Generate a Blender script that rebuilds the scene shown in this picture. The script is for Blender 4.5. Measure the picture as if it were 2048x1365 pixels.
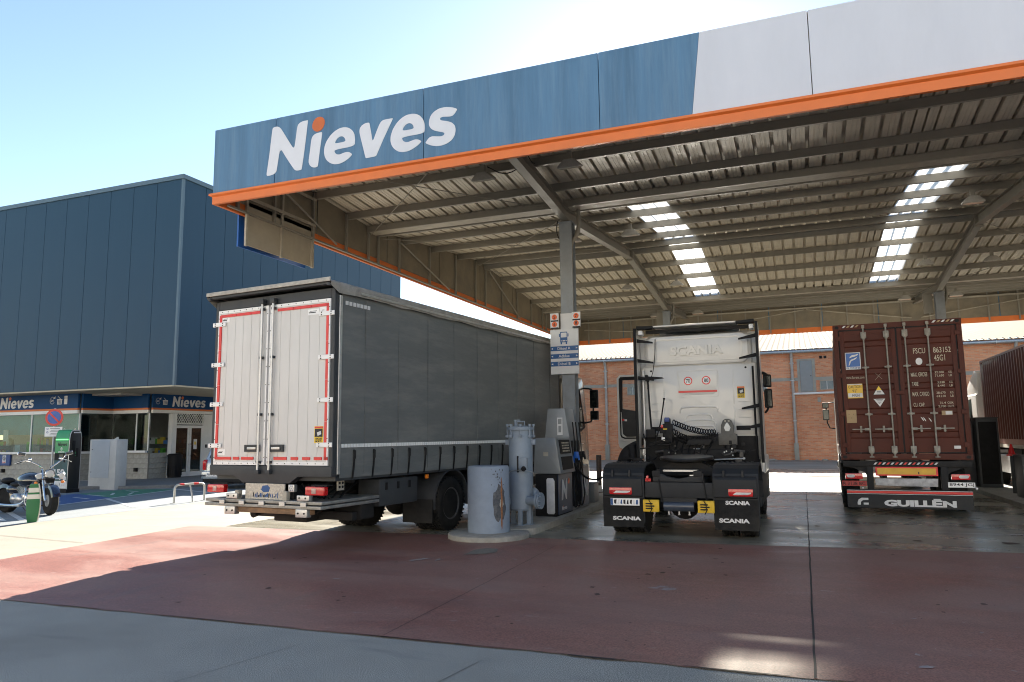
import bpy, bmesh, math, random
from mathutils import Vector, Matrix
random.seed(7)
C = bpy.context.scene.collection
SC = bpy.context.scene
for o in list(bpy.data.objects):
    bpy.data.objects.remove(o)
PI = math.pi
R = math.radians

# ------------------------------------------------------------ camera
H = 1.75
yaw, pitch, roll, F = 0.37110669, 0.12715352, -0.01209908, 1473.88
fwd = Vector((-math.sin(yaw)*math.cos(pitch), math.cos(yaw)*math.cos(pitch), math.sin(pitch)))
r0 = Vector((math.cos(yaw), math.sin(yaw), 0)); u0 = r0.cross(fwd)
rt = r0*math.cos(roll) + u0*math.sin(roll)
up = -r0*math.sin(roll) + u0*math.cos(roll)
cam = bpy.data.objects.new('camera', bpy.data.cameras.new('camera'))
C.objects.link(cam)
m = Matrix.Identity(4)
for i in range(3):
    m[i][0], m[i][1], m[i][2] = rt[i], up[i], -fwd[i]
m[2][3] = H
cam.matrix_world = m
cam.data.sensor_width = 36
cam.data.lens = F/2048*36
cam.data.clip_start = 0.05
cam.data.clip_end = 2000
SC.camera = cam

# ------------------------------------------------------------ light
AZ, EL = R(-10.0), R(24.5)
W = bpy.data.worlds.new('World'); SC.world = W; W.use_nodes = True
nt = W.node_tree
bgn = nt.nodes['Background']
sky = nt.nodes.new('ShaderNodeTexSky'); sky.sky_type = 'NISHITA'
sky.sun_disc = False; sky.sun_elevation = EL; sky.sun_rotation = AZ
sky.air_density = 1.0; sky.dust_density = 0.15; sky.ozone_density = 1.0
nt.links.new(sky.outputs[0], bgn.inputs[0]); bgn.inputs[1].default_value = 0.058
sun = bpy.data.objects.new('sun', bpy.data.lights.new('sun', 'SUN'))
C.objects.link(sun)
sun.data.energy = 5.0; sun.data.angle = R(0.53); sun.data.color = (1, .93, .82)
sd = Vector((math.sin(AZ)*math.cos(EL), math.cos(AZ)*math.cos(EL), math.sin(EL)))
sun.rotation_euler = sd.to_track_quat('Z', 'Y').to_euler()
SC.view_settings.view_transform = 'Standard'; SC.view_settings.look = 'None'
SC.view_settings.gamma = 1; SC.view_settings.use_curve_mapping = False
SC.view_settings.exposure = 2.15
SC.render.engine = 'CYCLES'
SC.cycles.filter_width = 1.05
SC.cycles.max_bounces = 10; SC.cycles.diffuse_bounces = 5; SC.cycles.glossy_bounces = 4
SC.cycles.transparent_max_bounces = 12

# ------------------------------------------------------------ materials
def mat(name, col, rough=.5, metal=0., var=.12, scale=4., bump=0., bscale=40., spec=.5, coat=0.,
        dirt=0., dcol=(.05, .045, .04), dscale=1.2, stretch=(1, 1, 1), emit=None):
    """principled with two octaves of colour variation, optional stains and fine relief"""
    M = bpy.data.materials.new(name); M.use_nodes = True
    n = M.node_tree.nodes; l = M.node_tree.links
    p = n['Principled BSDF']
    p.inputs['Roughness'].default_value = rough; p.inputs['Metallic'].default_value = metal
    p.inputs['Specular IOR Level'].default_value = spec; p.inputs['Coat Weight'].default_value = coat
    tc = n.new('ShaderNodeTexCoord'); mp = n.new('ShaderNodeMapping')
    mp.inputs['Scale'].default_value = stretch
    l.new(tc.outputs['Object'], mp.inputs[0])
    nz = n.new('ShaderNodeTexNoise'); nz.inputs['Scale'].default_value = scale; nz.inputs['Detail'].default_value = 6
    nz.inputs['Roughness'].default_value = .65
    l.new(mp.outputs[0], nz.inputs[0])
    mr = n.new('ShaderNodeMapRange'); mr.inputs[1].default_value = .3; mr.inputs[2].default_value = .7
    mr.inputs[3].default_value = 1-var; mr.inputs[4].default_value = 1+var
    l.new(nz.outputs[0], mr.inputs[0])
    mx = n.new('ShaderNodeMix'); mx.data_type = 'RGBA'; mx.blend_type = 'MULTIPLY'
    mx.inputs[0].default_value = 1; mx.inputs[6].default_value = (*col, 1)
    l.new(mr.outputs[0], mx.inputs[7])
    out = mx.outputs[2]
    if dirt > 0:
        n2 = n.new('ShaderNodeTexNoise'); n2.inputs['Scale'].default_value = dscale; n2.inputs['Detail'].default_value = 9
        n2.inputs['Roughness'].default_value = .7
        l.new(mp.outputs[0], n2.inputs[0])
        m2 = n.new('ShaderNodeMapRange'); m2.inputs[1].default_value = .48; m2.inputs[2].default_value = .72
        m2.inputs[3].default_value = 0; m2.inputs[4].default_value = dirt
        l.new(n2.outputs[0], m2.inputs[0])
        x2 = n.new('ShaderNodeMix'); x2.data_type = 'RGBA'
        l.new(m2.outputs[0], x2.inputs[0]); l.new(out, x2.inputs[6]); x2.inputs[7].default_value = (*dcol, 1)
        out = x2.outputs[2]
        m3 = n.new('ShaderNodeMapRange'); m3.inputs[3].default_value = max(.05, rough-.1); m3.inputs[4].default_value = min(1, rough+.15)
        l.new(nz.outputs[0], m3.inputs[0]); l.new(m3.outputs[0], p.inputs['Roughness'])
    l.new(out, p.inputs['Base Color'])
    if bump > 0:
        n3 = n.new('ShaderNodeTexNoise'); n3.inputs['Scale'].default_value = bscale; n3.inputs['Detail'].default_value = 4
        l.new(mp.outputs[0], n3.inputs[0])
        b = n.new('ShaderNodeBump'); b.inputs['Strength'].default_value = bump; b.inputs['Distance'].default_value = .01
        l.new(n3.outputs[0], b.inputs['Height']); l.new(b.outputs[0], p.inputs['Normal'])
    if emit:
        p.inputs['Emission Color'].default_value = (*col, 1); p.inputs['Emission Strength'].default_value = emit
    return M

def glass(name, tint=(.75, .85, .85), rough=.02, trans=.75, hi=.4):
    M = bpy.data.materials.new(name); M.use_nodes = True
    n = M.node_tree.nodes; l = M.node_tree.links
    out = n['Material Output']; n.remove(n['Principled BSDF'])
    g = n.new('ShaderNodeBsdfGlossy'); g.inputs['Roughness'].default_value = rough
    t = n.new('ShaderNodeBsdfTransparent'); t.inputs[0].default_value = (*[c*trans for c in tint], 1)
    fr = n.new('ShaderNodeLayerWeight'); fr.inputs[0].default_value = .35
    mr = n.new('ShaderNodeMapRange'); mr.inputs[3].default_value = .025; mr.inputs[4].default_value = hi
    l.new(fr.outputs['Fresnel'], mr.inputs[0])
    mx = n.new('ShaderNodeMixShader')
    l.new(mr.outputs[0], mx.inputs[0]); l.new(t.outputs[0], mx.inputs[1]); l.new(g.outputs[0], mx.inputs[2])
    l.new(mx.outputs[0], out.inputs[0])
    return M

# ------------------------------------------------------------ geometry helpers
class B:
    """collects shapes in one bmesh, then links them as one mesh object"""
    def __init__(s): s.bm = bmesh.new()
    def _add(s, t, M=None):
        if M is not None: bmesh.ops.transform(t, matrix=M, verts=t.verts)
        me = bpy.data.meshes.new('tmp'); t.to_mesh(me); t.free()
        s.bm.from_mesh(me); bpy.data.meshes.remove(me)
        return s
    def box(s, x0, x1, y0, y1, z0, z1, bev=0., seg=2, M=None):
        t = bmesh.new()
        v = [t.verts.new((x, y, z)) for x in (x0, x1) for y in (y0, y1) for z in (z0, z1)]
        for f in ((0, 1, 3, 2), (4, 6, 7, 5), (0, 4, 5, 1), (2, 3, 7, 6), (0, 2, 6, 4), (1, 5, 7, 3)):
            t.faces.new([v[i] for i in f])
        bmesh.ops.recalc_face_normals(t, faces=t.faces)
        if bev > 0:
            bmesh.ops.bevel(t, geom=t.edges[:], offset=bev, segments=seg, affect='EDGES', profile=.6)
        return s._add(t, M)
    def prism(s, pts, axis, a, b, bev=0., M=None, holes=()):
        """polygon pts extruded a..b along axis: 'x' takes (y,z), 'y' takes (x,z), 'z' takes (x,y)"""
        f = {'x': lambda p, q: (q, p[0], p[1]), 'y': lambda p, q: (p[0], q, p[1]), 'z': lambda p, q: (p[0], p[1], q)}[axis]
        t = bmesh.new()
        lo = [t.verts.new(f(p, a)) for p in pts]; hi = [t.verts.new(f(p, b)) for p in pts]
        n = len(pts)
        t.faces.new(lo); t.faces.new(hi)
        for i in range(n): t.faces.new((lo[i], lo[(i+1) % n], hi[(i+1) % n], hi[i]))
        bmesh.ops.recalc_face_normals(t, faces=t.faces)
        if bev > 0: bmesh.ops.bevel(t, geom=t.edges[:], offset=bev, segments=2, affect='EDGES', profile=.6)
        return s._add(t, M)
    def ring(s, outer, inner, axis, a, b, M=None):
        """frame between two polygons of equal length"""
        f = {'x': lambda p, q: (q, p[0], p[1]), 'y': lambda p, q: (p[0], q, p[1]), 'z': lambda p, q: (p[0], p[1], q)}[axis]
        t = bmesh.new(); n = len(outer)
        V = [[t.verts.new(f(p, q)) for p in pp] for q in (a, b) for pp in (outer, inner)]
        for i in range(n):
            j = (i+1) % n
            t.faces.new((V[0][i], V[0][j], V[1][j], V[1][i])); t.faces.new((V[2][i], V[3][i], V[3][j], V[2][j]))
            t.faces.new((V[0][i], V[2][i], V[2][j], V[0][j])); t.faces.new((V[1][i], V[1][j], V[3][j], V[3][i]))
        bmesh.ops.recalc_face_normals(t, faces=t.faces)
        return s._add(t, M)
    def cyl(s, p0, p1, r, n=16, r2=None, M=None):
        p0, p1 = Vector(p0), Vector(p1); d = p1-p0
        t = bmesh.new()
        bmesh.ops.create_cone(t, cap_ends=True, segments=n, radius1=r, radius2=r if r2 is None else r2, depth=d.length)
        q = d.to_track_quat('Z', 'Y').to_matrix().to_4x4()
        bmesh.ops.transform(t, matrix=Matrix.Translation((p0+p1)/2) @ q, verts=t.verts)
        return s._add(t, M)
    def sph(s, c, r, n=14, sc=(1, 1, 1), M=None):
        t = bmesh.new(); bmesh.ops.create_uvsphere(t, u_segments=n, v_segments=max(6, n//2+1), radius=r)
        bmesh.ops.transform(t, matrix=Matrix.Translation(c) @ Matrix.Diagonal((*sc, 1)), verts=t.verts)
        return s._add(t, M)
    def tube(s, pts, r, n=8, smooth=0, M=None, closed=False):
        pts = [Vector(p) for p in pts]
        for _ in range(smooth):
            q = [pts[0]]
            for a, b in zip(pts, pts[1:]): q += [a*.75+b*.25, a*.25+b*.75]
            pts = q+[pts[-1]]
        t = bmesh.new(); rings = []; N = len(pts)
        nrm = None
        for i, p in enumerate(pts):
            a = pts[max(i-1, 0)] if not closed else pts[i-1]
            b = pts[min(i+1, N-1)] if not closed else pts[(i+1) % N]
            d = (b-a).normalized()
            if nrm is None: nrm = d.orthogonal().normalized()
            nrm = (nrm-d*nrm.dot(d)); nrm = nrm.normalized() if nrm.length > 1e-6 else d.orthogonal().normalized()
            bi = d.cross(nrm)
            rr = r[i] if isinstance(r, (list, tuple)) and len(r) == N else (r if not isinstance(r, (list, tuple)) else r[0])
            rings.append([t.verts.new(p+(nrm*math.cos(2*PI*k/n)+bi*math.sin(2*PI*k/n))*rr) for k in range(n)])
        for i in range(N if closed else N-1):
            A, Bq = rings[i], rings[(i+1) % N]
            for k in range(n): t.faces.new((A[k], A[(k+1) % n], Bq[(k+1) % n], Bq[k]))
        if not closed: t.faces.new(rings[0][::-1]); t.faces.new(rings[-1])
        bmesh.ops.recalc_face_normals(t, faces=t.faces)
        return s._add(t, M)
    def lathe(s, prof, n=28, M=None):
        """prof (r, z) turned round z"""
        t = bmesh.new(); rings = []
        for r, z in prof:
            rings.append([t.verts.new((max(r, .0004)*math.cos(2*PI*k/n), max(r, .0004)*math.sin(2*PI*k/n), z)) for k in range(n)])
        for A, Bq in zip(rings, rings[1:]):
            for k in range(n): t.faces.new((A[k], A[(k+1) % n], Bq[(k+1) % n], Bq[k]))
        t.faces.new(rings[0][::-1]); t.faces.new(rings[-1])
        bmesh.ops.recalc_face_normals(t, faces=t.faces)
        return s._add(t, M)
    def quad(s, *p):
        s.bm.faces.new([s.bm.verts.new(q) for q in p]); return s
    def sheet(s, rows):
        """grid of points"""
        V = [[s.bm.verts.new(p) for p in r] for r in rows]
        for a, b in zip(V, V[1:]):
            for i in range(len(a)-1): s.bm.faces.new((a[i], a[i+1], b[i+1], b[i]))
        return s
    def mesh(s, name, ang=32):
        me = bpy.data.meshes.new(name); s.bm.to_mesh(me); s.bm.free()
        me.shade_smooth(); me.set_sharp_from_angle(angle=R(ang))
        return me
    def build(s, name, mt, parent=None, ang=32, loc=None):
        return link(name, s.mesh(name, ang), mt, parent, loc)

def link(name, me, mt, parent=None, loc=None, rot=None):
    if mt is not None and not me.materials: me.materials.append(mt)
    o = bpy.data.objects.new(name, me); C.objects.link(o)
    if parent is not None: o.parent = parent
    if loc is not None: o.location = loc
    if rot is not None: o.rotation_euler = rot
    return o

def thing(name, label, cat, loc=(0, 0, 0), rz=0., group=None):
    o = bpy.data.objects.new(name, None); C.objects.link(o)
    o.empty_display_size = .2
    o.location = loc; o.rotation_euler = (0, 0, rz)
    o['label'] = label; o['category'] = cat
    if group: o['group'] = group
    return o

def tag(o, label, cat, group=None):
    o['label'] = label; o['category'] = cat
    if group: o['group'] = group
    return o

def struct(o, kind='structure'):
    o['kind'] = kind; return o

def copy_tree(o, parent=None):
    c = o.copy(); C.objects.link(c)
    if parent is not None: c.parent = parent
    for ch in [x for x in bpy.data.objects if x.parent == o]: copy_tree(ch, c)
    return c

FR = Matrix(((1, 0, 0, 0), (0, 0, -1, 0), (0, 1, 0, 0), (0, 0, 0, 1)))     # text plane facing -y: x right, z up
def RZ(a): return Matrix.Rotation(a, 4, 'Z')
_txt = {}
def text_mesh(body, bold=0., shear=0., ext=.0, space=1.):
    k = (body, bold, shear, ext, space)
    if k not in _txt:
        cu = bpy.data.curves.new('t', 'FONT'); cu.body = body; cu.offset = bold; cu.shear = shear
        cu.extrude = ext; cu.space_character = space; cu.resolution_u = 3
        ob = bpy.data.objects.new('t', cu); C.objects.link(ob)
        dg = bpy.context.evaluated_depsgraph_get(); dg.update()
        me = bpy.data.meshes.new_from_object(ob.evaluated_get(dg))
        bpy.data.objects.remove(ob); bpy.data.curves.remove(cu)
        me.materials.clear()
        xs = [v.co.x for v in me.vertices]; ys = [v.co.y for v in me.vertices]
        _txt[k] = (me, min(xs), max(xs), min(ys), max(ys))
    return _txt[k]

def text(body, x0, x1, z0, z1, y, mt, parent, bold=.0, shear=0., M=None, name='lettering', keep=False, ext=.02, space=1.):
    """lettering fitted to the box x0..x1, z0..z1 in the plane y (facing -y), M moves that plane"""
    me, a, b, c, d = text_mesh(body, bold, shear, ext, space)
    me = me.copy(); me.name = name
    sx, sz = (x1-x0)/(b-a), (z1-z0)/(d-c)
    if keep:
        s_ = min(sx, sz); x0, x1 = (x0+x1)/2-s_*(b-a)/2, (x0+x1)/2+s_*(b-a)/2; sx = sz = s_
    T = FR @ Matrix.Translation((x0-a*sx, z0-c*sz, -y)) @ Matrix.Diagonal((sx, sz, .1, 1))
    me.transform(T if M is None else M @ T)
    return link(name, me, mt, parent)

def chaikin(p, k=1):
    for _ in range(k):
        q = []
        for a, b in zip(p, p[1:]+p[:1]):
            q += [(a[0]*.8+b[0]*.2, a[1]*.8+b[1]*.2), (a[0]*.2+b[0]*.8, a[1]*.2+b[1]*.8)]
        p = q
    return p

def flat(contours, thick=.004):
    """filled 2D outline with holes -> mesh in xz facing -y, front face at y=-thick"""
    cu = bpy.data.curves.new('o', 'CURVE'); cu.dimensions = '2D'; cu.fill_mode = 'BOTH'; cu.extrude = thick/2
    for c in contours:
        s_ = cu.splines.new('POLY'); s_.points.add(len(c)-1); s_.use_cyclic_u = True
        for i, p in enumerate(c): s_.points[i].co = (p[0], p[1], 0, 1)
    ob = bpy.data.objects.new('o', cu); C.objects.link(ob)
    dg = bpy.context.evaluated_depsgraph_get(); dg.update()
    me = bpy.data.meshes.new_from_object(ob.evaluated_get(dg))
    bpy.data.objects.remove(ob); bpy.data.curves.remove(cu); me.materials.clear()
    me.transform(FR @ Matrix.Translation((0, 0, thick/2)))
    return me

def rrect(x0, x1, z0, z1, r, n=4):
    p = []
    for cx, cz, a in ((x1-r, z1-r, 0), (x0+r, z1-r, PI/2), (x0+r, z0+r, PI), (x1-r, z0+r, 3*PI/2)):
        p += [(cx+r*math.cos(a+PI/2*k/n), cz+r*math.sin(a+PI/2*k/n)) for k in range(n+1)]
    return p
def circ(cx, cz, r, n=24, rx=None):
    return [(cx+(rx or r)*math.cos(2*PI*k/n), cz+r*math.sin(2*PI*k/n)) for k in range(n)]

LOGO={
 'N':[[(0.000,0.000),(0.082,0.000),(0.169,0.012),(0.223,0.039),(0.248,0.085),(0.311,0.540),(0.479,0.287),(0.640,0.067),(0.676,0.027),(0.727,0.007),(0.818,0.009),(0.837,0.028),(0.872,0.276),(0.904,0.524),(0.956,0.977),(0.942,0.984),(0.835,0.983),(0.767,0.965),(0.722,0.928),(0.704,0.862),(0.684,0.698),(0.648,0.436),(0.489,0.670),(0.325,0.916),(0.282,0.955),(0.235,0.976),(0.176,0.979),(0.132,0.969),(0.116,0.941),(0.091,0.715),(0.065,0.459),(0.033,0.225)]],
 'i':[[(1.289,0.676),(1.275,0.690),(1.169,0.688),(1.103,0.668),(1.059,0.626),(1.041,0.571),(1.016,0.351),(0.991,0.175),(0.994,0.121),(1.024,0.063),(1.075,0.024),(1.142,0.009),(1.192,0.016),(1.210,0.050),(1.244,0.354)]],
 'dot':[[(1.239,1.004),(1.301,0.976),(1.339,0.916),(1.337,0.843),(1.306,0.770),(1.246,0.722),(1.168,0.714),(1.101,0.742),(1.060,0.802),(1.053,0.852),(1.073,0.927),(1.128,0.987),(1.183,1.006)]],
 'e1':[[(1.562,0.292),(2.016,0.297),(2.024,0.421),(2.006,0.538),(1.952,0.618),(1.881,0.673),(1.794,0.702),(1.686,0.702),(1.567,0.659),(1.470,0.588),(1.385,0.486),(1.343,0.377),(1.337,0.272),(1.359,0.182),(1.405,0.107),(1.483,0.043),(1.581,0.006),(1.690,0.002),(1.797,0.029),(1.892,0.076),(1.963,0.136),(1.949,0.162),(1.901,0.195),(1.836,0.208),(1.761,0.198),(1.697,0.182),(1.642,0.188),(1.587,0.223)],[(1.572,0.412),(1.593,0.462),(1.636,0.513),(1.689,0.536),(1.744,0.531),(1.787,0.497),(1.810,0.456),(1.811,0.415)]],
 'v':[[(2.256,0.027),(2.273,0.021),(2.470,0.027),(2.491,0.048),(2.644,0.357),(2.826,0.685),(2.819,0.699),(2.640,0.701),(2.586,0.682),(2.544,0.630),(2.475,0.484),(2.403,0.308),(2.370,0.491),(2.329,0.692),(2.312,0.702),(2.235,0.701),(2.163,0.670),(2.123,0.622),(2.113,0.554),(2.151,0.408),(2.204,0.221)]],
 'e2':[[(3.011,0.302),(3.469,0.304),(3.484,0.383),(3.479,0.480),(3.453,0.562),(3.390,0.645),(3.311,0.693),(3.227,0.713),(3.112,0.709),(3.006,0.669),(2.911,0.597),(2.826,0.484),(2.784,0.364),(2.780,0.267),(2.808,0.175),(2.862,0.103),(2.937,0.047),(3.032,0.018),(3.148,0.019),(3.252,0.051),(3.346,0.099),(3.416,0.154),(3.402,0.176),(3.355,0.204),(3.293,0.218),(3.220,0.205),(3.157,0.191),(3.094,0.197),(3.041,0.229)],[(3.024,0.422),(3.044,0.477),(3.092,0.527),(3.155,0.547),(3.207,0.534),(3.250,0.490),(3.263,0.420)]],
 's':[[(3.495,0.113),(3.521,0.152),(3.572,0.206),(3.644,0.221),(3.736,0.200),(3.817,0.189),(3.867,0.205),(3.878,0.231),(3.857,0.256),(3.776,0.282),(3.674,0.318),(3.603,0.368),(3.567,0.436),(3.569,0.522),(3.602,0.613),(3.674,0.677),(3.776,0.717),(3.898,0.719),(4.029,0.690),(4.129,0.644),(4.099,0.592),(4.054,0.543),(3.999,0.526),(3.918,0.536),(3.837,0.548),(3.791,0.537),(3.786,0.509),(3.817,0.482),(3.918,0.455),(4.019,0.412),(4.079,0.349),(4.096,0.261),(4.078,0.170),(4.028,0.093),(3.938,0.042),(3.827,0.017),(3.716,0.022),(3.603,0.055)]],
}
_logo = {}
def logo(x, z, h, y, mw, mo, parent, M=None, thick=.004, only=None, name='lettering'):
    """the word in its rounded slanted letters; h is the cap height, (x, z) its lower left"""
    k = h/.984
    for nm, cs in LOGO.items():
        if only and nm not in only: continue
        key = (nm, thick/k)
        if key not in _logo: _logo[key] = flat([chaikin([tuple(p) for p in c], 2) for c in cs], thick/k)
        me = _logo[key].copy()
        T = Matrix.Translation((x, y, z)) @ Matrix.Scale(k, 4)
        me.transform(T if M is None else M @ T)
        link('dot' if nm == 'dot' else name, me, mo if nm == 'dot' else mw, parent)

# ------------------------------------------------------------ palette
m_white = mat('white_paint', (.78, .78, .77), .4, var=.05, dirt=.12, dscale=2)
m_black = mat('black_plastic', (.010, .010, .011), .6, var=.3, scale=8, spec=.22)
m_dark = mat('dark_steel', (.016, .016, .017), .65, var=.35, scale=6, dirt=.4, dcol=(.045, .04, .034), spec=.25)
m_rubber = mat('rubber', (.016, .016, .016), .85, spec=.2, var=.3, scale=10, dirt=.35, dcol=(.07, .065, .055), bump=.3, bscale=60)
m_alu = mat('aluminium', (.5, .5, .5), .4, metal=.9, var=.15, scale=10, dirt=.2)
m_chrome = mat('chrome', (.62, .62, .63), .1, metal=1, var=.02)
m_galv = mat('galvanised', (.42, .44, .45), .45, metal=.6, var=.2, scale=12, dirt=.2)
m_red = mat('red_reflective', (.62, .02, .02), .35, var=.08)
m_redlens = mat('red_lens', (.5, .01, .012), .15, var=.1, coat=.6)
m_clear = mat('clear_lens', (.55, .55, .55), .12, var=.1, coat=.6)
m_orange = mat('orange_lens', (.8, .22, .02), .2, var=.1, coat=.5)
m_yellow = mat('yellow_print', (.8, .55, .03), .45, var=.08)
m_ink = mat('black_ink', (.015, .015, .018), .6, var=.1)
m_blueink = mat('blue_ink', (.012, .07, .22), .5, var=.1)
m_pale = mat('pale_print', (.62, .62, .62), .5, var=.15, dirt=.25)
m_glass = glass('window_glass')
m_shopglass = glass('shop_glass', hi=.16, trans=.9)
m_mirror = mat('mirror_face', (.035, .04, .042), .08, metal=.7, var=.05)
m_darkglass = glass('dark_glass', trans=.45)
m_clearglass = glass('clear_glass', trans=.97, tint=(.95, .97, .97), hi=.25)
# ============================================================ SETTING
def sheet_obj(name, pts, z, mt, sub=0):
    b = B(); b.bm.faces.new([b.bm.verts.new((x, y, z)) for x, y in pts])
    return struct(b.build(name, mt))

def gmat(name, col, stains, rough=.7, speck=.25, spscale=160, rvar=.2, bump=.3):
    """ground: fine aggregate, broad patches, and stain layers (colour, scale, low, high, amount, stretch)"""
    M = mat(name, col, rough, 0, .10, .8, spec=.5)
    n = M.node_tree.nodes; l = M.node_tree.links; p = n['Principled BSDF']
    src = p.inputs['Base Color'].links[0].from_socket
    tc = n.new('ShaderNodeTexCoord')
    nz = n.new('ShaderNodeTexNoise'); nz.inputs['Scale'].default_value = spscale; nz.inputs['Detail'].default_value = 2
    l.new(tc.outputs['Object'], nz.inputs[0])
    mr = n.new('ShaderNodeMapRange'); mr.inputs[1].default_value = .36; mr.inputs[2].default_value = .66
    mr.inputs[3].default_value = 1-speck; mr.inputs[4].default_value = 1+speck*1.3
    l.new(nz.outputs[0], mr.inputs[0])
    mx = n.new('ShaderNodeMix'); mx.data_type = 'RGBA'; mx.blend_type = 'MULTIPLY'; mx.inputs[0].default_value = 1
    l.new(src, mx.inputs[6]); l.new(mr.outputs[0], mx.inputs[7]); src = mx.outputs[2]; fac = None
    for k, (c_, sc_, lo, hi, am, st) in enumerate(stains):
        mp = n.new('ShaderNodeMapping'); mp.inputs['Scale'].default_value = (st[0], st[1], 1); mp.inputs['Location'].default_value = (3.7*k, 1.9*k, k); mp.inputs['Rotation'].default_value = (0, 0, st[2] if len(st) > 2 else 0)
        l.new(tc.outputs['Object'], mp.inputs[0])
        z = n.new('ShaderNodeTexNoise'); z.inputs['Scale'].default_value = sc_; z.inputs['Detail'].default_value = 8; z.inputs['Roughness'].default_value = .62; z.inputs['Distortion'].default_value = .4
        l.new(mp.outputs[0], z.inputs[0])
        r = n.new('ShaderNodeMapRange'); r.inputs[1].default_value = lo; r.inputs[2].default_value = hi; r.inputs[3].default_value = 0; r.inputs[4].default_value = am
        l.new(z.outputs[0], r.inputs[0])
        x = n.new('ShaderNodeMix'); x.data_type = 'RGBA'; l.new(r.outputs[0], x.inputs[0]); l.new(src, x.inputs[6]); x.inputs[7].default_value = (*c_, 1); src = x.outputs[2]
        if k == 0: fac = z.outputs[0]
    l.new(src, p.inputs['Base Color'])
    rr = n.new('ShaderNodeMapRange'); rr.inputs[1].default_value = .35; rr.inputs[2].default_value = .65; rr.inputs[3].default_value = rough-rvar; rr.inputs[4].default_value = rough+rvar*.6
    l.new(fac, rr.inputs[0]); l.new(rr.outputs[0], p.inputs['Roughness'])
    b = n.new('ShaderNodeBump'); b.inputs['Strength'].default_value = bump; b.inputs['Distance'].default_value = .006
    l.new(nz.outputs[0], b.inputs['Height']); l.new(b.outputs[0], p.inputs['Normal'])
    return M
m_asph = gmat('worn_asphalt', (.30, .285, .245), [((.225, .215, .185), .7, .45, .7, .6, (1, 1)), ((.13, .13, .13), 2.2, .58, .72, .5, (.4, 1.6, .3)), ((.46, .455, .43), 34, .64, .70, .7, (1, 1)), ((.12, .12, .115), 26, .66, .72, .6, (1, 1))], .85, .6, 95, .1, .15)
m_red_pave = gmat('red_painted_concrete', (.25, .108, .085), [((.30, .19, .15), .55, .42, .68, .75, (.5, 1.4, .15)), ((.20, .105, .088), 1.4, .5, .72, .6, (.35, 1.5, .1)), ((.16, .12, .105), .8, .56, .75, .5, (2.2, .25, 0)), ((.42, .34, .30), 7, .64, .72, .5, (.6, 1.3))], .55, .34, 70, .16, .2)
m_conc = gmat('yard_concrete', (.285, .258, .205), [((.21, .185, .14), .35, .45, .7, .6, (.5, 1.5, .2)), ((.15, .135, .11), 1.6, .6, .74, .5, (.3, 1.6, .25)), ((.36, .33, .27), 2, .6, .7, .5, (.5, 1))], .75, .12, 120, .1, .2)
m_floor = gmat('polished_oily_concrete', (.26, .235, .175), [((.38, .35, .275), .6, .45, .68, .6, (.5, 1.5, .1)), ((.10, .093, .075), 1.1, .46, .68, .75, (.4, 1.3, .15)), ((.06, .058, .054), .9, .55, .7, .6, (2.0, .22, 0)), ((.045, .043, .04), 3.5, .62, .7, .7, (.7, 1))], .34, .26, 80, .16, .08)
m_lot = mat('lot_grey', (.20, .22, .23), .8, var=.15, scale=50, bump=.3, bscale=120, dirt=.3, dcol=(.1, .1, .1))
m_kerb = mat('kerb_concrete', (.3, .29, .26), .8, var=.2, scale=7, bump=.3, bscale=70, dirt=.5, dcol=(.12, .11, .1), dscale=2)
m_line = mat('line_paint', (.6, .6, .58), .6, var=.15, scale=9, dirt=.5, dcol=(.25, .25, .25), dscale=5)
m_joint = mat('joint_filler', (.03, .027, .025), .7)

struct(B().quad((-400, -400, 0), (400, -400, 0), (400, 600, 0), (-400, 600, 0)).build('ground', m_asph))
sheet_obj('yard', [(-16.4, 5.87), (60, 6.2), (60, 49.3), (-60, 49.3), (-60, 40), (-16.4, 40)], .004, m_conc)
rp = random.Random(3)
edge = []
x = -11.02
while x < 30:
    edge.append((x, 5.83 + .008*(x+8) + rp.uniform(-.012, .012) + (.03 if rp.random() < .06 else 0)))
    x += rp.uniform(.05, .22)
sheet_obj('red_pavement', edge+[(30, 12.95), (2.8, 12.6), (-2.6, 12.18), (-5.6, 12.1), (-9.2, 11.95), (-11.65, 11.9)], .008, m_red_pave)
sheet_obj('forecourt_floor', [(-10.9, 12.02), (-9.2, 11.99), (-5.6, 12.14), (-2.6, 12.22), (2.8, 12.64), (30, 12.99), (30, 38), (-10.9, 38)], .0065, m_floor)
sheet_obj('parking_lot', [(-15.5, 9.5), (-16.2, 40), (-60, 40), (-60, 9.5)], .006, m_lot)  # cool grey sheet cut along the building's shadow edge
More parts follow.
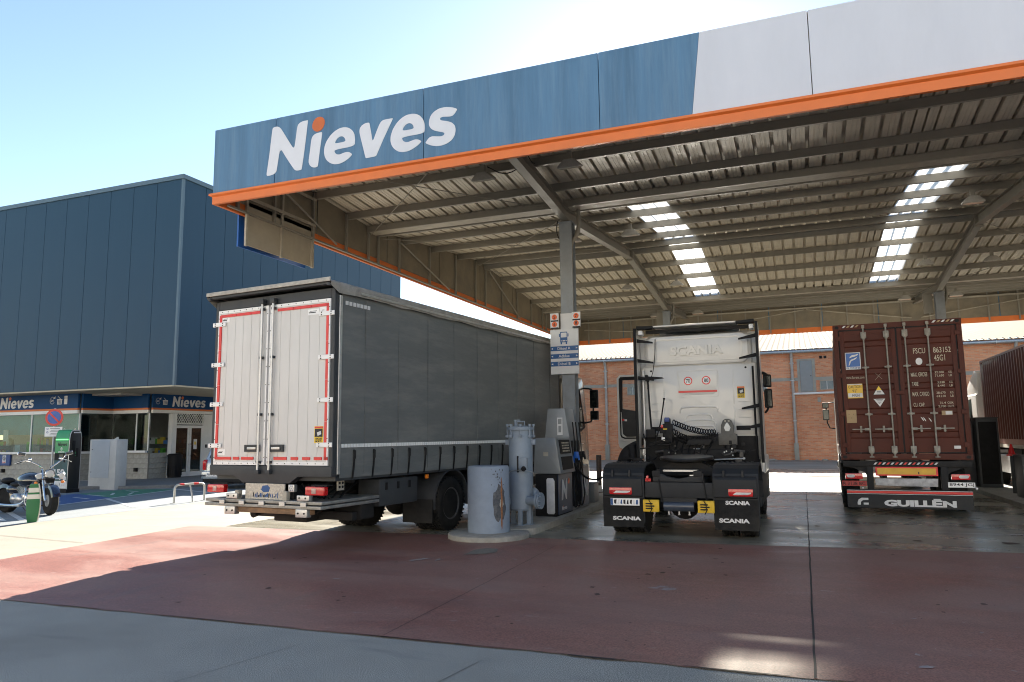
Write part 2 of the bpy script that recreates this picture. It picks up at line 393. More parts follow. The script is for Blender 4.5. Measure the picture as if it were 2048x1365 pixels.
# crumbling lip between the red paint and the road
b = B()
for (x0, x1, w) in ((-3.6, -3.42, .03), (-1.9, -1.35, .05), (-.95, -.15, .04), (.05, 1.6, .03), (-7.6, -6.9, .012), (-6.2, -4.4, .014), (-4.2, -2.0, .012)):
    n = 14
    top = [(x0+(x1-x0)*i/n, 5.835+.008*(x0+(x1-x0)*i/n+8)+.004) for i in range(n+1)]
    bot = [(x, y-w*math.sin(PI*min(1, max(.02, i/n)))*rp.uniform(.5, 1.1)-.003) for i, (x, y) in enumerate(top)][::-1]
    b.bm.faces.new([b.bm.verts.new((x, y, .012)) for x, y in top+bot])
struct(b.build('road_edge_crack', m_joint))
def joint(pts, w=.006, z=.012):
    b = B(); top, bot = [], []
    for (xa, ya), (xb, yb) in zip(pts, pts[1:]):
        L = math.hypot(xb-xa, yb-ya); n = max(2, int(L/.35)); nx, ny = -(yb-ya)/L, (xb-xa)/L
        for i in range(n):
            t = i/n; j = rp.uniform(-.004, .004)
            top.append((xa+(xb-xa)*t+nx*(w+j), ya+(yb-ya)*t+ny*(w+j), z)); bot.append((xa+(xb-xa)*t-nx*(w-j), ya+(yb-ya)*t-ny*(w-j), z))
    b.sheet([top, bot])
    return struct(b.build('floor_joint', m_joint))
joint([(-.012, 5.9), (0, 12.3), (.02, 37)], .009)
joint([(-3.55, 5.9), (-3.62, 8.4), (-3.75, 11.8)], .0035)
joint([(-5.2, 1), (-4.6, 3.2), (-4.0, 5.85)], .0025, .005)
joint([(-3.2, .5), (-2.75, 3.4), (-2.4, 5.85)], .003, .005)
joint([(-11.6, 9.4), (-16.4, 9.9)], .008)
# white lines
def stripe(x0, y0, x1, y1, w, z, mt=m_line, name='white_line'):
    L = math.hypot(x1-x0, y1-y0); nx, ny = -(y1-y0)/L*w/2, (x1-x0)/L*w/2
    return sheet_obj(name, [(x0+nx, y0+ny), (x1+nx, y1+ny), (x1-nx, y1-ny), (x0-nx, y0-ny)], z, mt)
stripe(-.7, 14.55, 3.6, 14.75, .05, .0105)
m_bay_b = mat('bay_blue', (.03, .09, .25), .6, var=.2, scale=6, dirt=.4, dcol=(.12, .14, .17), dscale=4)
m_bay_g = mat('bay_green', (.035, .20, .12), .6, var=.2, scale=6, dirt=.4, dcol=(.13, .16, .14), dscale=4)
sheet_obj('blue_parking_bay', [(-18.9, 14.2), (-19.45, 16.75), (-22.3, 17.75), (-22.7, 14.2)], .011, m_bay_b)
sheet_obj('green_parking_bay', [(-19.45, 16.75), (-20.5, 20.2), (-22.3, 19.85), (-22.3, 17.75)], .011, m_bay_g)
stripe(-18.85, 14.2, -20.45, 20.2, .12, .016)
stripe(-19.4, 16.45, -16.3, 14.65, .12, .0115)
stripe(-20.5, 20.2, -16.7, 18.6, .12, .0115)
stripe(-16.2, 11.6, -19.3, 13.3, .13, .0115)
stripe(-16.5, 11.3, -17.6, 11.9, .25, .0125)
for q in ((-20.2, 17.9, -20.8, 18.6), (-20.6, 17.6, -21.3, 18.3), (-20.9, 18.9, -21.8, 19.2), (-19.9, 15.3, -21.2, 15.7), (-20, 16.3, -21, 16.6), (-20.4, 17.2, -21.5, 17.5)):
    stripe(*q, .09, .016)
# shop pavement with kerb
m_pav = mat('pavement', (.16, .165, .165), .8, var=.18, scale=14, bump=.2, bscale=60, dirt=.3, dcol=(.08, .08, .08))
kp = [(-60, 19.0), (-24.4, 19.3), (-22.6, 19.75), (-21.3, 20.7), (-20.7, 21.8), (-20.4, 24), (-20.3, 45), (-60, 45)]
struct(B().prism(kp, 'z', -.1, .12, .012).build('shop_pavement', m_pav))

# shaped marks: oil drips in the lanes, pale scuffs on the red paint, an old patch by the island
st = random.Random(21)
def marks(name, n, box, r0, r1, mt, asp=1., z=.0135):
    b = B()
    for k in range(n):
        x, y = st.uniform(box[0], box[1]), st.uniform(box[2], box[3]); r = r0+(r1-r0)*st.random()**3
        a = st.uniform(0, PI); N = 11
        p = []
        for i in range(N):
            q = r*st.uniform(.55, 1.25); u, v = q*math.cos(2*PI*i/N)*asp, q*math.sin(2*PI*i/N)
            p.append((x+u*math.cos(a)-v*math.sin(a), y+u*math.sin(a)+v*math.cos(a)))
        p = chaikin(p, 1)
        b.bm.faces.new([b.bm.verts.new((u, v, z+k*.00001)) for u, v in p])
    return struct(b.build(name, mt))
m_oil = mat('oil_mark', (.10, .07, .06), .8, spec=.2, var=.3, scale=9)
m_scuff = mat('pale_scuff', (.34, .28, .26), .75, var=.25, scale=25)
marks('oil_marks', 34, (-2.9, -.9, 6.3, 12), .006, .045, m_oil); marks('oil_marks', 30, (.9, 3.2, 6.3, 12.2), .006, .045, m_oil)
marks('oil_marks', 30, (-7.5, -4.5, 6.3, 10.5), .006, .04, m_oil); marks('oil_marks', 26, (-3.2, 3.6, 12.8, 17), .01, .12, m_oil)
marks('pale_scuffs', 26, (.6, 2.2, 5.9, 8.2), .006, .05, m_scuff, 2.2); marks('pale_scuffs', 40, (-9, 3, 6.1, 12), .004, .03, m_scuff, 2.5)
marks('pale_scuffs', 5, (-1.75, -1.45, 8.5, 8.8), .04, .1, m_scuff, 1.6); marks('pale_scuffs', 5, (-5.3, -4.7, 9.3, 9.7), .02, .08, m_scuff, 2.6)
marks('old_patch', 3, (-4.7, -4.5, 10.35, 10.55), .12, .2, mat('patch_mortar', (.19, .17, .14), .85, var=.2, scale=20), 1.8)
# ============================================================ CANOPY
XL, XR, YF, YB = -10.8, 10.8, 11.2, 37.5
V1, RG, V2 = 17.0, 24.3, 31.5
def zs(y):                                   # underside of the roof sheets
    if y < V1: return 7.43+.085*(V1-y)
    if y < RG: return 7.43+.096*(y-V1)
    if y < V2: return 7.43+.096*(V2-y)
    return 7.43+.085*(y-V2)
m_fblue = mat('fascia_blue', (.078, .172, .285), .5, var=.2, scale=1.1, dirt=.45, dcol=(.17, .27, .37), dscale=1.8, stretch=(4.0, 4.0, .3))
m_fwhite = mat('fascia_white', (.60, .61, .66), .4, var=.04, scale=1, dirt=.15, dcol=(.5, .5, .52), stretch=(1.5, 1.5, .4))
m_forange = mat('fascia_orange', (.68, .17, .035), .45, var=.06, scale=2, dirt=.12, dcol=(.45, .14, .05))
m_dot = mat('logo_orange', (.55, .13, .03), .5, var=.06)
m_lwhite = mat('logo_white', (.66, .67, .71), .5, var=.03)
m_back = mat('panel_back', (.21, .18, .13), .65, var=.2, scale=1.2, dirt=.5, dcol=(.07, .08, .09), dscale=.9)
m_sheetm = mat('roof_sheet_paint', (.56, .51, .42), .42, var=.12, scale=2, dirt=.35, dcol=(.24, .22, .18), dscale=1.4, spec=.6)
m_steel = mat('grey_steel_paint', (.24, .225, .19), .45, var=.12, scale=3, dirt=.3, dcol=(.11, .11, .105), dscale=3)
m_col = mat('column_paint', (.21, .235, .26), .45, var=.12, scale=3, dirt=.4, dcol=(.14, .13, .12), dscale=2)
m_gut = mat('gutter_metal', (.36, .33, .27), .5, var=.25, scale=2.5, dirt=.5, dcol=(.2, .17, .13), dscale=2)
can = thing('forecourt_canopy', 'big filling station canopy with blue and white fascia, orange edge, corrugated roof, steel columns', 'canopy', (0, 0, 0))
# fascia panels
jx = [-10.8, -9.27, -6.01, -2.78]
g = .006
for a, c in zip(jx, jx[1:]):
    B().box(a+g, c-g, YF, YF+.05, 6.64, 7.985, .004, 1).build('fascia_panel', m_fblue, can)
B().prism([(-2.78+g, 6.64), (-1.312, 6.64), (-1.15, 7.985), (-2.78+g, 7.985)], 'y', YF, YF+.05).build('fascia_panel', m_fblue, can)
B().prism([(-1.308, 6.64), (.426-g, 6.64), (.426-g, 7.985), (-1.146, 7.985)], 'y', YF, YF+.05).build('fascia_panel', m_fwhite, can)
for a, c in ((.426, 3.66), (3.66, 6.9), (6.9, 10.8)):
    B().box(a+g, c-g, YF, YF+.05, 6.64, 7.985, .004, 1).build('fascia_panel', m_fwhite, can)
for k in range(8):
    y0 = YF+.06+k*(YB-YF-.12)/8; y1 = YF+.06+(k+1)*(YB-YF-.12)/8
    yy = [y0+.02]+[q for q in (V1, RG, V2) if y0+.02 < q < y1-.02]+[y1-.02]
    for X, s in ((XL, 1), (XR, -1)):
        B().box(min(X, X+.05*s), max(X, X+.05*s), y0+.001, y1-.001, 6.64, 7.985).build('fascia_panel', m_fblue, can)
        B().prism([(yy[0], 6.66), (yy[-1], 6.66)]+[(q, zs(q)-.004) for q in yy[::-1]], 'x', min(X+.07*s, X+.09*s), max(X+.07*s, X+.09*s)).build('back_panel', m_back, can)
for k in range(9):
    x0 = XL+.06+k*(XR-XL-.12)/9; x1 = XL+.06+(k+1)*(XR-XL-.12)/9
    B().box(x0+.001, x1-.001, YB-.05, YB, 6.64, 7.985).build('fascia_panel', m_fblue, can)
    B().box(x0+.02, x1-.02, YB-.09, YB-.07, 6.66, 7.9).build('back_panel', m_back, can)
    B().box(x0+.02, x1-.02, YF+.07, YF+.09, 6.66, 7.9).build('back_panel', m_back, can)
logo(-9.466, 6.826, .984, YF-.001, m_lwhite, m_dot, can, thick=.006)
# orange edge trim: a lip above a band, returned under the soffit
def trim(p0, p1, nrm):
    """nrm points outwards"""
    d = Vector((p1[0]-p0[0], p1[1]-p0[1], 0)); n = Vector((*nrm, 0))
    prof = [(.05, 6.64), (.05, 6.60), (.0, 6.575), (.0, 6.43), (-.065, 6.43), (-.065, 6.665), (-.05, 6.665)]
    b = B(); P = [[Vector((*q, 0))+n*o+Vector((0, 0, z)) for o, z in prof] for q in (p0, p1)]
    # mitre: the ends run out with the offset
    dd = d.normalized()
    P[0] = [v-dd*o for v, (o, z) in zip(P[0], prof)]; P[1] = [v+dd*o for v, (o, z) in zip(P[1], prof)]
    b.sheet([P[0]+[P[0][0]], P[1]+[P[1][0]]])
    b.bm.normal_update(); bmesh.ops.recalc_face_normals(b.bm, faces=b.bm.faces)
    return b.build('orange_trim', m_forange, can, 20)
trim((XL, YF), (XR, YF), (0, -1)); trim((XL, YB), (XR, YB), (0, 1)); trim((XL, YF), (XL, YB), (-1, 0)); trim((XR, YF), (XR, YB), (1, 0))
# roof sheets, one metre wide, three ribs each
def sheet_mesh(y0, y1, name):
    px = []
    for k in range(3):
        o = k/3
        px += [(o+.0, 0), (o+.06, 0), (o+.065, .006), (o+.085, .006), (o+.09, 0), (o+.14, 0), (o+.145, .006), (o+.165, .006), (o+.17, 0), (o+.238, 0), (o+.248, .10), (o+.306, .10), (o+.316, 0)]
    px.append((1.0, 0))
    b = B(); b.sheet([[(x, y0, z+zs(y0+1e-4)) for x, z in px], [(x, y1, z+zs(y1-1e-4)) for x, z in px]])
    return b.mesh(name, 20)
M_sky = bpy.data.materials.new('skylight_sheet'); M_sky.use_nodes = True
n = M_sky.node_tree.nodes; l = M_sky.node_tree.links; n.remove(n['Principled BSDF'])
tr = n.new('ShaderNodeBsdfTranslucent'); tr.inputs[0].default_value = (.85, .84, .80, 1)
tp = n.new('ShaderNodeBsdfTransparent'); tp.inputs[0].default_value = (.8, .78, .72, 1)
mxs = n.new('ShaderNodeMixShader'); mxs.inputs[0].default_value = .2
tcs = n.new('ShaderNodeTexCoord'); nzs = n.new('ShaderNodeTexNoise'); nzs.inputs['Scale'].default_value = .65; nzs.inputs['Detail'].default_value = 5  # soft floor light pools shaped in the transparency: blotchy, fading to the sheet edges
l.new(tcs.outputs['Object'], nzs.inputs[0]); mrs = n.new('ShaderNodeMapRange'); mrs.interpolation_type = 'SMOOTHSTEP'; mrs.inputs[1].default_value = .26; mrs.inputs[2].default_value = .70; mrs.inputs[3].default_value = .05; mrs.inputs[4].default_value = .22
l.new(nzs.outputs[0], mrs.inputs[0])
sps = n.new('ShaderNodeSeparateXYZ'); l.new(tcs.outputs['Object'], sps.inputs[0])
m1 = n.new('ShaderNodeMath'); m1.operation = 'MULTIPLY'; m1.inputs[1].default_value = PI; l.new(sps.outputs[0], m1.inputs[0])
m2 = n.new('ShaderNodeMath'); m2.operation = 'SINE'; l.new(m1.outputs[0], m2.inputs[0])
m3 = n.new('ShaderNodeMath'); m3.operation = 'POWER'; m3.inputs[1].default_value = 1.2; l.new(m2.outputs[0], m3.inputs[0])
m4 = n.new('ShaderNodeMath'); m4.operation = 'MULTIPLY'; l.new(m3.outputs[0], m4.inputs[0]); l.new(mrs.outputs[0], m4.inputs[1]); l.new(m4.outputs[0], mxs.inputs[0])
l.new(tr.outputs[0], mxs.inputs[1]); l.new(tp.outputs[0], mxs.inputs[2]); l.new(mxs.outputs[0], n['Material Output'].inputs[0])
slopes = [(YF+.1, V1-.17, 0), (V1+.17, RG-.1, 1), (RG+.1, V2-.17, 1), (V2+.17, YB-.1, 0)]
for (y0, y1, sk) in slopes:
    me = sheet_mesh(y0, y1, 'roof_sheet'); me.materials.append(m_sheetm)
    ms = me.copy(); ms.materials.clear(); ms.materials.append(M_sky)
    xs = [(-10.85+k, 1) for k in range(13)] + [(2.15, .6)] + [(2.75+k, 1) for k in range(8)]
    for (x, w) in xs:
        s = sk and (abs(x+3.85) < .01 or abs(x-2.75) < .01)
        o = link('skylight' if s else 'roof_sheet', ms if s else me, None, can, (x, 0, 0))
        if w != 1: o.scale = (w, 1, 1)
# ridge cap
B().prism([(RG-.22, zs(RG-.22)+.10), (RG, 8.25), (RG+.22, zs(RG+.22)+.09), (RG+.22, zs(RG+.22)+.08), (RG, 8.235), (RG-.22, zs(RG-.22)+.08)], 'x', XL, XR).build('ridge_cap', m_sheetm, can)
# purlins: C sections
for y in (11.75, 12.9, 14.35, 15.75, 18.7, 20.5, 22.4, 23.9, 24.7, 26.3, 28.0, 29.75, 32.9, 34.3, 35.7, 37.0):
    z = zs(y)-.008
    B().prism([(y, z), (y+.075, z), (y+.075, z-.02), (y+.012, z-.012), (y+.012, z-.168), (y+.075, z-.16), (y+.075, z-.18), (y, z-.18)], 'x', XL+.1, XR-.1).build('purlin', m_steel, can)
# valley gutters
for y in (V1, V2):
    B().prism([(y-.2, 7.42), (y-.16, 7.42), (y-.14, 7.32), (y+.14, 7.32), (y+.16, 7.42), (y+.2, 7.42), (y+.17, 7.28), (y-.17, 7.28)], 'x', XL+.1, XR-.1).build('gutter', m_gut, can)
    for s in (-1, 1):
        B().box(XL+.1, XR-.1, y+s*.185-.006, y+s*.185+.006, 7.36, 7.62).build('leak_strip', m_gut, can)  # added strip that shuts out sky light leaking past the ribs
        B().box(XL+.1, XR-.1, y+s*.26-.03, y+s*.26+.03, 7.26, 7.425).build('purlin', m_steel, can)
# rafters: I sections following the roof, and columns
def ib(x, y0, y1, z0, z1, d=.30, w=.19):
    b = B()
    for (xa, xb, o0, o1) in ((x-w/2, x+w/2, 0, .02), (x-.008, x+.008, .02, d-.02), (x-w/2, x+w/2, d-.02, d)):
        b.prism([(y0, z0+o0), (y1, z1+o0), (y1, z1+o1), (y0, z0+o1)], 'x', xa, xb)
    return b
for x in (-5.12, 5.12):
    zr = lambda y: zs(y)-.48
    ib(x, YF+.12, V1, zr(YF+.12), zr(V1-.001)).build('rafter', m_steel, can)
    ib(x, V1, RG, zr(V1), zr(RG-.001)).build('rafter', m_steel, can)
    ib(x, RG, V2, zr(RG), zr(V2-.001)).build('rafter', m_steel, can)
    ib(x, V2, YB-.12, zr(V2), zr(YB-.12)).build('rafter', m_steel, can)
    B().box(x-.11, x+.11, RG-.012, RG+.012, zr(RG)-.06, zr(RG)+.34).build('splice_plate', m_steel, can)
    for y in (V1, V2):
        b = B()
        b.box(x-.155, x+.155, y-.15, y-.135, .1, 6.9).box(x-.155, x+.155, y+.135, y+.15, .1, 6.9).box(x-.01, x+.01, y-.135, y+.135, .1, 6.9)
        b.box(x-.18, x+.18, y-.18, y+.18, 6.9, 6.93).box(x-.2, x+.2, y-.2, y+.2, .1, .13)
        b.build('column', m_col, can)
        B().tube([(x+.27, y+.1, 7.29), (x+.27, y+.1, 6.75), (x+.2, y, 6.55), (x+.12, y-.06, 6.4), (x+.1, y-.1, 6.2), (x+.1, y-.1, .15)], .05, 10, 1).build('downpipe', m_steel, can)
# posts behind the side and back fascia, edge rails and bracing rods
for y in (11.75, 12.9, 14.3, 15.7, 16.75, 17.25, 18.4, 20.3, 22.2, 23.85, 24.75, 26.4, 28.05, 29.75, 31.25, 31.75, 32.9, 34.3, 35.7):
    for X, s in ((XL, 1), (XR, -1)):
        B().box(min(X+.095*s, X+.155*s), max(X+.095*s, X+.155*s), y, y+.06, 6.47, zs(y)-.05).build('fascia_post', m_steel, can)
for k in range(19):
    x = XL+.6+k*(XR-XL-1.2)/18
    B().box(x-.03, x+.03, YB-.155, YB-.095, 6.47, zs(YB-.1)-.05).build('fascia_post', m_steel, can)
for X, s in ((XL, 1), (XR, -1)):
    B().box(min(X+.1*s, X+.16*s), max(X+.1*s, X+.16*s), YF+.3, YB-.3, 6.46, 6.50).build('edge_rail', m_steel, can)
    for y0, y1 in ((18.4, 21.6), (25.0, 28.2), (12.2, 15.2)):
        B().tube([(X+.2*s, y0, zs(y0)-.2), (X+.2*s, y1, 6.55)], .025, 6).build('brace', m_steel, can)
B().box(XL+.2, XR-.2, YB-.2, YB-.14, 7.55, 7.62).build('edge_rail', m_gut, can)
for x0, x1, z0, z1 in ((-10.4, -5.5, 7.2, 6.75), (-5.0, .4, 6.8, 7.5), (.5, 4.9, 7.5, 6.8), (5.3, 10.4, 6.8, 7.5)):
    B().tube([(x0, YB-.22, z0), (x1, YB-.22, z1)], .022, 6).build('brace', m_gut, can)
for (a, c) in (((-10.6, 11.9), (-5.2, 16.8)), ((-5.2, 11.9), (-10.6, 16.8)), ((-10.6, 17.4), (-5.2, 24)), ((-5.2, 17.4), (-10.6, 24)), ((-10.6, 24.6), (-5.2, 31.2)), ((-5.2, 24.6), (-10.6, 31.2)), ((5.2, 24.6), (10.6, 31.2)), ((10.6, 24.6), (5.2, 31.2))):
    B().tube([(*a, zs(a[1])-.24), (*c, zs(c[1])-.24)], .011, 6).build('bracing_rod', m_steel, can)
# outlet pipes / stub brackets over the back columns
for x in (-5.12, 5.12):
    B().box(x-.5, x-.19, V2+.3, V2+.36, 6.2, 6.95).build('bracket', m_steel, can)
# floodlights
m_flood = mat('floodlight_housing', (.3, .29, .26), .5, var=.15, scale=8)
m_fglass = mat('floodlight_glass', (.6, .58, .5), .2, var=.08, coat=.5)
def floodlight(x, y, tilt, label):
    z = zs(y)-.19
    t = thing('floodlight', label, 'floodlight', (x, y, z), 0, 'floodlights under the canopy roof')
    B().box(-.05, .05, -.03, .03, -.16, 0).build('bracket', m_steel, t)
    Mx = Matrix.Translation((0, 0, -.16)) @ Matrix.Rotation(tilt, 4, 'X')
    B().prism([(-.1, 0), (.1, 0), (.24, -.13), (.24, -.17), (-.24, -.17), (-.24, -.13)], 'y', -.12, .12, .01, Mx).build('housing', m_flood, t)
    B().box(-.22, .22, -.105, .105, -.178, -.168, M=Mx).build('glass', m_fglass, t)
for x, y, tl, lb in ((-6.05, 13.95, .25, 'floodlight left of the front beam near the lettering end of the canopy'), (-4.12, 13.95, .25, 'floodlight just right of the front beam behind the orange edge'),
        (-5.75, 19.6, .1, 'floodlight half hidden by the top of the front column'), (-4.1, 19.6, .1, 'floodlight left of the left strip of skylights, front slope'),
        (-5.95, 27.7, .1, 'floodlight left of the left beam on the rear slope'), (-4.1, 27.7, .1, 'floodlight between the left beam and the left skylights, rear slope'),
        (4.2, 20.3, .1, 'floodlight between the right skylights and right beam, front slope'), (4.2, 27.7, .1, 'floodlight between the right skylights and right beam, rear slope'),
        (6.15, 27.9, .1, 'floodlight right of the right beam on the rear slope'), (4.25, 33.8, 0, 'floodlight left of the rear right column at the back fascia'), (6.1, 33.8, 0, 'floodlight right of the rear right column at the back fascia'),
        (-4.1, 33.8, 0, 'floodlight right of the rear left column above the white tractor'), (-6, 33.8, 0, 'floodlight left of the rear left column at the back fascia')):
    floodlight(x, y, tl, lb)
# cables on the beams
for pts, lb in (([(-4.97, 13.2, 7.72), (-4.95, 13.5, 7.55), (-4.96, 14.0, 7.42), (-5.0, 14.3, 7.5)], 'black cable loop hanging from the front beam beside the column'), ([(-5.95, 13.95, 7.45), (-5.6, 14.1, 7.25), (-5.25, 14.3, 7.5)], 'thin cable drooping from the floodlight left of the front beam'),
        ([(-5.3, 16.8, 6.95), (-5.34, 16.8, 6.7), (-5.28, 16.84, 6.5)], 'short cable loop at the head of the front column')):
    tag(B().tube(pts, .012, 6, 2).build('cable', m_black), lb, 'cable', 'cables under the canopy')
# sign hanging from the left edge, seen from behind
sg = thing('hanging_sign', 'sign hung below the left canopy edge, its plain beige back and posts facing the forecourt', 'sign', (-10.72, 13.2, 5.8))
for k in range(2):
    B().box(-.01, .01, -1.12+k*1.13, -.01+k*1.13, 0, .95, .004, 1).build('back_panel', mat('sign_back', (.36, .32, .25), .6, var=.08, scale=2, dirt=.3, dcol=(.2, .18, .15)) if k == 0 else bpy.data.materials['sign_back'], sg)
B().box(-.2, -.16, -1.14, 1.14, -.02, .97).build('face_panel', mat('sign_blue', (.01, .09, .35), .4, var=.05), sg)
for y in (-1.13, .01, 1.14):
    B().box(.012, .06, y-.03, y+.03, -.03, 1.75).build('post', m_gut, sg)
for z in (.98, 1.62):
    B().box(.062, .1, -1.16, 1.17, z, z+.06).build('rail', m_gut, sg)
# signs on the front column
m_signw = mat('sign_white', (.62, .62, .62), .35, var=.04, dirt=.15)
m_signb = mat('sign_blue_band', (.012, .085, .25), .4, var=.06)
cs = thing('fuel_sign', 'white board on the front column with a lorry symbol and three blue fuel bands', 'sign', (-5.18, 16.78, 3.18))
B().box(-.35, .35, -.02, .02, 0, 1.08, .004, 1).build('board', m_signw, cs)
def lorry(par, x, z, s, y):
    b = B()
    b.ring(rrect(x-.3*s, x+.3*s, z+.45*s, z+.95*s, .06*s), rrect(x-.24*s, x+.24*s, z+.5*s, z+.88*s, .04*s), 'y', y-.004, y)
    b.prism(rrect(x-.3*s, x+.3*s, z+.1*s, z+.5*s, .04*s), 'y', y-.0038, y)
    b.box(x-.4*s, x-.32*s, y-.004, y, z+.55*s, z+.8*s).box(x+.32*s, x+.4*s, y-.004, y, z+.55*s, z+.8*s)
    b.box(x-.27*s, x-.15*s, y-.004, y, z-.05*s, z+.098*s).box(x+.15*s, x+.27*s, y-.004, y, z-.05*s, z+.098*s)
    b.build('lorry_symbol', m_signb, par)
    B().box(x-.1*s, x+.1*s, y-.006, y-.0042, z+.18*s, z+.28*s).box(x-.25*s, x-.15*s, y-.006, y-.0042, z+.2*s, z+.26*s).box(x+.15*s, x+.25*s, y-.006, y-.0042, z+.2*s, z+.26*s).build('lorry_lights', m_signw, par)
lorry(cs, -.01, .73, .3, -.021)
for k, w in enumerate(('Dièsel A', 'Adblue', 'Dièsel B')):
    z = .56-k*.185
    B().box(-.345, .345, -.026, -.0205, z, z+.11).build('band', m_signb, cs)
    text(w, -.17, .15, z+.022, z+.09, -.0265, m_signw, cs, .012, keep=True)
    for s in (-1, 1):
        B().prism([(.33*s, z+.055), (.285*s, z+.078), (.285*s, z+.032)], 'y', -.0275, -.0262).build('arrow', m_signw, cs)
m_disc = mat('disc_orange', (.70, .12, .02), .45, var=.05)
for (x, a, c, lb) in ((-5.40, '5', '6', 'small white sign with orange discs 5 and 6 left of the column'), (-4.86, '7', '8', 'small white sign with orange discs 7 and 8 right of the column')):
    t = thing('pump_number_sign', lb, 'sign', (x, 16.72, 4.29), 0, 'pump number signs on the column')
    B().box(-.105, .105, -.012, .012, 0, .36, .003, 1).build('board', m_signw, t)
    for q, z in ((a, .265), (c, .09)):
        dsc = B().prism(circ(0, z, .066), 'y', -.017, -.0125).build('disc', m_disc, t)
        text(q, -.028, .028, z-.04, z+.04, -.0175, m_ink, dsc, .02, keep=True)
    for z in (.155, -.02):
        B().box(-.09, .1, -.016, -.0125, z, z+.035).build('band', m_ink, t)
B().box(-.165, .165, -.006, .006, 0, .4).build('column_wrap', m_signw, can, loc=(-5.12, 16.835, 4.25))
# unseen street added behind the camera to bounce sunlight onto the shaded fronts
m_fac = mat('cream_render', (.62, .56, .47), .85, var=.08, scale=.5, dirt=.15, dcol=(.45, .4, .34))
b = B()
for k in range(9):
    x = -72+k*16
    h = 9+(k*37 % 5)*1.1
    b.box(x, x+15.7, -34-(k % 2)*.6, -24-(k % 3)*.5, 0, h)
struct(b.build('added_frontage', m_fac))
b = B()
for k in range(9):
    x = -72+k*16
    for f in range(3):
        for q in range(4): b.box(x+1.6+q*3.6, x+2.9+q*3.6, -24-(k % 3)*.5-.05, -24-(k % 3)*.5+.03, 1.2+f*3, 2.8+f*3)
sheet_obj('added_road', [(-200, -15), (200, -15), (200, -3.6), (-200, -3.6)], .003, mat('added_asphalt', (.085, .085, .088), .85, var=.15))  # dark road, added to cut the bounce onto the canopy underside
struct(b.build('added_windows', m_darkglass))
sheet_obj('added_pavement', [(-120, -23.4), (120, -23.4), (120, -15), (-120, -15)], .05, mat('added_paving', (.30, .28, .24), .85, var=.1))
# ============================================================ BLUE SHOP BUILDING
m_clad = mat('blue_cladding', (.017, .052, .092), .4, spec=.3, var=.05, scale=.8, dirt=.12, dcol=(.04, .085, .13), stretch=(2, 2, .3))
m_clad2 = m_clad
m_cop = mat('coping_metal', (.09, .14, .18), .4, var=.05)
m_soff = mat('soffit', (.46, .40, .29), .7, var=.06, scale=2)
m_wfr = mat('white_frame', (.72, .72, .70), .4, var=.04, dirt=.1)
m_bandb = mat('shop_band_blue', (.006, .05, .15), .5, spec=.15, var=.06)
m_bando = mat('shop_band_orange', (.6, .15, .03), .45, var=.05)
m_block = mat('concrete_block', (.36, .35, .31), .85, var=.2, scale=8, bump=.3, bscale=70, dirt=.4, dcol=(.2, .19, .17), dscale=3)
m_dim = mat('dim_interior', (.10, .11, .11), .8, var=.2)
m_blind = mat('teal_blind', (.06, .30, .42), .7, var=.08)
sh = thing('shop_building', 'tall shop building clad in dark blue panels above a glazed ground floor', 'building', (0, 0, 0))
CX, CY, ZB, ZT = -21.4, 20.7, 3.74, 11.72
B().box(-46, CX-.07, CY+.07, 37.2, ZB+.03, ZT-.05).build('core', m_dim, sh)
x = CX-.07
pme = B().box(0, 1.205, 0, .07, 0, ZT-ZB, .006, 1).mesh('cladding_panel')
for k in range(20):
    x -= 1.22
    link('cladding_panel', pme, m_clad, sh, (x, CY, ZB))
pme = B().box(-.07, 0, 0, 1.075, 0, ZT-ZB, .006, 1).mesh('cladding_panel')
for k in range(15):
    link('cladding_panel', pme, m_clad2, sh, (CX, CY+.09+k*1.09, ZB))
B().box(CX-.075, CX+.012, CY-.012, CY+.085, ZB-.01, ZT).build('corner_trim', m_cop, sh)
B().box(-46.2, CX+.05, CY-.05, CY+.3, ZT-.12, ZT+.05).box(CX-.3, CX+.052, CY-.052, 37.3, ZT-.118, ZT+.052).build('coping', m_cop, sh)
B().box(-46, CX+.0, CY-.005, 37.2, ZB-.06, ZB-.004).build('soffit', m_soff, sh)
# ground floor: plan corners of the glazed front
PT = [(-44., 22.0), (-27.75, 22.0), (-27.75, 23.6), (-25.65, 23.6), (-25.65, 37.0)]
def wallseg(i, z0, z1, t, name, mt, off=0., a=0., c=1.):
    (x0, y0), (x1, y1) = PT[i], PT[i+1]
    d = Vector((x1-x0, y1-y0, 0)); nrm = Vector((d.y, -d.x, 0)).normalized()
    p0 = Vector((x0, y0, 0))+d*a+nrm*off; q = Vector((x0, y0, 0))+d*c+nrm*off
    ext = d.normalized()*(off+t) if c == 1 else Vector((0, 0, 0))
    M = Matrix(((d.normalized().x, -nrm.x, 0, p0.x), (d.normalized().y, -nrm.y, 0, p0.y), (0, 0, 1, 0), (0, 0, 0, 1)))
    return B().box(0, (q-p0).length, -t, 0, z0, z1, M=M).build(name, mt, sh)
for i in range(4):
    e = .004*i
    wallseg(i, 3.08+e, 3.73+e*.2, .10, 'sign_band', m_bandb, .03+e)
    wallseg(i, 3.0+e, 3.075+e, .10, 'band_edge', m_bando, .04+e)
    wallseg(i, 2.86+e, 2.995+e, .09, 'window_head', m_wfr, .035+e)
    if i < 3:
        wallseg(i, 1.2+e, 1.29+e, .12, 'window_sill', m_wfr, .045+e)
        wallseg(i, .12, 1.2, .05, 'plinth', mat('mortar', (.25, .24, .22), .9, var=.1) if i == 0 else bpy.data.materials['mortar'], -.06)
        wallseg(i, 1.29, 2.86, .012, 'shop_window', m_darkglass if i else m_shopglass, -.03)
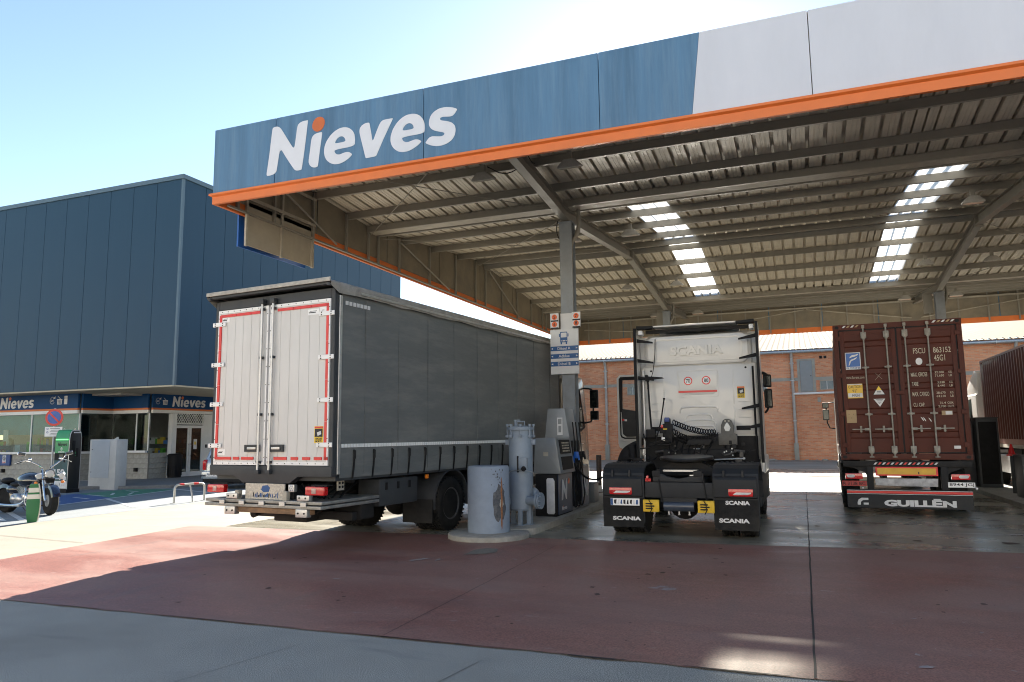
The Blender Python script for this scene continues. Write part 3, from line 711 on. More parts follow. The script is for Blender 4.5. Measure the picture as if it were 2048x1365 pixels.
# the block plinth, block by block
bme = {}
def blocks(x0, y0, x1, y1, n0=.12):
    L = math.hypot(x1-x0, y1-y0); d = ((x1-x0)/L, (y1-y0)/L); ang = math.atan2(d[1], d[0])
    for r in range(5):
        s = -.2 if r % 2 else 0
        while s < L-.02:
            a = max(s, 0); c = min(s+.4, L); w = round(c-a-.008, 3)
            if w > .03:
                if w not in bme: bme[w] = B().box(0, w, 0, .08, 0, .207, .006, 1).mesh('block')
                link('block', bme[w], m_block, sh, (x0+d[0]*a, y0+d[1]*a, n0+r*.215), (0, 0, ang))
            s += .4
blocks(-33.4, 22.0, -27.75, 22.0); blocks(-27.75+.0, 22.085, -27.75, 23.6); blocks(-27.66, 23.6, -25.65, 23.6); blocks(-25.65, 23.685, -25.65, 24.6)
B().box(-44, -33.42, 22.0, 22.08, .12, 1.2).build('plinth', m_block, sh)
for (x, y, i) in ((-30.6, 22.03, 0), (-29.2, 22.03, 0), (-33.6, 22.03, 0), (-36.5, 22.03, 0), (-27.78, 22.03, 0), (-26.4, 23.63, 2), (-25.7, 23.63, 2)):
    B().box(x-.03, x+.03, y-.03, y+.03, 1.29, 2.86).build('mullion', m_wfr, sh)
# blinds, interior
B().box(-44, -27.95, 22.35, 22.37, 2.02, 2.9).build('roller_blind', m_blind, sh)
B().box(-27.9, -27.88, 22.2, 22.9, 1.95, 2.9).build('roller_blind', m_blind, sh)
B().box(-44, -26, 30, 30.1, .12, 3.7).box(-44, -26, 22.4, 30, 3.6, 3.7).box(-44, -26, 22.1, 36.5, .1, .125).build('interior_wall', mat('inner_wall', (.35, .33, .3), .8, var=.1), sh)
rs = random.Random(11)
gm = [mat('goods_'+nm, c_, .5, var=.2, scale=9) for nm, c_ in (('red', (.4, .04, .03)), ('green', (.10, .4, .04)), ('white', (.6, .6, .6)), ('yellow', (.6, .42, .05)), ('blue', (.05, .15, .4)), ('brown', (.18, .1, .05)))]
for k, (x, y) in enumerate(((-40, 23.6), (-37.2, 24.4), (-34.6, 23.5), (-32.2, 24.2), (-30, 23.4), (-28.6, 25), (-27.0, 25.2), (-28, 27.5))):
    t = thing('shop_shelf', 'shelf of goods inside the shop, dim through the window glass', 'shelf', (x, y, .125), 0, 'shelves inside the shop')
    B().box(-.8, .8, -.02, .02, 0, 1.7).box(-.8, .8, -.2, .2, .4, .43).box(-.8, .8, -.2, .2, .9, .93).box(-.8, .8, -.2, .2, 1.4, 1.43).build('frame', m_dim, t)
    for z in (.43, .93, 1.43):
        xx = -.75
        while xx < .65:
            w = rs.uniform(.08, .25)
            B().box(xx, xx+w-.01, -.17, -.04, z, z+rs.uniform(.15, .36)).build('goods', rs.choice(gm), t); xx += w
for k, (x, z0, h, w, mm) in enumerate(((-32.4, 1.75, .5, .3, m_pale), (-30.9, 1.3, .42, .36, gm[1]), (-31.6, 1.3, .28, .3, m_pale), (-34.9, 1.3, .45, .25, m_pale))):
    B().box(x, x+w, 22.06, 22.07, z0, z0+h).build('window_poster', mm, sh)
# band lettering and symbols
logo(-32.45, 3.13, .50, 21.865, m_pale, m_dot, sh, thick=.004)
MB = Matrix.Translation((-25.65, 0, 0)) @ RZ(PI/2)
logo(24.62, 3.16, .46, -.148, m_pale, m_dot, sh, M=MB)
def symbols(x, z, s, y, M, fridge):
    text('24', x-.05*s, x+.05*s, z-.035*s, z+.035*s, y-.001, m_pale, sh, .02, M=M)
    b = B(); b.ring([(x+.11*s*math.cos(a), z+.12*s*math.sin(a)) for a in [R(50+280*k/20) for k in range(21)]]+[(x+.085*s*math.cos(a), z+.095*s*math.sin(a)) for a in [R(330-280*k/20) for k in range(21)]],
        [(x+.105*s*math.cos(a), z+.115*s*math.sin(a)) for a in [R(50+280*k/20) for k in range(21)]]+[(x+.09*s*math.cos(a), z+.10*s*math.sin(a)) for a in [R(330-280*k/20) for k in range(21)]], 'y', y-.004, y, M)
    b.prism([(x+.04*s, z+.06*s), (x+.13*s, z+.06*s), (x+.13*s, z+.14*s)], 'y', y-.004, y, M=M); b.build('clock_symbol', m_pale, sh)
    x += .33*s
    b = B(); b.prism([(x-.12*s, z+.04*s), (x+.12*s, z+.04*s), (x+.12*s, z), (x-.12*s, z)], 'y', y-.004, y, M=M)
    for k in range(4): b.box(x-.1*s+k*.056*s, x-.07*s+k*.056*s, y-.004, y, z-.11*s, z-.004*s, M=M)
    b.box(x-.1*s, x+.1*s, y-.004, y, z-.13*s, z-.112*s, M=M)
    b.prism([(x-.09*s, z+.13*s), (x-.06*s, z+.13*s), (x+.05*s, z+.045*s), (x+.02*s, z+.045*s)], 'y', y-.004, y, M=M); b.build('basket_symbol', m_pale, sh)
    if fridge:
        x += .28*s
        B().prism(rrect(x-.07*s, x+.07*s, z-.13*s, z+.06*s, .015*s), 'y', y-.004, y, M=M).prism(rrect(x-.07*s, x+.07*s, z+.075*s, z+.14*s, .015*s), 'y', y-.004, y, M=M).build('fridge_symbol', m_pale, sh)
symbols(-29.25, 3.42, 1.3, 21.866, Matrix.Identity(4), True)
symbols(23.85, 3.38, 1.15, -.149, MB, False)
# entrance: post, lattice, two glazed leaves
dw = Matrix.Translation((-25.65, 0, 0)) @ RZ(PI/2)            # local x runs along +y, local -y points to +x
B().box(24.6, 24.85, -.22, 0, .12, 2.86, M=dw).build('door_post', m_wfr, sh)
B().box(26.55, 27.1, -.06, .02, .12, 2.86, M=dw).build('door_post', m_wfr, sh)
B().ring([(24.85, 2.4), (26.55, 2.4), (26.55, 3.0), (24.85, 3.0)], [(24.9, 2.45), (26.5, 2.45), (26.5, 2.95), (24.9, 2.95)], 'y', -.13, -.08, M=dw).build('transom_frame', m_wfr, sh)
b = B()
for k in range(12):
    for s in (-1, 1):
        for r in range(3):
            xx = 24.97+k*.136; zz = 2.53+r*.17
            b.tube([(xx-.06, -.1-.006*s, zz-.08*s), (xx+.06, -.1-.006*s, zz+.08*s)], .014, 5, M=dw)
b.build('lattice', m_wfr, sh)
B().box(24.9, 26.5, -.02, .0, 2.4, 2.95, M=dw).build('transom_back', m_dim, sh)
for a, c in ((24.87, 25.72), (25.74, 26.53)):
    fr = B().ring([(a, .12), (c, .12), (c, 2.36), (a, 2.36)], [(a+.1, .32), (c-.1, .32), (c-.1, 2.24), (a+.1, 2.24)], 'y', -.09, -.04, M=dw).build('door', m_wfr, sh)
    B().box(a+.09, c-.09, -.068, -.06, .3, 2.26, M=dw).build('pane', m_darkglass, fr)
    hx = c-.05 if a < 25 else a+.05
    B().tube([(hx, -.09, 1.0), (hx, -.14, 1.05), (hx, -.14, 1.5), (hx, -.09, 1.55)], .012, 6, M=dw).build('handle', m_alu, fr)
B().box(26.0, 26.2, -.07, -.0685, 1.3, 1.75, M=dw).build('notice', m_pale, sh)
B().box(26.04, 26.16, -.074, -.0705, 1.5, 1.64, M=dw).build('notice_print', gm[3], sh)
B().box(26.72, 26.78, -.1, -.06, 1.35, 1.5, M=dw).build('intercom', m_black, sh)
B().box(27.1, 36.9, -.02, 0, .12, 2.86, M=dw).build('side_window', m_darkglass, sh)
for yy in (27.15, 28.3, 29.5): B().box(yy-.05, yy+.05, -.06, .02, .12, 2.86, M=dw).build('mullion', m_wfr, sh)
B().box(27.1, 36.9, -.05, .02, 2.2, 2.3, M=dw).build('transom', m_wfr, sh)
# blue information board with a no-smoking notice on the plinth, gas box
nb = thing('wall_board', 'long dark blue board on the block plinth with a no smoking notice at its end', 'board', (-32.6, 21.93, .72))
B().box(-3.2, .95, -.03, .04, 0, .46, .005, 1).build('board', mat('board_blue', (.012, .05, .2), .4, var=.05), nb)
B().box(.5, .72, -.036, -.031, .1, .43).build('notice', m_pale, nb)
B().ring(circ(.61, .3, .085), circ(.61, .3, .065), 'y', -.04, -.0365).build('ring_symbol', m_ink, nb)
B().prism([(.58, .25), (.64, .25), (.63, .33), (.61, .36), (.59, .33)], 'y', -.04, -.0365).build('flame_symbol', m_ink, nb)
text('NO FUMAR', .515, .705, .115, .165, -.0365, m_red, nb, .02)
for (x, y, lb) in ((-32.1, 21.94, 'small black socket box on the plinth below the blue board'), (-26.25, 23.54, 'small black socket box on the plinth beside the bin')):
    t = thing('socket_box', lb, 'box', (x, y, .42), 0, 'socket boxes on the plinth')
    B().box(-.07, .07, -.05, .06, 0, .16, .008).build('housing', m_black, t); B().box(-.05, .05, -.056, -.051, .02, .14, .004, 1).build('cover', m_dark, t)

# ============================================================ BRICK BUILDING
M = bpy.data.materials.new('brickwork'); M.use_nodes = True
n = M.node_tree.nodes; l = M.node_tree.links; p = n['Principled BSDF']
tc = n.new('ShaderNodeTexCoord'); sp = n.new('ShaderNodeSeparateXYZ'); cb = n.new('ShaderNodeCombineXYZ')
l.new(tc.outputs['Object'], sp.inputs[0]); l.new(sp.outputs[0], cb.inputs[0]); l.new(sp.outputs[2], cb.inputs[1])
bt = n.new('ShaderNodeTexBrick'); l.new(cb.outputs[0], bt.inputs[0])
bt.inputs['Color1'].default_value = (.56, .20, .095, 1); bt.inputs['Color2'].default_value = (.66, .33, .18, 1); bt.inputs['Mortar'].default_value = (.46, .32, .22, 1)
bt.inputs['Scale'].default_value = 1; bt.inputs['Mortar Size'].default_value = .009; bt.inputs['Brick Width'].default_value = .29; bt.inputs['Row Height'].default_value = .085; bt.inputs['Bias'].default_value = -.1
nz = n.new('ShaderNodeTexNoise'); nz.inputs['Scale'].default_value = .35; nz.inputs['Detail'].default_value = 8; l.new(tc.outputs['Object'], nz.inputs[0])
mr = n.new('ShaderNodeMapRange'); mr.inputs[1].default_value = .3; mr.inputs[2].default_value = .7; mr.inputs[3].default_value = .72; mr.inputs[4].default_value = 1.2; l.new(nz.outputs[0], mr.inputs[0])
mx = n.new('ShaderNodeMix'); mx.data_type = 'RGBA'; mx.blend_type = 'MULTIPLY'; mx.inputs[0].default_value = 1
l.new(bt.outputs[0], mx.inputs[6]); l.new(mr.outputs[0], mx.inputs[7]); l.new(mx.outputs[2], p.inputs['Base Color']); p.inputs['Roughness'].default_value = .85
bu = n.new('ShaderNodeBump'); bu.inputs['Strength'].default_value = .5; bu.inputs['Distance'].default_value = .01; bu.invert = True
l.new(bt.outputs['Fac'], bu.inputs['Height']); l.new(bu.outputs[0], p.inputs['Normal'])
m_brick = M
m_tile = mat('pale_roof_tile', (.27, .20, .135), .9, spec=.1, var=.2, scale=1.5, dirt=.45, dcol=(.22, .18, .14), dscale=1)
m_rconc = mat('rendered_band', (.30, .29, .25), .85, var=.12, scale=3)
bb = thing('brick_warehouse', 'long brick warehouse behind the canopy with corrugated pale roof, gutter and downpipes', 'building', (0, 0, 0))
WY = 49.5
B().box(-42, 45, WY, WY+.3, -.2, 6.75).build('wall', m_brick, bb)
B().box(-42, 45, WY-.02, WY+.02, 4.91, 5.12).build('band', m_rconc, bb)
B().box(-42, 45, WY-.06, WY+.1, 6.72, 6.92).build('cornice', mat('cornice', (.40, .24, .16), .8, var=.1), bb)
rw = []
Y0, Z0, sl = WY-.45, 6.90, .185
xs = [-36+.0567*k for k in range(int(72/.0567))]
for j, yy in enumerate([0, 1.25, 1.2501, 2.5, 2.5001, 3.75, 3.7501, 5, 5.0001, 8, 23]):
    lift = 0
    rw.append([(x, Y0+yy, Z0+yy*sl+.055*math.sin(2*PI*x/.34)) for x in xs])
B().sheet(rw).build('roof', m_tile, bb, 80)
B().tube([(-42, WY-.42, 6.72), (45, WY-.42, 6.72)], .09, 10).build('gutter', m_galv, bb)
B().box(-42, 45, 70, 72, 0, 9).build('rear_wall', m_brick, bb)
for x in [-40+2.3*k for k in range(37)]:
    B().box(x, x+.04, WY-.53, WY-.05, 6.63, 6.81).build('gutter_bracket', m_galv, bb)
m_dpipe = mat('grey_downpipe', (.36, .34, .31), .6, var=.15, dirt=.3)
for x in (-24.2, -12.35, -.38, 11.6, 23.6):
    B().tube([(x, WY-.42, 6.7), (x, WY-.3, 6.5), (x, WY-.12, 6.3), (x, WY-.12, 1.0)], .085, 10, 1).build('downpipe', m_dpipe, bb)
    B().box(x-.14, x+.14, WY-.26, WY, .02, 1.05, .01).build('pipe_guard', m_rconc, bb)
    for z in (2.4, 4.9, 6.0): B().box(x-.12, x+.12, WY-.22, WY+.01, z, z+.06).build('pipe_clip', m_galv, bb)
dr = B().box(.08, .80, WY-.05, WY+.02, 4.24, 6.17, .005, 1).build('door', mat('grey_door', (.2, .215, .22), .5, var=.06), bb)
B().cyl((.70, WY-.09, 5.2), (.70, WY-.05, 5.2), .03, 10).build('handle', m_black, dr)
B().ring([(-.08, 4.2), (.97, 4.2), (.97, 6.27), (-.08, 6.27)], [(.07, 4.24), (.81, 4.24), (.81, 6.18), (.07, 6.18)], 'y', WY-.03, WY+.01).build('door_surround', m_rconc, bb)
for a, c, z0, z1 in ((1.24, 1.95, 4.36, 4.84), (-10.85, -10.2, 4.38, 4.86), (-2.6, -1.95, 4.36, 4.84), (13.2, 13.9, 4.36, 4.84)):
    w = B().ring([(a-.05, z0-.05), (c+.05, z0-.05), (c+.05, z1+.05), (a-.05, z1+.05)], [(a, z0), (c, z0), (c, z1), (a, z1)], 'y', WY-.04, WY+.01).build('window', m_rconc, bb)
    B().box(a, c, WY-.015, WY-.005, z0, z1).build('pane', mat('dusty_pane', (.12, .16, .17), .25, var=.2) if a == 1.24 else bpy.data.materials['dusty_pane'], w)
    B().box((a+c)/2-.02, (a+c)/2+.02, WY-.03, WY-.016, z0, z1).build('bar', m_galv, w)
for x in (1.25, 1.5): B().box(x, x+.16, WY-.04, WY-.002, 6.25, 6.42).build('vent', m_black, bb)
B().tube([(-.36, WY-.16, 4.1), (3.5, WY-.16, 4.13)], .07, 8).build('drain_pipe', m_wfr, bb)
B().box(1.0, 1.2, WY-.01, WY-.004, 3.55, 3.85).build('render_patch', m_rconc, bb)
rub = random.Random(5)
for q in range(16):
    x = rub.choice((-2.5, -2.2, -1.9, -1.7, .3, .7, 1.1)) + rub.uniform(-.2, .2)
    s = rub.uniform(.05, .14)
    t = B().sph((0, 0, 0), s, 7, (1.4, 1, .6)).build('rubble', m_rconc, None, 60, (x, WY-.5+rub.uniform(-.2, .3), s*.3))
    tag(t, 'small pale rubble lumps lying at the foot of the brick wall', 'rubble', 'rubble by the brick wall')
# ============================================================ VEHICLES
def turn_x(s): return Matrix.Rotation(s*PI/2, 4, 'Y')
_wm = {}
def wheel(par, x, y, r, w, s, rr=.29, deep=.16, mrim=None):
    """tyre with a dished steel rim as its child; s is the outward side (+1 right)"""
    k = (r, w, s, rr, deep)
    if k not in _wm:
        M = turn_x(s)
        prof = [(rr, -w/2), (r-.09, -w/2), (r-.03, -w/2+.02), (r, -w/2+.05)]
        for g in (-.3, -.1, .1, .3):
            prof += [(r, g*w-.012), (r-.012, g*w-.009), (r-.012, g*w+.009), (r, g*w+.012)]
        prof += [(r, w/2-.05), (r-.03, w/2-.02), (r-.09, w/2), (r-.14, w/2+.004), (rr+.01, w/2-.005), (rr, w/2-.03)]
        b = B().lathe(prof, 36, M)
        for a in range(40):
            for q in (-1, 1):
                A = Matrix.Rotation(a*2*PI/40, 4, 'Z')
                b.box(r-.02, r+.004, -.014, .014, min(q*w*.30, q*w*.46), max(q*w*.30, q*w*.46), M=M @ A)
        me = b.mesh('wheel'); me.materials.append(m_rubber)
        b = B().lathe([(rr+.012, w/2-.045), (rr+.005, w/2-.012), (rr-.015, w/2-.02), (rr-.03, w/2-.06), (rr-.06, w/2-deep+.03), (rr-.09, w/2-deep), (.16, w/2-deep+.02), (.145, w/2-deep+.05), (.12, w/2-deep+.09), (.09, w/2-deep+.11), (0, w/2-deep+.11)], 32, M)
        for a in range(10):
            p = (.185*math.cos(a*PI/5), .185*math.sin(a*PI/5))
            b.cyl((*p, w/2-deep), (*p, w/2-deep+.05), .016, 6, M=M)
        mr = b.mesh('rim'); mr.materials.append(mrim or m_rim)
        b = B()
        for a in range(8):
            p = (.232*math.cos((a+.5)*PI/4), .232*math.sin((a+.5)*PI/4))
            b.cyl((*p, w/2-deep-.002), (*p, w/2-deep+.012), .026, 10, M=M)
        mh = b.mesh('hand_hole'); mh.materials.append(m_black)
        _wm[k] = (me, mr, mh)
    me, mr, mh = _wm[k]
    t = link('wheel', me, None, par, (x, y, r))
    link('rim', mr, None, t); link('hand_holes', mh, None, t)
    return t
m_rim = mat('steel_rim', (.09, .09, .09), .5, metal=.3, var=.25, scale=9, dirt=.5, dcol=(.05, .045, .04))

# ------------------------------------------------------------ curtain-side lorry
m_door = mat('white_door_panel', (.60, .59, .57), .45, var=.05, scale=1.3, dirt=.3, dcol=(.42, .40, .36), dscale=1.6, stretch=(1, 1, .35))
m_frame = mat('anthracite_frame', (.038, .042, .047), .5, spec=.35, var=.15, scale=5, dirt=.35, dcol=(.10, .09, .08))
m_curt = mat('grey_curtain', (.125, .135, .135), .55, var=.12, scale=1.6, bump=1.0, bscale=6, dirt=.8, dcol=(.20, .20, .185), dscale=1.6, stretch=(1, .45, 2.2))
m_tarp = mat('faded_roof_tarp', (.27, .255, .225), .75, var=.3, scale=5, bump=.4, bscale=25, dirt=.5, dcol=(.28, .26, .22), dscale=3)
m_cabp = mat('champagne_cab_paint', (.34, .31, .26), .25, metal=.35, var=.03, coat=.6)
ta = thing('curtain_side_lorry', 'grey curtain-sided lorry with white rear doors edged in red tape and folded tail lift', 'lorry', (-7.77, 9.44, 0), R(-5.7))
HW = 1.275
# rear frame
B().box(-HW, -1.2, 0, .1, 1.2, 4.02, .008, 1).box(1.2, HW, 0, .1, 1.2, 4.02, .008, 1).box(-1.2, 1.2, .004, .1, 3.87, 4.02, .006, 1).build('rear_frame', m_frame, ta)
B().prism([(-1.272, 1.325), (1.272, 1.325), (1.272, 1.17), (.62, 1.165), (.45, 1.06), (-.52, 1.06), (-.72, 1.165), (-1.272, 1.17)], 'y', -.012, .12, .006).build('sill', m_frame, ta)
for s in (-1, 1):
    a, c = (-1.195, -.075) if s < 0 else (-.035, 1.195)
    dr = B().box(a, c, .03, .07, 1.335, 3.86).build('door', m_door, ta)
    npl = 6; w = (c-a-.04)/npl
    for k in range(npl):
        B().box(a+.02+k*w+.0015, a+.02+(k+1)*w-.0015, .0, .035, 1.37, 3.83, .004, 1).build('plank', m_door, dr)
    B().ring([(a, 1.335), (c, 1.335), (c, 3.86), (a, 3.86)], [(a+.03, 1.385), (c-.03, 1.385), (c-.03, 3.81), (a+.03, 3.81)], 'y', -.012, .03).build('edge_profile', m_white, dr)
    # screws along the profile
    b = B()
    for k in range(9):
        z = 1.45+k*.285
        for x in (a+.014, c-.014): b.cyl((x, -.018, z), (x, -.01, z), .007, 6)
    for k in range(8):
        x = a+.08+k*(c-a-.16)/7
        for z in (1.36, 3.835): b.cyl((x, -.018, z), (x, -.01, z), .007, 6)
    struct(b.build('rivets', m_black, dr), 'stuff')
    xb = -.175 if s < 0 else .06
    B().cyl((xb, -.05, 1.24), (xb, -.05, 3.93), .021, 12).build('locking_bar', m_alu, dr)
    b = B()
    for z in (1.22, 1.36, 2.1, 3.0, 3.78, 3.9): b.box(xb-.035, xb+.035, -.06, -.01, z, z+.04, .004, 1)
    b.box(xb-.045, xb+.045, -.085, -.012, 3.88, 3.96, .008).box(xb-.045, xb+.045, -.08, -.012, 1.2, 1.26, .008)
    b.build('bar_keeper', m_frame, dr)
    xl = (-.48, -.17) if s < 0 else (.03, .33)
    B().ring([(xl[0], 1.54), (xl[1], 1.54), (xl[1], 1.65), (xl[0], 1.65)], [(xl[0]+.035, 1.565), (xl[1]-.035, 1.565), (xl[1]-.035, 1.625), (xl[0]+.035, 1.625)], 'y', -.045, -.012).box(xl[0]+.03, xl[1]-.03, -.035, -.0125, 1.56, 1.63, .008).build('lock', m_frame, dr)
    B().box(xl[0]+.07, xl[1]-.05, -.06, -.035, 1.575, 1.615, .008).build('lock_handle', m_alu, dr)
    # red outline tape
    xe = a+.05 if s < 0 else c-.05
    for z0, z1 in ((1.42, 1.98), (1.985, 2.62), (2.625, 3.2), (3.205, 3.78)): B().box(xe-.024, xe+.024, -.0155, .0, z0, z1).build('red_tape', m_red, dr)
    lo, hi = (a+.05, -.24) if s < 0 else (.12, c-.03)
    q = lo
    for w_ in ((.36, .33, .2) if s < 0 else (.34, .36, .34)):
        B().box(q, min(q+w_-.008, hi), -.0155, .0, 3.745, 3.79).build('red_tape', m_red, dr); q += w_
    q = lo
    for w_, g_ in (((.34, .05), (.13, .05), (.26, .05)) if s < 0 else ((.26, .09), (.14, .09), (.15, .08), (.15, .06), (.16, 0))):
        B().box(q, min(q+w_, c), -.0155, .0, 1.415, 1.46).build('red_tape', m_red, dr); q += w_+g_
    for z in (3.63, 2.96, 2.31, 1.64):
        x0, x1 = (-1.31, -1.02) if s < 0 else (.98, 1.285)
        hg = B().box(x0, x1, -.03, -.014, z-.035, z+.035, .005, 1).build('hinge', m_white, dr)
        b = B()
        for x in (x0+.06, x1-.06):
            for zz in (z-.018, z+.018): b.cyl((x, -.037, zz), (x, -.029, zz), .009, 6)
        b.build('bolt', m_black, hg)
# stickers on the doors
def blind_spot(par, x0, x1, z0, z1, y):
    st = B().box(x0, x1, y-.003, y, z0, z1).build('blind_spot_sticker', m_yellow, par)
    h = z1-z0; w = x1-x0
    B().box(x0+.02*w, x1-.02*w, y-.004, y-.0031, z1-.13*h, z1-.02*h).build('red_bar', m_red, st)
    B().box(x0+.05*w, x1-.05*w, y-.004, y-.0031, z0+.36*h, z1-.15*h).build('black_field', m_ink, st)
    B().prism([(x0+.3*w, z0+.62*h), (x0+.75*w, z0+.72*h), (x0+.8*w, z0+.52*h), (x0+.4*w, z0+.42*h)], 'y', y-.005, y-.0041).build('vehicle_symbol', m_pale, st)
    text('ANGLES', x0+.12*w, x1-.12*w, z0+.19*h, z0+.32*h, y-.0035, m_ink, st, .03)
    text('MORTS', x0+.15*w, x1-.15*w, z0+.04*h, z0+.16*h, y-.0035, m_ink, st, .03)
blind_spot(ta, .925, 1.095, 1.67, 1.92, -.004)
for x0, x1, z0, z1 in ((-1.13, -.95, 3.66, 3.74), (.74, .96, 3.63, 3.72), (.98, 1.11, 3.63, 3.74), (-1.12, -.95, 1.49, 1.58)):
    st = B().box(x0, x1, -.004, -.001, z0, z1).build('white_sticker', m_white, ta)
    B().box(x0+.02, x1-.06, -.0045, -.0041, z0+.03, z0+.045).box(x0+.04, x1-.04, -.0045, -.0041, z0+.055, z0+.062).build('print', m_ink, st)
# roof canopy, header, tarp
rw = []
rr_ = random.Random(4)
for j, y in enumerate([-.16+k*.2 for k in range(45)]):
    sag = .012*math.sin(j*1.7)+rr_.uniform(-.008, .008)
    e = -.012*math.sin(j*.9)+rr_.uniform(-.008, .008)
    if j == 0: e = .115
    rw.append([(-1.31, y, 3.93+e), (-1.325, y, 4.08), (-1.27, y, 4.125), (-.6, y, 4.135+sag*.4), (0, y, 4.14-sag*.4), (.6, y, 4.135+sag*.4), (1.27, y, 4.125), (1.33, y, 4.08), (1.315, y, 3.95+e*.8)])
B().sheet(rw).build('roof_tarp', m_tarp, ta, 60)
B().box(-1.315, 1.325, -.185, -.165, 4.085, 4.15, .008).build('roof_edge_band', mat('edge_band', (.36, .34, .30), .7, var=.3, scale=9), ta)
B().box(-1.26, 1.26, -.14, -.05, 4.05, 4.09).box(-1.3, -1.24, -.16, 8.6, 4.03, 4.07).box(1.24, 1.3, -.16, 8.6, 4.03, 4.07).build('roof_frame', m_frame, ta)
B().box(1.322, 1.336, .55, 8.5, 3.985, 4.02).build('roof_rail', m_alu, ta)
# body box, floor
B().box(-1.2, 1.2, .1, 8.58, 1.2, 1.32).box(-1.24, 1.24, 8.5, 8.6, 1.32, 4.03).box(-1.2, 1.2, .101, 8.5, 1.321, 4.0).build('body', m_frame, ta)
B().box(HW-.03, HW+.012, .1, .17, 1.2, 3.92, .006, 1).box(-HW-.012, -HW+.03, .1, .17, 1.2, 3.92, .006, 1).build('corner_profile', m_alu, ta)
for s in (-1, 1):
    rows = []
    for k in range(86):
        y = .17+k*.098
        rows.append([(s*(1.262+.005*math.sin(y*4.1+z*2)+.005*math.sin(y*9.7)*max(0, 1.9-z)+.004*math.sin(z*5+y)+.004*math.sin(z*23+2*math.sin(y*1.3))*max(0, (z-2.6)/1.3)), y, z) for z in (1.14, 1.2, 1.3, 1.45, 1.6, 1.9, 2.3, 2.6, 2.7, 2.8, 2.9, 3., 3.1, 3.2, 3.3, 3.4, 3.5, 3.6, 3.7, 3.8, 3.96)])
    B().sheet(rows).build('curtain', m_curt, ta, 60)
    # vertical welds in the cloth
    b = B()
    for k in range(9): b.box(min(s*1.266, s*1.2745), max(s*1.266, s*1.2745), .75+k*.9, .765+k*.9, 1.2, 3.93)
    b.build('curtain_seam', m_curt, ta)
    b = B()
    for k in range(120): b.box(min(s*1.262, s*1.2785), max(s*1.262, s*1.2785), .2+k*.07, .2+k*.07+.058, 1.595, 1.65)
    b.build('reflective_tape', m_white, ta)
    b = B()
    for k in range(7): b.box(min(s*1.262, s*1.2785), max(s*1.262, s*1.2785), .25+k*.09, .25+k*.09+.06, 3.79, 3.85)
    if s > 0: b.build('tape_flags', m_pale, ta)
    for k in range(17):
        y = .5+k*.49
        st = B().tube([(s*1.276, y, 1.56), (s*1.283, y+.005, 1.45), (s*1.285, y-.01, 1.3), (s*1.275, y-.03, 1.12)], .0155, 5, 1).build('strap', m_black, ta)
        B().box(min(s*1.278, s*1.30), max(s*1.278, s*1.30), y-.022, y+.022, 1.42, 1.55, .004, 1).build('buckle', m_dark, st)
# undercarriage
B().box(-.45, -.36, .1, 10.2, .78, 1.02).box(.36, .45, .1, 10.2, .78, 1.02).box(-1.15, 1.15, .6, .68, 1.05, 1.19).box(-1.15, 1.15, 2.0, 2.08, 1.05, 1.19).box(-1.15, 1.15, 4.6, 4.68, 1.05, 1.19).box(-1.15, 1.15, 6.4, 6.48, 1.05, 1.19).build('chassis', m_dark, ta)
B().box(-1.24, 1.24, .12, 8.55, 1.1, 1.2).build('side_rail', m_frame, ta)
bx = B().box(.72, 1.16, 1.3, 2.4, .62, 1.06, .02).build('storage_box', m_frame, ta)
for k in range(3): B().box(1.161, 1.175, 1.45+k*.33, 1.51+k*.33, .88, 1.0, .004, 1).build('catch', m_black, bx)
B().box(.5, 1.1, 4.6, 7.4, .5, 1.0, .05).box(-1.1, -.5, 4.6, 7.4, .5, 1.0, .05).build('tank', m_dark, ta)
B().cyl((-1.0, 3.43, .5), (1.0, 3.43, .5), .11, 12).sph((0, 3.43, .5), .26, 14).build('axle', m_dark, ta)
for s in (-1, 1):
    wheel(ta, s*1.08, 3.43, .5, .29, s); wheel(ta, s*.76, 3.43, .5, .28, s); wheel(ta, s*1.05, 9.15, .5, .3, s, deep=.03)
    x0, x1 = (s*.6, s*1.245)
    pr = [(.62*math.cos(a)+3.43, .62*math.sin(a)+.52) for a in [R(-8+196*k/16) for k in range(17)]]
    pin = [(.59*math.cos(a)+3.43, .59*math.sin(a)+.52) for a in [R(-8+196*k/16) for k in range(17)]]
    B().prism(pr+pin[::-1], 'x', min(x0, x1), max(x0, x1)).build('mudguard', m_frame, ta)
    B().box(min(x0, x1), max(x0, x1), 2.74, 2.76, .2, .62).build('mud_flap', m_rubber, ta)
    B().box(min(s*1.2, s*1.23), max(s*1.2, s*1.23), 4.3, 8.3, .5, .6).box(min(s*1.2, s*1.23), max(s*1.2, s*1.23), 4.3, 8.3, .8, .9).build('side_guard', m_alu, ta)
B().box(1.16, 1.2, 2.62, 2.7, 1.0, 1.07, .008).build('side_marker', m_orange, ta)
mk = B().box(1.13, 1.15, .28, .43, .95, 1.17).build('control_panel', m_gut, ta)
for k in range(3):
    for q in (0, 1): B().cyl((1.149, .32+q*.07, 1.0+k*.06), (1.158, .32+q*.07, 1.0+k*.06), .02, 10).build('button', m_black, mk)
m_pinklens = mat('pale_pink_lens', (.42, .27, .24), .2, coat=.5)
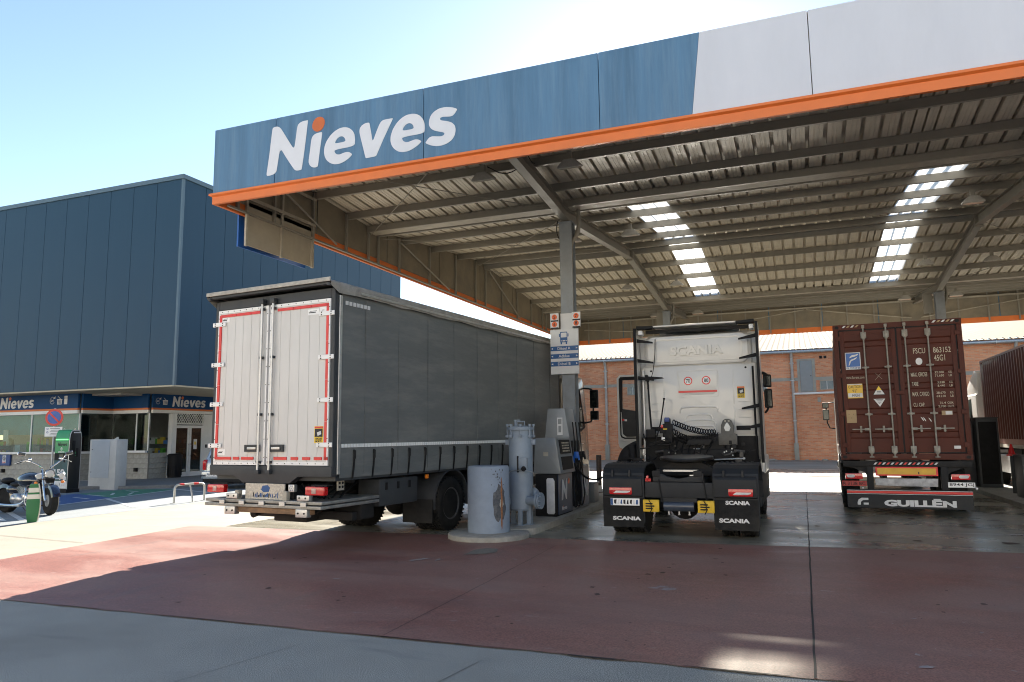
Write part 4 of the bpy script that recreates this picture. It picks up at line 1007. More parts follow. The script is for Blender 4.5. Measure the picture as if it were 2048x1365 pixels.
# rear lamps, plate, tail lift
for s in (-1, 1):
    lp = B().box(s*1.03-.185, s*1.03+.185, -.1, .0, .9, 1.03, .025, 3).build('rear_lamp', m_redlens, ta)
    B().box(s*1.03-.05, s*1.03+.035, -.108, -.095, .925, 1.005, .008).build('clear_lens', m_pinklens, lp)
    B().box(s*1.03-.15, s*1.03+.15, .0, .14, 1.03, 1.05).build('lamp_bracket', m_dark, ta)
pl = B().box(-.44, .38, -.03, .0, .80, 1.055, .004, 1).build('checker_plate', mat('checker_plate', (.45, .42, .37), .4, metal=.4, var=.3, scale=30, bump=.8, bscale=45, dirt=.3), ta)
rk = random.Random(6)
B().prism([(-.1, .96), (-.07, 1.02), (.03, 1.03), (.08, .99), (.06, .93), (-.05, .92)], 'y', -.034, -.0305).build('dark_print', m_blueink, ta)
for k in range(15):
    x = -.27+k*.036; h0 = .83+rk.uniform(0, .02); h1 = .87+rk.uniform(0, .06)
    B().prism([(x, h0), (x+rk.uniform(.012, .03), h0+.005), (x+rk.uniform(.015, .034), h1), (x+rk.uniform(0, .008), h1-.01)], 'y', -.033, -.0305).build('dark_print', m_blueink if k % 3 else m_ink, ta)
for x in (-.55, .45):
    B().box(x-.04, x+.04, -.1, -.02, .76, .95, .008).build('bump_stop', m_gut, ta)
wl = B().box(.49, .61, -.07, .0, .94, 1.05, .01).build('work_lamp', m_alu, ta)
for k in range(7):
    a = k*PI/3; q = (0, 0) if k == 6 else (.035*math.cos(a), .035*math.sin(a))
    B().cyl((.55+q[0], -.078, .995+q[1]), (.55+q[0], -.069, .995+q[1]), .013, 8).build('bulb', m_clear, wl)
tl = B()
for z, o in ((.70, 0), (.765, .012)):
    tl.box(-1.2, 1.2, -.14+o, 1.25, z, z+.05, .012, 2)
    for k in range(3): tl.box(-1.2, 1.2, -.146+o, -.14+o, z+.008+k*.014, z+.014+k*.014)
m_plat = mat('worn_platform', (.30, .30, .29), .45, metal=.7, var=.25, scale=7, dirt=.5, dcol=(.15, .14, .12), dscale=4)
t_ = tl.build('tail_lift', m_plat, ta)
for k in range(5): B().box(-.86+k*.42, -.75+k*.42, -.162, -.135, .735, .80, .005, 1).build('hinge_block', m_alu, t_)
for x in (-.75, .72):
    B().box(x, x+.24, -.13, -.05, .82, .9, .008).build('hinge_plate', m_alu, t_)
    B().box(x, x+.22, -.15, -.05, .58, .70, .008).build('foot_bracket', m_alu, t_)
    b = B()
    for q in (.05, .17): b.cyl((x+q, -.135, .86), (x+q, -.12, .86), .014, 8).cyl((x+q, -.158, .64), (x+q, -.14, .64), .014, 8)
    b.build('bolt', m_dark, t_)
B().box(-.7, .95, -.08, .02, .61, .69, .01).build('lift_beam', mat('rusty_beam', (.23, .14, .08), .7, var=.3, scale=8, dirt=.5), t_)
B().box(.7, .85, -.02, .02, .8, .84).build('step_plate', m_alu, t_)
B().box(-.35, .35, .5, 1.6, .42, .72, .03).cyl((-.5, .2, .55), (-.5, 1.5, .8), .06, 10).cyl((.5, .2, .55), (.5, 1.5, .8), .06, 10).box(-1.05, 1.05, .75, .87, .45, .58, .01).build('lift_gear', m_dark, ta)
B().box(.55, 1.1, .9, 1.25, .45, .75, .03).build('battery_box', m_dark, ta)
for k in range(6):
    x = .3+.13*k
    B().tube([(x, .15, 1.05), (x+.05, .35, .86-.03*k), (x+.02, .7, .92), (x-.1, 1.1, 1.02)], .014, 6, 2).build('hose', m_black, ta)
# cab
cab = B().prism([(8.75, .75), (8.75, 3.05), (8.8, 3.2), (9.0, 3.3), (10.1, 3.28), (10.3, 3.1), (10.52, 2.0), (10.58, 1.2), (10.55, .45), (9.75, .42), (9.68, .85), (9.45, 1.12), (9.15, 1.22), (8.86, 1.1), (8.8, .8)], 'x', -1.25, 1.25, .05).build('cab', m_cabp, ta)
B().prism([(8.8, 3.28), (8.82, 3.95), (9.2, 3.88), (10.0, 3.35)], 'x', -1.1, 1.1, .06).build('roof_deflector', m_white, ta)
for s in (-1, 1):
    w_ = B().prism([(9.05, 2.05), (9.05, 2.95), (9.9, 2.9), (10.2, 1.98), (10.0, 1.9)], 'x', min(s*1.245, s*1.258), max(s*1.245, s*1.258)).build('side_window', m_darkglass, cab)
    B().ring([(9.0, 2.0), (9.0, 3.0), (9.94, 2.95), (10.27, 1.93), (10.0, 1.83)], [(9.05, 2.05), (9.05, 2.95), (9.9, 2.9), (10.2, 1.98), (10.0, 1.9)], 'x', min(s*1.24, s*1.262), max(s*1.24, s*1.262)).build('window_rubber', m_black, cab)
    mi = B().tube([(s*1.2, 10.2, 3.0), (s*1.45, 10.3, 2.98), (s*1.5, 10.3, 2.9), (s*1.5, 10.3, 2.1), (s*1.2, 10.25, 2.05)], .025, 8, 1).build('mirror_arm', m_black, ta)
    B().box(s*1.53-.11, s*1.53+.11, 10.24, 10.36, 2.45, 2.95, .03).box(s*1.53-.11, s*1.53+.11, 10.24, 10.36, 2.13, 2.38, .03).build('mirror', m_black, mi)
    B().box(s*1.53-.085, s*1.53+.085, 10.232, 10.24, 2.48, 2.92).box(s*1.53-.085, s*1.53+.085, 10.232, 10.24, 2.16, 2.35).build('mirror_glass', m_mirror, mi)
    B().box(min(s*1.1, s*1.24), max(s*1.1, s*1.24), 9.7, 10.5, .4, .95, .04).build('step', m_black, cab)
    B().box(min(s*1.252, s*1.275), max(s*1.252, s*1.275), 9.1, 9.3, 1.75, 1.8, .006).build('door_handle', m_black, cab)
B().box(1.253, 1.2585, 9.03, 10.15, 1.5, 1.52).build('trim_line', m_white, cab)
# ------------------------------------------------------------ white tractor unit
m_cabw = mat('white_cab_paint', (.58, .57, .545), .3, var=.03, scale=1.5, dirt=.14, dcol=(.42, .40, .36), coat=.4)
m_guard = mat('dark_mudguard', (.017, .019, .022), .55, spec=.3, var=.2, scale=6, dirt=.4, dcol=(.05, .048, .043), dscale=2)
tr = thing('tractor_unit', 'white tractor unit without trailer, left door open, black mudguards and two yellow wheel chocks', 'lorry', (-2.0, 12.75, 0), 0)
CBK = 3.25
m_rod_t = mat('dusty_metal', (.075, .07, .065), .55, metal=.3, var=.3, scale=9)
# cab shell
cb = B()
cb.box(-1.2, 1.2, CBK, 5.45, 1.2, 3.2, .06, 3)
cb.prism([(CBK, 3.15), (CBK, 3.8), (CBK+.35, 3.92), (4.2, 3.9), (5.2, 3.35), (5.4, 3.1)], 'x', -1.12, 1.12, .09)
cab = cb.build('cab', m_cabw, tr)
# pressed back wall: lower and upper panels standing proud, with ribs
B().prism(rrect(-1.12, 1.12, 1.72, 3.16, .06), 'y', CBK-.035, CBK+.01, .012).build('back_panel', m_cabw, cab)
B().prism(rrect(-1.05, 1.05, 3.2, 3.83, .16, 6), 'y', CBK-.05, CBK+.01, .02).build('upper_back_panel', m_cabw, cab)
def rib(pts, w=.012, y=CBK-.036, name='pressing'):
    q = pts+[pts[0]]
    B().tube([(x, y, z) for x, z in q], w, 6).build(name, m_cabw, cab)
B().ring(rrect(-.93, .93, 3.27, 3.77, .12, 5), rrect(-.90, .90, 3.30, 3.74, .1, 5), 'y', CBK-.066, CBK-.045).build('pressing', m_cabw, cab)
B().ring([(-.93, 3.33), (-.9, 3.27), (-.5, 3.27), (-.42, 3.37), (.42, 3.37), (.5, 3.27), (.9, 3.27), (.93, 3.33), (.93, 3.31), (.91, 3.23), (-.91, 3.23), (-.93, 3.31)],
         [(-.91, 3.34), (-.88, 3.285), (-.51, 3.285), (-.43, 3.385), (.43, 3.385), (.51, 3.285), (.88, 3.285), (.91, 3.34), (.91, 3.315), (.89, 3.245), (-.89, 3.245), (-.91, 3.315)], 'y', CBK-.062, CBK-.044).build('pressing', m_cabw, cab)
text('SCANIA', -.56, .55, 3.40, 3.60, CBK-.05, m_cabw, cab, .045, ext=.34, name='embossed_lettering')
for x0, x1, z0, z1 in ((-.41, .41, 2.555, 3.05),):
    B().prism([(x0, z1), (x1, z1), (x1-.03, z0+.06), (x1-.1, z0), (x0+.1, z0), (x0+.03, z0+.06)], 'y', CBK-.05, CBK-.03, .01).build('sign_plate', m_cabw, cab)
B().ring(rrect(-.43, .43, 2.50, 3.08, .05), rrect(-.415, .415, 2.515, 3.065, .045), 'y', CBK-.043, CBK-.03).build('pressing', m_cabw, cab)
for x in (-.72, .72):
    B().box(x-.012, x+.012, CBK-.045, CBK-.03, 2.35, 3.05, .006).box(x-.012, x+.012, CBK-.045, CBK-.03, 1.75, 2.3, .006).build('pressing', m_cabw, cab)
for (x0, x1, z) in ((-.40, .40, 2.30), (-.27, .27, 2.14), (-.33, .33, 2.02), (-.33, .33, 1.9)):
    B().tube([(x0, CBK-.035, z-.13), (x0+.01, CBK-.035, z-.05), (x0+.06, CBK-.035, z), (x1-.06, CBK-.035, z), (x1-.01, CBK-.035, z-.05), (x1, CBK-.035, z-.13)], .02, 6, 2).build('pressing', m_cabw, cab)
for s in (-1, 1):
    for z in (2.38, 2.22, 2.05): B().box(min(s*.8, s*1.04), max(s*.8, s*1.04), CBK-.042, CBK-.03, z, z+.012, .004, 1).build('pressing', m_cabw, cab)
    B().box(min(s*.74, s*1.02), max(s*.74, s*1.02), CBK-.042, CBK-.03, 1.80, 1.89, .008).build('vent', m_black, cab)
    B().cyl((s*.98, CBK-.045, 3.09), (s*.98, CBK-.03, 3.09), .022, 12).build('plug', m_black, cab)
# speed discs, red bar, sticker
for x, q in ((-.2, '70'), (.175, '80')):
    dk = B().prism(circ(x, 2.85, .09, 32), 'y', CBK-.056, CBK-.05).build('speed_disc', m_red, cab)
    B().prism(circ(x, 2.85, .068, 32), 'y', CBK-.059, CBK-.0565).build('disc_face', m_white, dk)
    text(q, x-.045, x+.045, 2.81, 2.89, CBK-.0595, m_ink, dk, .012)
B().box(-.41, .39, CBK-.055, CBK-.05, 2.6, 2.643).build('red_bar', m_red, cab)
blind_spot(cab, .79, .94, 2.46, 2.70, CBK-.036)
# side fairings with black rear edges and brackets, roof spoiler
for s in (-1, 1):
    f = B().prism([(2.86, 1.2), (2.86, 3.25), (2.9, 3.98), (3.3, 4.03), (3.7, 3.95), (3.7, 1.2)], 'x', min(s*1.235, s*1.262), max(s*1.235, s*1.262), .004).build('side_fairing', m_cabw, tr)
    B().prism([(2.82, 1.15), (2.82, 3.27), (2.86, 4.0), (2.94, 4.01), (2.9, 3.25), (2.9, 1.15)], 'x', min(s*1.222, s*1.275), max(s*1.222, s*1.275), .006).build('edge_strip', m_black, f)
    B().tube([(s*1.14, 3.0, 1.15), (s*1.13, 3.05, 2.0), (s*1.13, 3.05, 3.1)], .02, 8).build('rail', m_alu if s < 0 else m_black, f)
    B().box(min(s*1.04, s*1.234), max(s*1.04, s*1.234), 3.36, 3.68, 1.6, 3.86, .02).build('fairing_return', m_cabw, f)
    for z in (3.68, 3.28, 2.25, 1.85) if s > 0 else (3.7, 3.27, 2.9):
        B().prism([(s*1.22, z), (s*1.22, z+.08), (s*.88, z-.0), (s*.88, z-.035)], 'y', CBK-.3, CBK-.26, .006).build('bracket', m_black, f)
    B().prism([(s*1.21, 3.98), (s*1.21, 4.05), (s*.85, 4.03), (s*.85, 3.98)], 'y', 2.88, 3.1, .01).build('corner_cap', m_black, f)
    B().box(min(s*1.19, s*1.1), max(s*1.19, s*1.1), 2.95, 3.2, 3.86, 3.96, .02).build('spoiler_hinge', m_white, f)
B().prism([(2.9, 4.0), (2.9, 4.035), (3.3, 4.05), (4.2, 3.95), (4.2, 3.9), (3.3, 4.0)], 'x', -.86, .86, .01).build('roof_spoiler', m_cabw, tr)
B().box(-1.05, 1.1, 3.1, 3.2, 3.9, 3.97).build('spoiler_beam', m_black, tr)
# open left door, hinged at the front, seen from inside
od = thing_ = bpy.data.objects.new('door', None); C.objects.link(od); od.parent = tr; od.location = (-1.25, 4.98, 0); od.rotation_euler = (0, 0, R(-4))
out_ = [(-.93, 1.52), (-.9, 1.42), (-.8, 1.38), (-.02, 1.38), (-.02, 3.18), (-.85, 3.18), (-.93, 3.1)]
win_ = [(-.80, 2.34), (-.78, 2.36), (-.76, 2.33), (-.05, 2.2), (-.05, 3.06), (-.78, 3.06), (-.83, 3.0)]
B().ring(out_, win_, 'y', 0, .05).build('door_shell', m_cabw, od)
B().ring([(-.87, 1.72), (-.84, 1.66), (-.76, 1.63), (-.03, 1.63), (-.03, 3.13), (-.83, 3.13), (-.87, 3.08)], [(-.845, 1.73), (-.82, 1.685), (-.75, 1.66), (-.055, 1.66), (-.055, 3.1), (-.81, 3.1), (-.845, 3.05)], 'y', -.03, 0).build('door_seal', m_black, od)
B().prism([(-.80, 1.75), (-.72, 1.68), (-.06, 1.68), (-.06, 2.21), (-.35, 2.27), (-.77, 2.35), (-.82, 2.3)], 'y', -.06, -.002, .02).build('door_card', mat('door_trim', (.035, .034, .034), .7, var=.2), od)
B().prism([(-.45, 1.9), (-.3, 2.15), (-.08, 2.15), (-.08, 1.85)], 'y', -.1, -.06, .02).build('armrest', m_black, od)
B().box(-.8, -.06, .02, .026, 2.2, 3.07).build('door_glass', m_clearglass, od)
B().ring([(-.86, 2.28), (-.05, 2.15), (-.04, 3.1), (-.84, 3.1)], [(-.80, 2.35), (-.09, 2.24), (-.09, 3.05), (-.78, 3.05)], 'y', -.025, 0).build('window_rubber', m_black, od)
B().box(-.80, -.745, -.066, -.06, 2.06, 2.11, .004).build('door_light', m_redlens, od); B().box(-.74, -.68, -.066, -.06, 2.05, 2.1, .004).build('reflector', m_clear, od)
B().tube([(-.85, -.01, 1.58), (-.6, -.012, 1.56), (-.05, -.01, 1.56)], .02, 6).build('lower_pressing', m_cabw, od)
# right mirrors
ma = B().tube([(1.2, 5.3, 3.12), (1.26, 5.3, 3.1), (1.32, 5.3, 3.05)], .035, 8, 1).tube([(1.24, 5.2, 2.2), (1.28, 5.3, 2.25), (1.31, 5.3, 2.32)], .025, 8, 1).build('mirror_arm', m_black, tr)
B().box(1.22, 1.40, 5.24, 5.38, 2.78, 3.08, .04, 3).box(1.23, 1.405, 5.24, 5.38, 2.30, 2.74, .04, 3).build('mirror', m_black, ma)
B().box(1.24, 1.38, 5.228, 5.238, 2.82, 3.03).box(1.25, 1.385, 5.228, 5.238, 2.34, 2.70).build('mirror_glass', m_mirror, ma)
# cab lower corners, side skirts and steps
for s in (-1, 1):
    B().box(min(s*1.05, s*1.24), max(s*1.05, s*1.24), 1.75, 5.3, .38, .95, .05, 3).build('side_skirt', m_guard if s > 0 else m_alu, tr)
    B().box(min(s*1.16, s*1.25), max(s*1.16, s*1.25), 3.4, 5.4, .9, 1.25, .04).build('cab_valance', m_cabw, tr)
# chassis, fifth wheel, suspension, pipes
B().box(-.43, -.36, .12, 5.2, .72, .98).box(.36, .43, .12, 5.2, .72, .98).box(-.36, .36, 1.5, 1.6, .74, .95).box(-.36, .36, 2.6, 2.7, .74, .95).build('chassis', m_dark, tr)
B().box(-.56, .57, .0, .1, .67, .93, .015).prism([(-.56, .93), (-.56, .8), (-.3, .68), (-.3, .6), (.3, .6), (.3, .68), (.57, .8), (.57, .93)], 'y', .02, .09).build('rear_crossmember', m_guard, tr)
b = B().prism([(-.42, .935), (-.42, 1.06), (-.28, 1.07), (-.18, 1.02), (0, .985), (.18, 1.02), (.28, 1.07), (.42, 1.08), (.42, .935)], 'y', .01, .12, .01)
b.build('rear_yoke', m_guard, tr)
for x in (-.36, .33): B().box(x-.07, x+.07, -.005, .16, 1.02, 1.12, .015).build('ramp_end', m_dark, tr)
B().box(.2, .34, .0, .02, 1.04, 1.055).build('worn_edge', m_alu, tr)
B().cyl((-.25, .06, .53), (.25, .06, .53), .085, 20).build('air_tank', mat('air_tank', (.035, .045, .065), .35, var=.1, coat=.3), tr)
for x in (-.17, 0, .17): B().cyl((x, .03, .40), (x, .03, .45), .014, 8).cyl((x, .03, .39), (x, .03, .405), .022, 8).build('drain_valve', m_alu, tr)
for x in (-.32, .42): B().tube([(x, -.005, .98), (x+.02, -.01, .85), (x+.05, -.005, .6)], .012, 6, 1).build('cable', m_black, tr)
fw = B().lathe([(.0, 0), (.47, 0), (.48, -.02), (.47, -.05), (.3, -.09), (.1, -.1), (0, -.1)], 36, Matrix.Translation((.02, 1.0, 1.33)) @ Matrix.Rotation(R(3), 4, 'X')).build('fifth_wheel', mat('greasy_plate', (.045, .042, .038), .35, metal=.6, var=.3, scale=8), tr)
B().box(-.5, .5, .75, 1.25, 1.0, 1.12, .02).prism([(-.5, 1.1), (-.2, 1.25), (.25, 1.25), (.55, 1.1)], 'y', .85, 1.15).build('fifth_wheel_mount', m_dark, tr)
B().box(-.3, .28, .35, .55, 1.09, 1.12).build('cross_tube', m_alu, tr)
B().cyl((.5, 1.1, 1.27), (1.0, 1.1, 1.29), .012, 8).sph((1.01, 1.1, 1.29), .025, 8).build('release_lever', m_galv, tr)
B().cyl((-1, .68, .52), (1, .68, .52), .12, 12).sph((0, .68, .52), .27, 14).build('axle', m_dark, tr)
B().prism([(-.6, 1.62), (-.6, 1.3), (-.2, 1.2), (.25, 1.2), (.6, 1.3), (.6, 1.62), (.45, 1.7), (-.35, 1.7)], 'y', 2.95, 3.15, .02).box(-1.15, 1.15, 3.16, 4.9, .5, 1.68).box(-.7, .7, 2.75, 2.9, 1.2, 1.42, .02).build('under_cab_block', m_black, tr)
B().prism([(-.25, 1.5), (.22, 1.5), (.28, 1.62), (-.2, 1.62)], 'y', 2.85, 2.94, .02).build('gearbox_bracket', m_dark, tr)
B().prism([(-.1, 1.44), (-.02, 1.34), (.04, 1.44)], 'y', 2.8, 2.84, .01).sph((.0, 2.8, 1.42), .03, 8).build('latch', m_galv, tr)
# cab suspension tower on the right, connection tower on the left
sst = B().prism([(.40, 1.5), (.40, 1.72), (.46, 1.74), (.46, 1.9), (.50, 2.0), (.55, 2.03), (.62, 2.03), (.67, 2.0), (.71, 1.9), (.71, 1.74), (.77, 1.72), (.77, 1.5)], 'y', 2.9, 2.98, .015).build('suspension_tower', mat('cast_bracket', (.07, .068, .062), .5, var=.2, scale=12), tr)
B().prism([(.52, 1.85), (.57, 1.95), (.60, 1.95), (.65, 1.85), (.62, 1.78), (.55, 1.78)], 'y', 2.885, 2.9).build('strut', m_galv, sst)
for x in (.55, .62): B().cyl((x, 2.88, 1.985), (x, 2.9, 1.985), .02, 10).build('bolt', m_gut, sst)
B().cyl((.585, 2.93, 1.3), (.585, 2.93, 1.5), .07, 14).box(.48, .7, 2.88, 2.98, 1.28, 1.42, .02).build('air_spring', m_black, sst)
for x, z in ((.52, 1.36), (.56, 1.38), (.66, 1.36), (.67, 1.43), (.68, 1.3), (-.58, 1.36), (-.6, 1.28), (-.45, 1.34)):
    B().cyl((x, 2.74, z), (x, 2.78, z), .016, 8).build('bolt', m_galv, tr)
ct = B().box(-.72, -.52, 2.85, 3.0, 1.55, 1.95, .02).box(-.68, -.56, 2.86, 2.98, 1.9, 2.06, .015).box(-.78, -.66, 2.83, 2.95, 1.75, 1.85, .015).build('connection_tower', m_black, tr)
B().box(-.67, -.57, 2.84, 2.9, 1.99, 2.08, .012).build('blue_coupling', mat('blue_coupling', (.02, .05, .22), .4), ct)
B().box(-.75, -.70, 2.82, 2.86, 1.86, 1.93, .01).build('red_coupling', m_redlens, ct)
B().box(-.7, -.62, 2.82, 2.84, 1.83, 1.85).build('yellow_tag', m_yellow, ct)
B().box(-.74, -.67, 2.82, 2.825, 1.6, 1.67).build('white_tag', m_white, ct)
def coil(p0, p1, sag, turns, r, name='coiled_cable'):
    pts = []
    N = turns*10
    for i in range(N+1):
        t = i/N; c = Vector(p0).lerp(Vector(p1), t); c.z -= sag*4*t*(1-t)
        a = 2*PI*turns*t
        pts.append((c.x+r*.5*math.cos(a), c.y+r*math.cos(a), c.z+r*math.sin(a)))
    return B().tube(pts, .011, 5).build(name, m_black, tr)
coil((-.5, 2.92, 1.98), (.36, 2.95, 1.76), .06, 17, .055)
coil((-.5, 2.88, 1.8), (.36, 2.98, 1.72), .14, 18, .05)
coil((-.5, 2.9, 1.7), (.2, 3.0, 1.6), .1, 12, .045)
B().tube([(-.67, 2.9, 2.47), (-.75, 2.88, 2.0), (-.86, 2.85, 1.62)], .014, 8).sph((-.67, 2.9, 2.47), .025, 8).tube([(-.86, 2.85, 1.62), (-.9, 2.8, 1.5), (-1.0, 2.8, 1.48), (-1.08, 2.82, 1.62), (-1.12, 2.85, 1.75)], .014, 6, 2).build('cable_pole', m_black, tr)
B().tube([(-.86, CBK-.09, 3.78), (-.87, CBK-.12, 3.4), (-.93, CBK-.16, 2.98), (-1.02, CBK-.2, 2.86), (-1.04, CBK-.2, 2.7)], .009, 6, 2).build('cable', m_black, tr)
B().tube([(-1.02, 2.98, 2.98), (-1.0, 3.0, 2.3), (-.97, 3.0, 1.7)], .02, 8).prism([(-1.15, 2.9), (-1.15, 2.93), (-1.0, 2.96), (-.7, 2.93), (-.66, 2.905), (-1.0, 2.88)], 'y', 2.92, 2.96, .006).box(-1.06, -1.0, 2.9, 2.97, 2.86, 2.99, .01).build('cable_arm', m_black, tr)
B().box(-1.08, -.88, 2.9, 3.05, 1.66, 1.84, .02).build('junction_box', m_black, tr)
for k in range(7):
    B().tube([(-.6+.15*k, 3.0, 1.6), (-.55+.12*k, 2.6, 1.35+.02*(k % 3)), (-.4+.1*k, 2.2, 1.15), (-.3+.09*k, 1.6, 1.02)], .014, 6, 2).build('air_line', m_black, tr)
rf = random.Random(12)
b = B(); b2 = B()
for k in range(34):
    x, z, y = rf.uniform(-1.05, 1.05), rf.uniform(1.0, 1.62), rf.uniform(2.6, 3.12)
    q = b if k % 3 else b2
    if k % 2: q.box(x, x+rf.uniform(.03, .14), y-.05, y, z, z+rf.uniform(.02, .12), .006, 1)
    else: q.tube([(x, y, z), (x+rf.uniform(-.15, .15), y-.1, z-.05), (x+rf.uniform(-.35, .35), y-.05, z+rf.uniform(-.2, .1))], rf.uniform(.008, .02), 6, 1)
struct(b.build('small_fittings', m_dark, tr), 'stuff'); struct(b2.build('metal_fittings', m_rod_t, tr), 'stuff')
for s in (-1, 1): B().tube([(s*.2, 2.95, 1.3), (s*.5, 2.9, 1.42), (s*.9, 2.95, 1.36)], .03, 8, 1).build('torsion_arm', m_rod_t, tr)
# wheels and mudguards
for s in (-1, 1):
    wheel(tr, s*1.09, .70, .51, .29, s); wheel(tr, s*.77, .70, .51, .28, s); wheel(tr, s*1.04, 4.35, .5, .3, s, deep=.03)
    x0, x1 = min(s*.57, s*1.295), max(s*.57, s*1.295)
    outp = [(-.01, .24), (-.01, .98), (.02, 1.08), (.1, 1.16), (.24, 1.215), (.45, 1.235), (.85, 1.235), (1.05, 1.19), (1.22, 1.08), (1.32, .9), (1.34, .6)]
    inp = [(.02, .27), (.02, .97), (.06, 1.06), (.13, 1.13), (.26, 1.185), (.45, 1.205), (.84, 1.205), (1.03, 1.16), (1.19, 1.06), (1.29, .89), (1.31, .6)]
    mg = B().prism(outp+inp[::-1], 'x', x0, x1, .006).build('mudguard', m_guard, tr)
    B().prism([(-.012, .96), (.0, 1.04), (-.03, 1.02), (-.06, .98), (-.055, .7), (-.012, .68)], 'x', x0+.03, x1-.03, .008).build('lamp_housing', m_guard, mg)
    for k in range(7): B().box(x0+.06+k*.085, x0+.1+k*.085, .5, .95, 1.232, 1.244, .006).build('rib', m_guard, mg)
    for k in (0, 1): B().box(x0+.16+k*.3, x0+.2+k*.3, -.03, .02, 1.0, 1.13, .01).build('clip', m_guard, mg)
    fl = B().box(x0+.01, x1-.02, -.022, -.008, .17, .66).build('mud_flap', m_rubber, mg)
    if s < 0: text('SCANIA', x0+.17, x0+.66, .285, .35, -.0225, m_pale, fl, .05)
    else: text('SCANIA', x0+.08, x0+.56, .29, .36, -.0225, m_pale, fl, .05)
    lx0, lx1 = (-1.16, -.77) if s < 0 else (.82, 1.205)
    lp = B().prism([(lx0, .74), (lx0, .84), (lx1, .84), (lx1, .72), (lx0+.02, .72)], 'y', -.09, -.05, .01).build('rear_lamp', m_redlens, mg)
    B().prism([(lx0+.07, .75), (lx0+.12, .785), (lx1-.03, .785), (lx1-.03, .765), (lx1-.08, .745), (lx0+.09, .742)], 'y', -.096, -.088, .003).build('clear_lens', m_clear, lp)
    if s < 0:
        pt = B().box(-1.15, -.645, -.066, -.056, .535, .655, .004, 1).build('number_plate', m_white, mg)
        B().box(-1.148, -1.105, -.068, -.0662, .54, .65).build('blue_band', m_blueink, pt)
        rq = random.Random(2)
        for k in range(8): B().prism([(-1.085+k*.054, .555+rq.uniform(0, .02)), (-1.05+k*.054, .555), (-1.06+k*.054+rq.uniform(0, .02), .635), (-1.09+k*.054+rq.uniform(0, .03), .63)], 'y', -.068, -.0662).build('smudged_print', (m_ink, m_pale, m_blueink, m_ink, m_dark)[k % 5], pt)
    else:
        text('SCANIA', .763, 1.147, .578, .645, -.0225, m_pale, fl, .05)
B().box(-.55, -.45, .0, .04, .94, .99).box(-.53, -.49, -.02, .04, .96, 1.04, .01).build('red_coupling', m_redlens, tr)
# yellow wheel chocks hung on the rear crossmember
m_chock = mat('yellow_chock', (.62, .40, .015), .5, var=.1, scale=8, dirt=.3, dcol=(.2, .14, .03), dscale=5)
for (x, lb) in ((-2.45, 'yellow wheel chock hung left of the air tank behind the white tractor'), (-1.545, 'yellow wheel chock hung right of the air tank behind the white tractor')):
    t = thing('wheel_chock', lb, 'wheel chock', (x, 12.70, .44), 0, 'yellow wheel chocks on the tractor')
    B().box(-.135, .135, -.03, .03, 0, .2, .012).build('body', m_chock, t)
    for z in (.045, .085, .125): B().box(-.09, .03+.03*(z == .085), -.042, -.031, z, z+.022, .004, 1).build('slot', m_dark, t)
    b = B()
    for k in range(4): b.box(-.13, .13, -.036, -.0305, .01+k*.058, .022+k*.058)
    b.build('rib', m_chock, t)
    B().tube([(-.03, -.05, .2), (0, -.06, .15), (.02, -.055, .05), (-.02, -.05, -.02)], .008, 6, 1).build('hanger', m_black, t)
# ------------------------------------------------------------ driver bending at the tank
def skin_body(name, verts, edges, radii, mt, parent, root=0, sub=2):
    me = bpy.data.meshes.new(name); me.from_pydata(verts, edges, [])
    o = bpy.data.objects.new(name, me); C.objects.link(o)
    sk = o.modifiers.new('s', 'SKIN'); sk.use_smooth_shade = True
    sv = me.skin_vertices[0].data
    for i, r_ in enumerate(radii): sv[i].radius = (r_, r_) if not isinstance(r_, tuple) else r_; sv[i].use_root = (i == root)
    su = o.modifiers.new('d', 'SUBSURF'); su.levels = sub; su.render_levels = sub
    dg = bpy.context.evaluated_depsgraph_get(); dg.update()
    nm = bpy.data.meshes.new_from_object(o.evaluated_get(dg))
    bpy.data.objects.remove(o); nm.name = name; nm.materials.clear(); nm.materials.append(mt)
    nm.shade_smooth()
    return link(name, nm, None, parent)
m_cloth = mat('black_jacket', (.010, .010, .012), .85, var=.3, scale=12, bump=.3, bscale=30)
m_jean = mat('dark_trousers', (.02, .022, .03), .85, var=.2)
m_skin = mat('skin', (.42, .24, .17), .55, var=.05)
m_hair = mat('dark_hair', (.02, .014, .01), .7, var=.3)
pe = thing('person', 'person in a black jacket bending over below the open lorry door', 'person', (-3.72, 16.0, 0), R(-90))
# local: faces +y (towards the lorry), z up
V = [(0, 0, .98), (0, .06, 1.16), (0, .17, 1.36), (0, .30, 1.52), (0, .40, 1.56), (0, .47, 1.56),
     (-.09, .0, .92), (-.1, .04, .5), (-.1, -.03, .1), (-.1, .1, .06), (.09, .0, .92), (.1, .04, .5), (.1, -.03, .1), (.1, .1, .06),
     (-.19, .30, 1.47), (-.24, .33, 1.2), (-.2, .5, 1.08), (.19, .30, 1.47), (.24, .33, 1.2), (.2, .5, 1.08)]
E_ = [(0, 1), (1, 2), (2, 3), (3, 4), (4, 5), (0, 6), (6, 7), (7, 8), (8, 9), (0, 10), (10, 11), (11, 12), (12, 13), (3, 14), (14, 15), (15, 16), (3, 17), (17, 18), (18, 19)]
Rr = [.16, .155, .17, .16, .07, .06, .1, .075, .055, .045, .1, .075, .055, .045, .085, .06, .045, .085, .06, .045]
skin_body('body', V, E_, Rr, m_cloth, pe)
hd = B().sph((0, .56, 1.53), .1, 20, (.78, .92, 1.15), ).sph((0, .655, 1.5), .018, 8).sph((-.08, .555, 1.52), .022, 8, (.5, 1, 1.3)).sph((.08, .555, 1.52), .022, 8, (.5, 1, 1.3)).build('head', m_skin, pe, 60)
B().sph((0, .54, 1.565), .105, 18, (.8, .92, 1.0)).build('hair', m_hair, hd, 60)
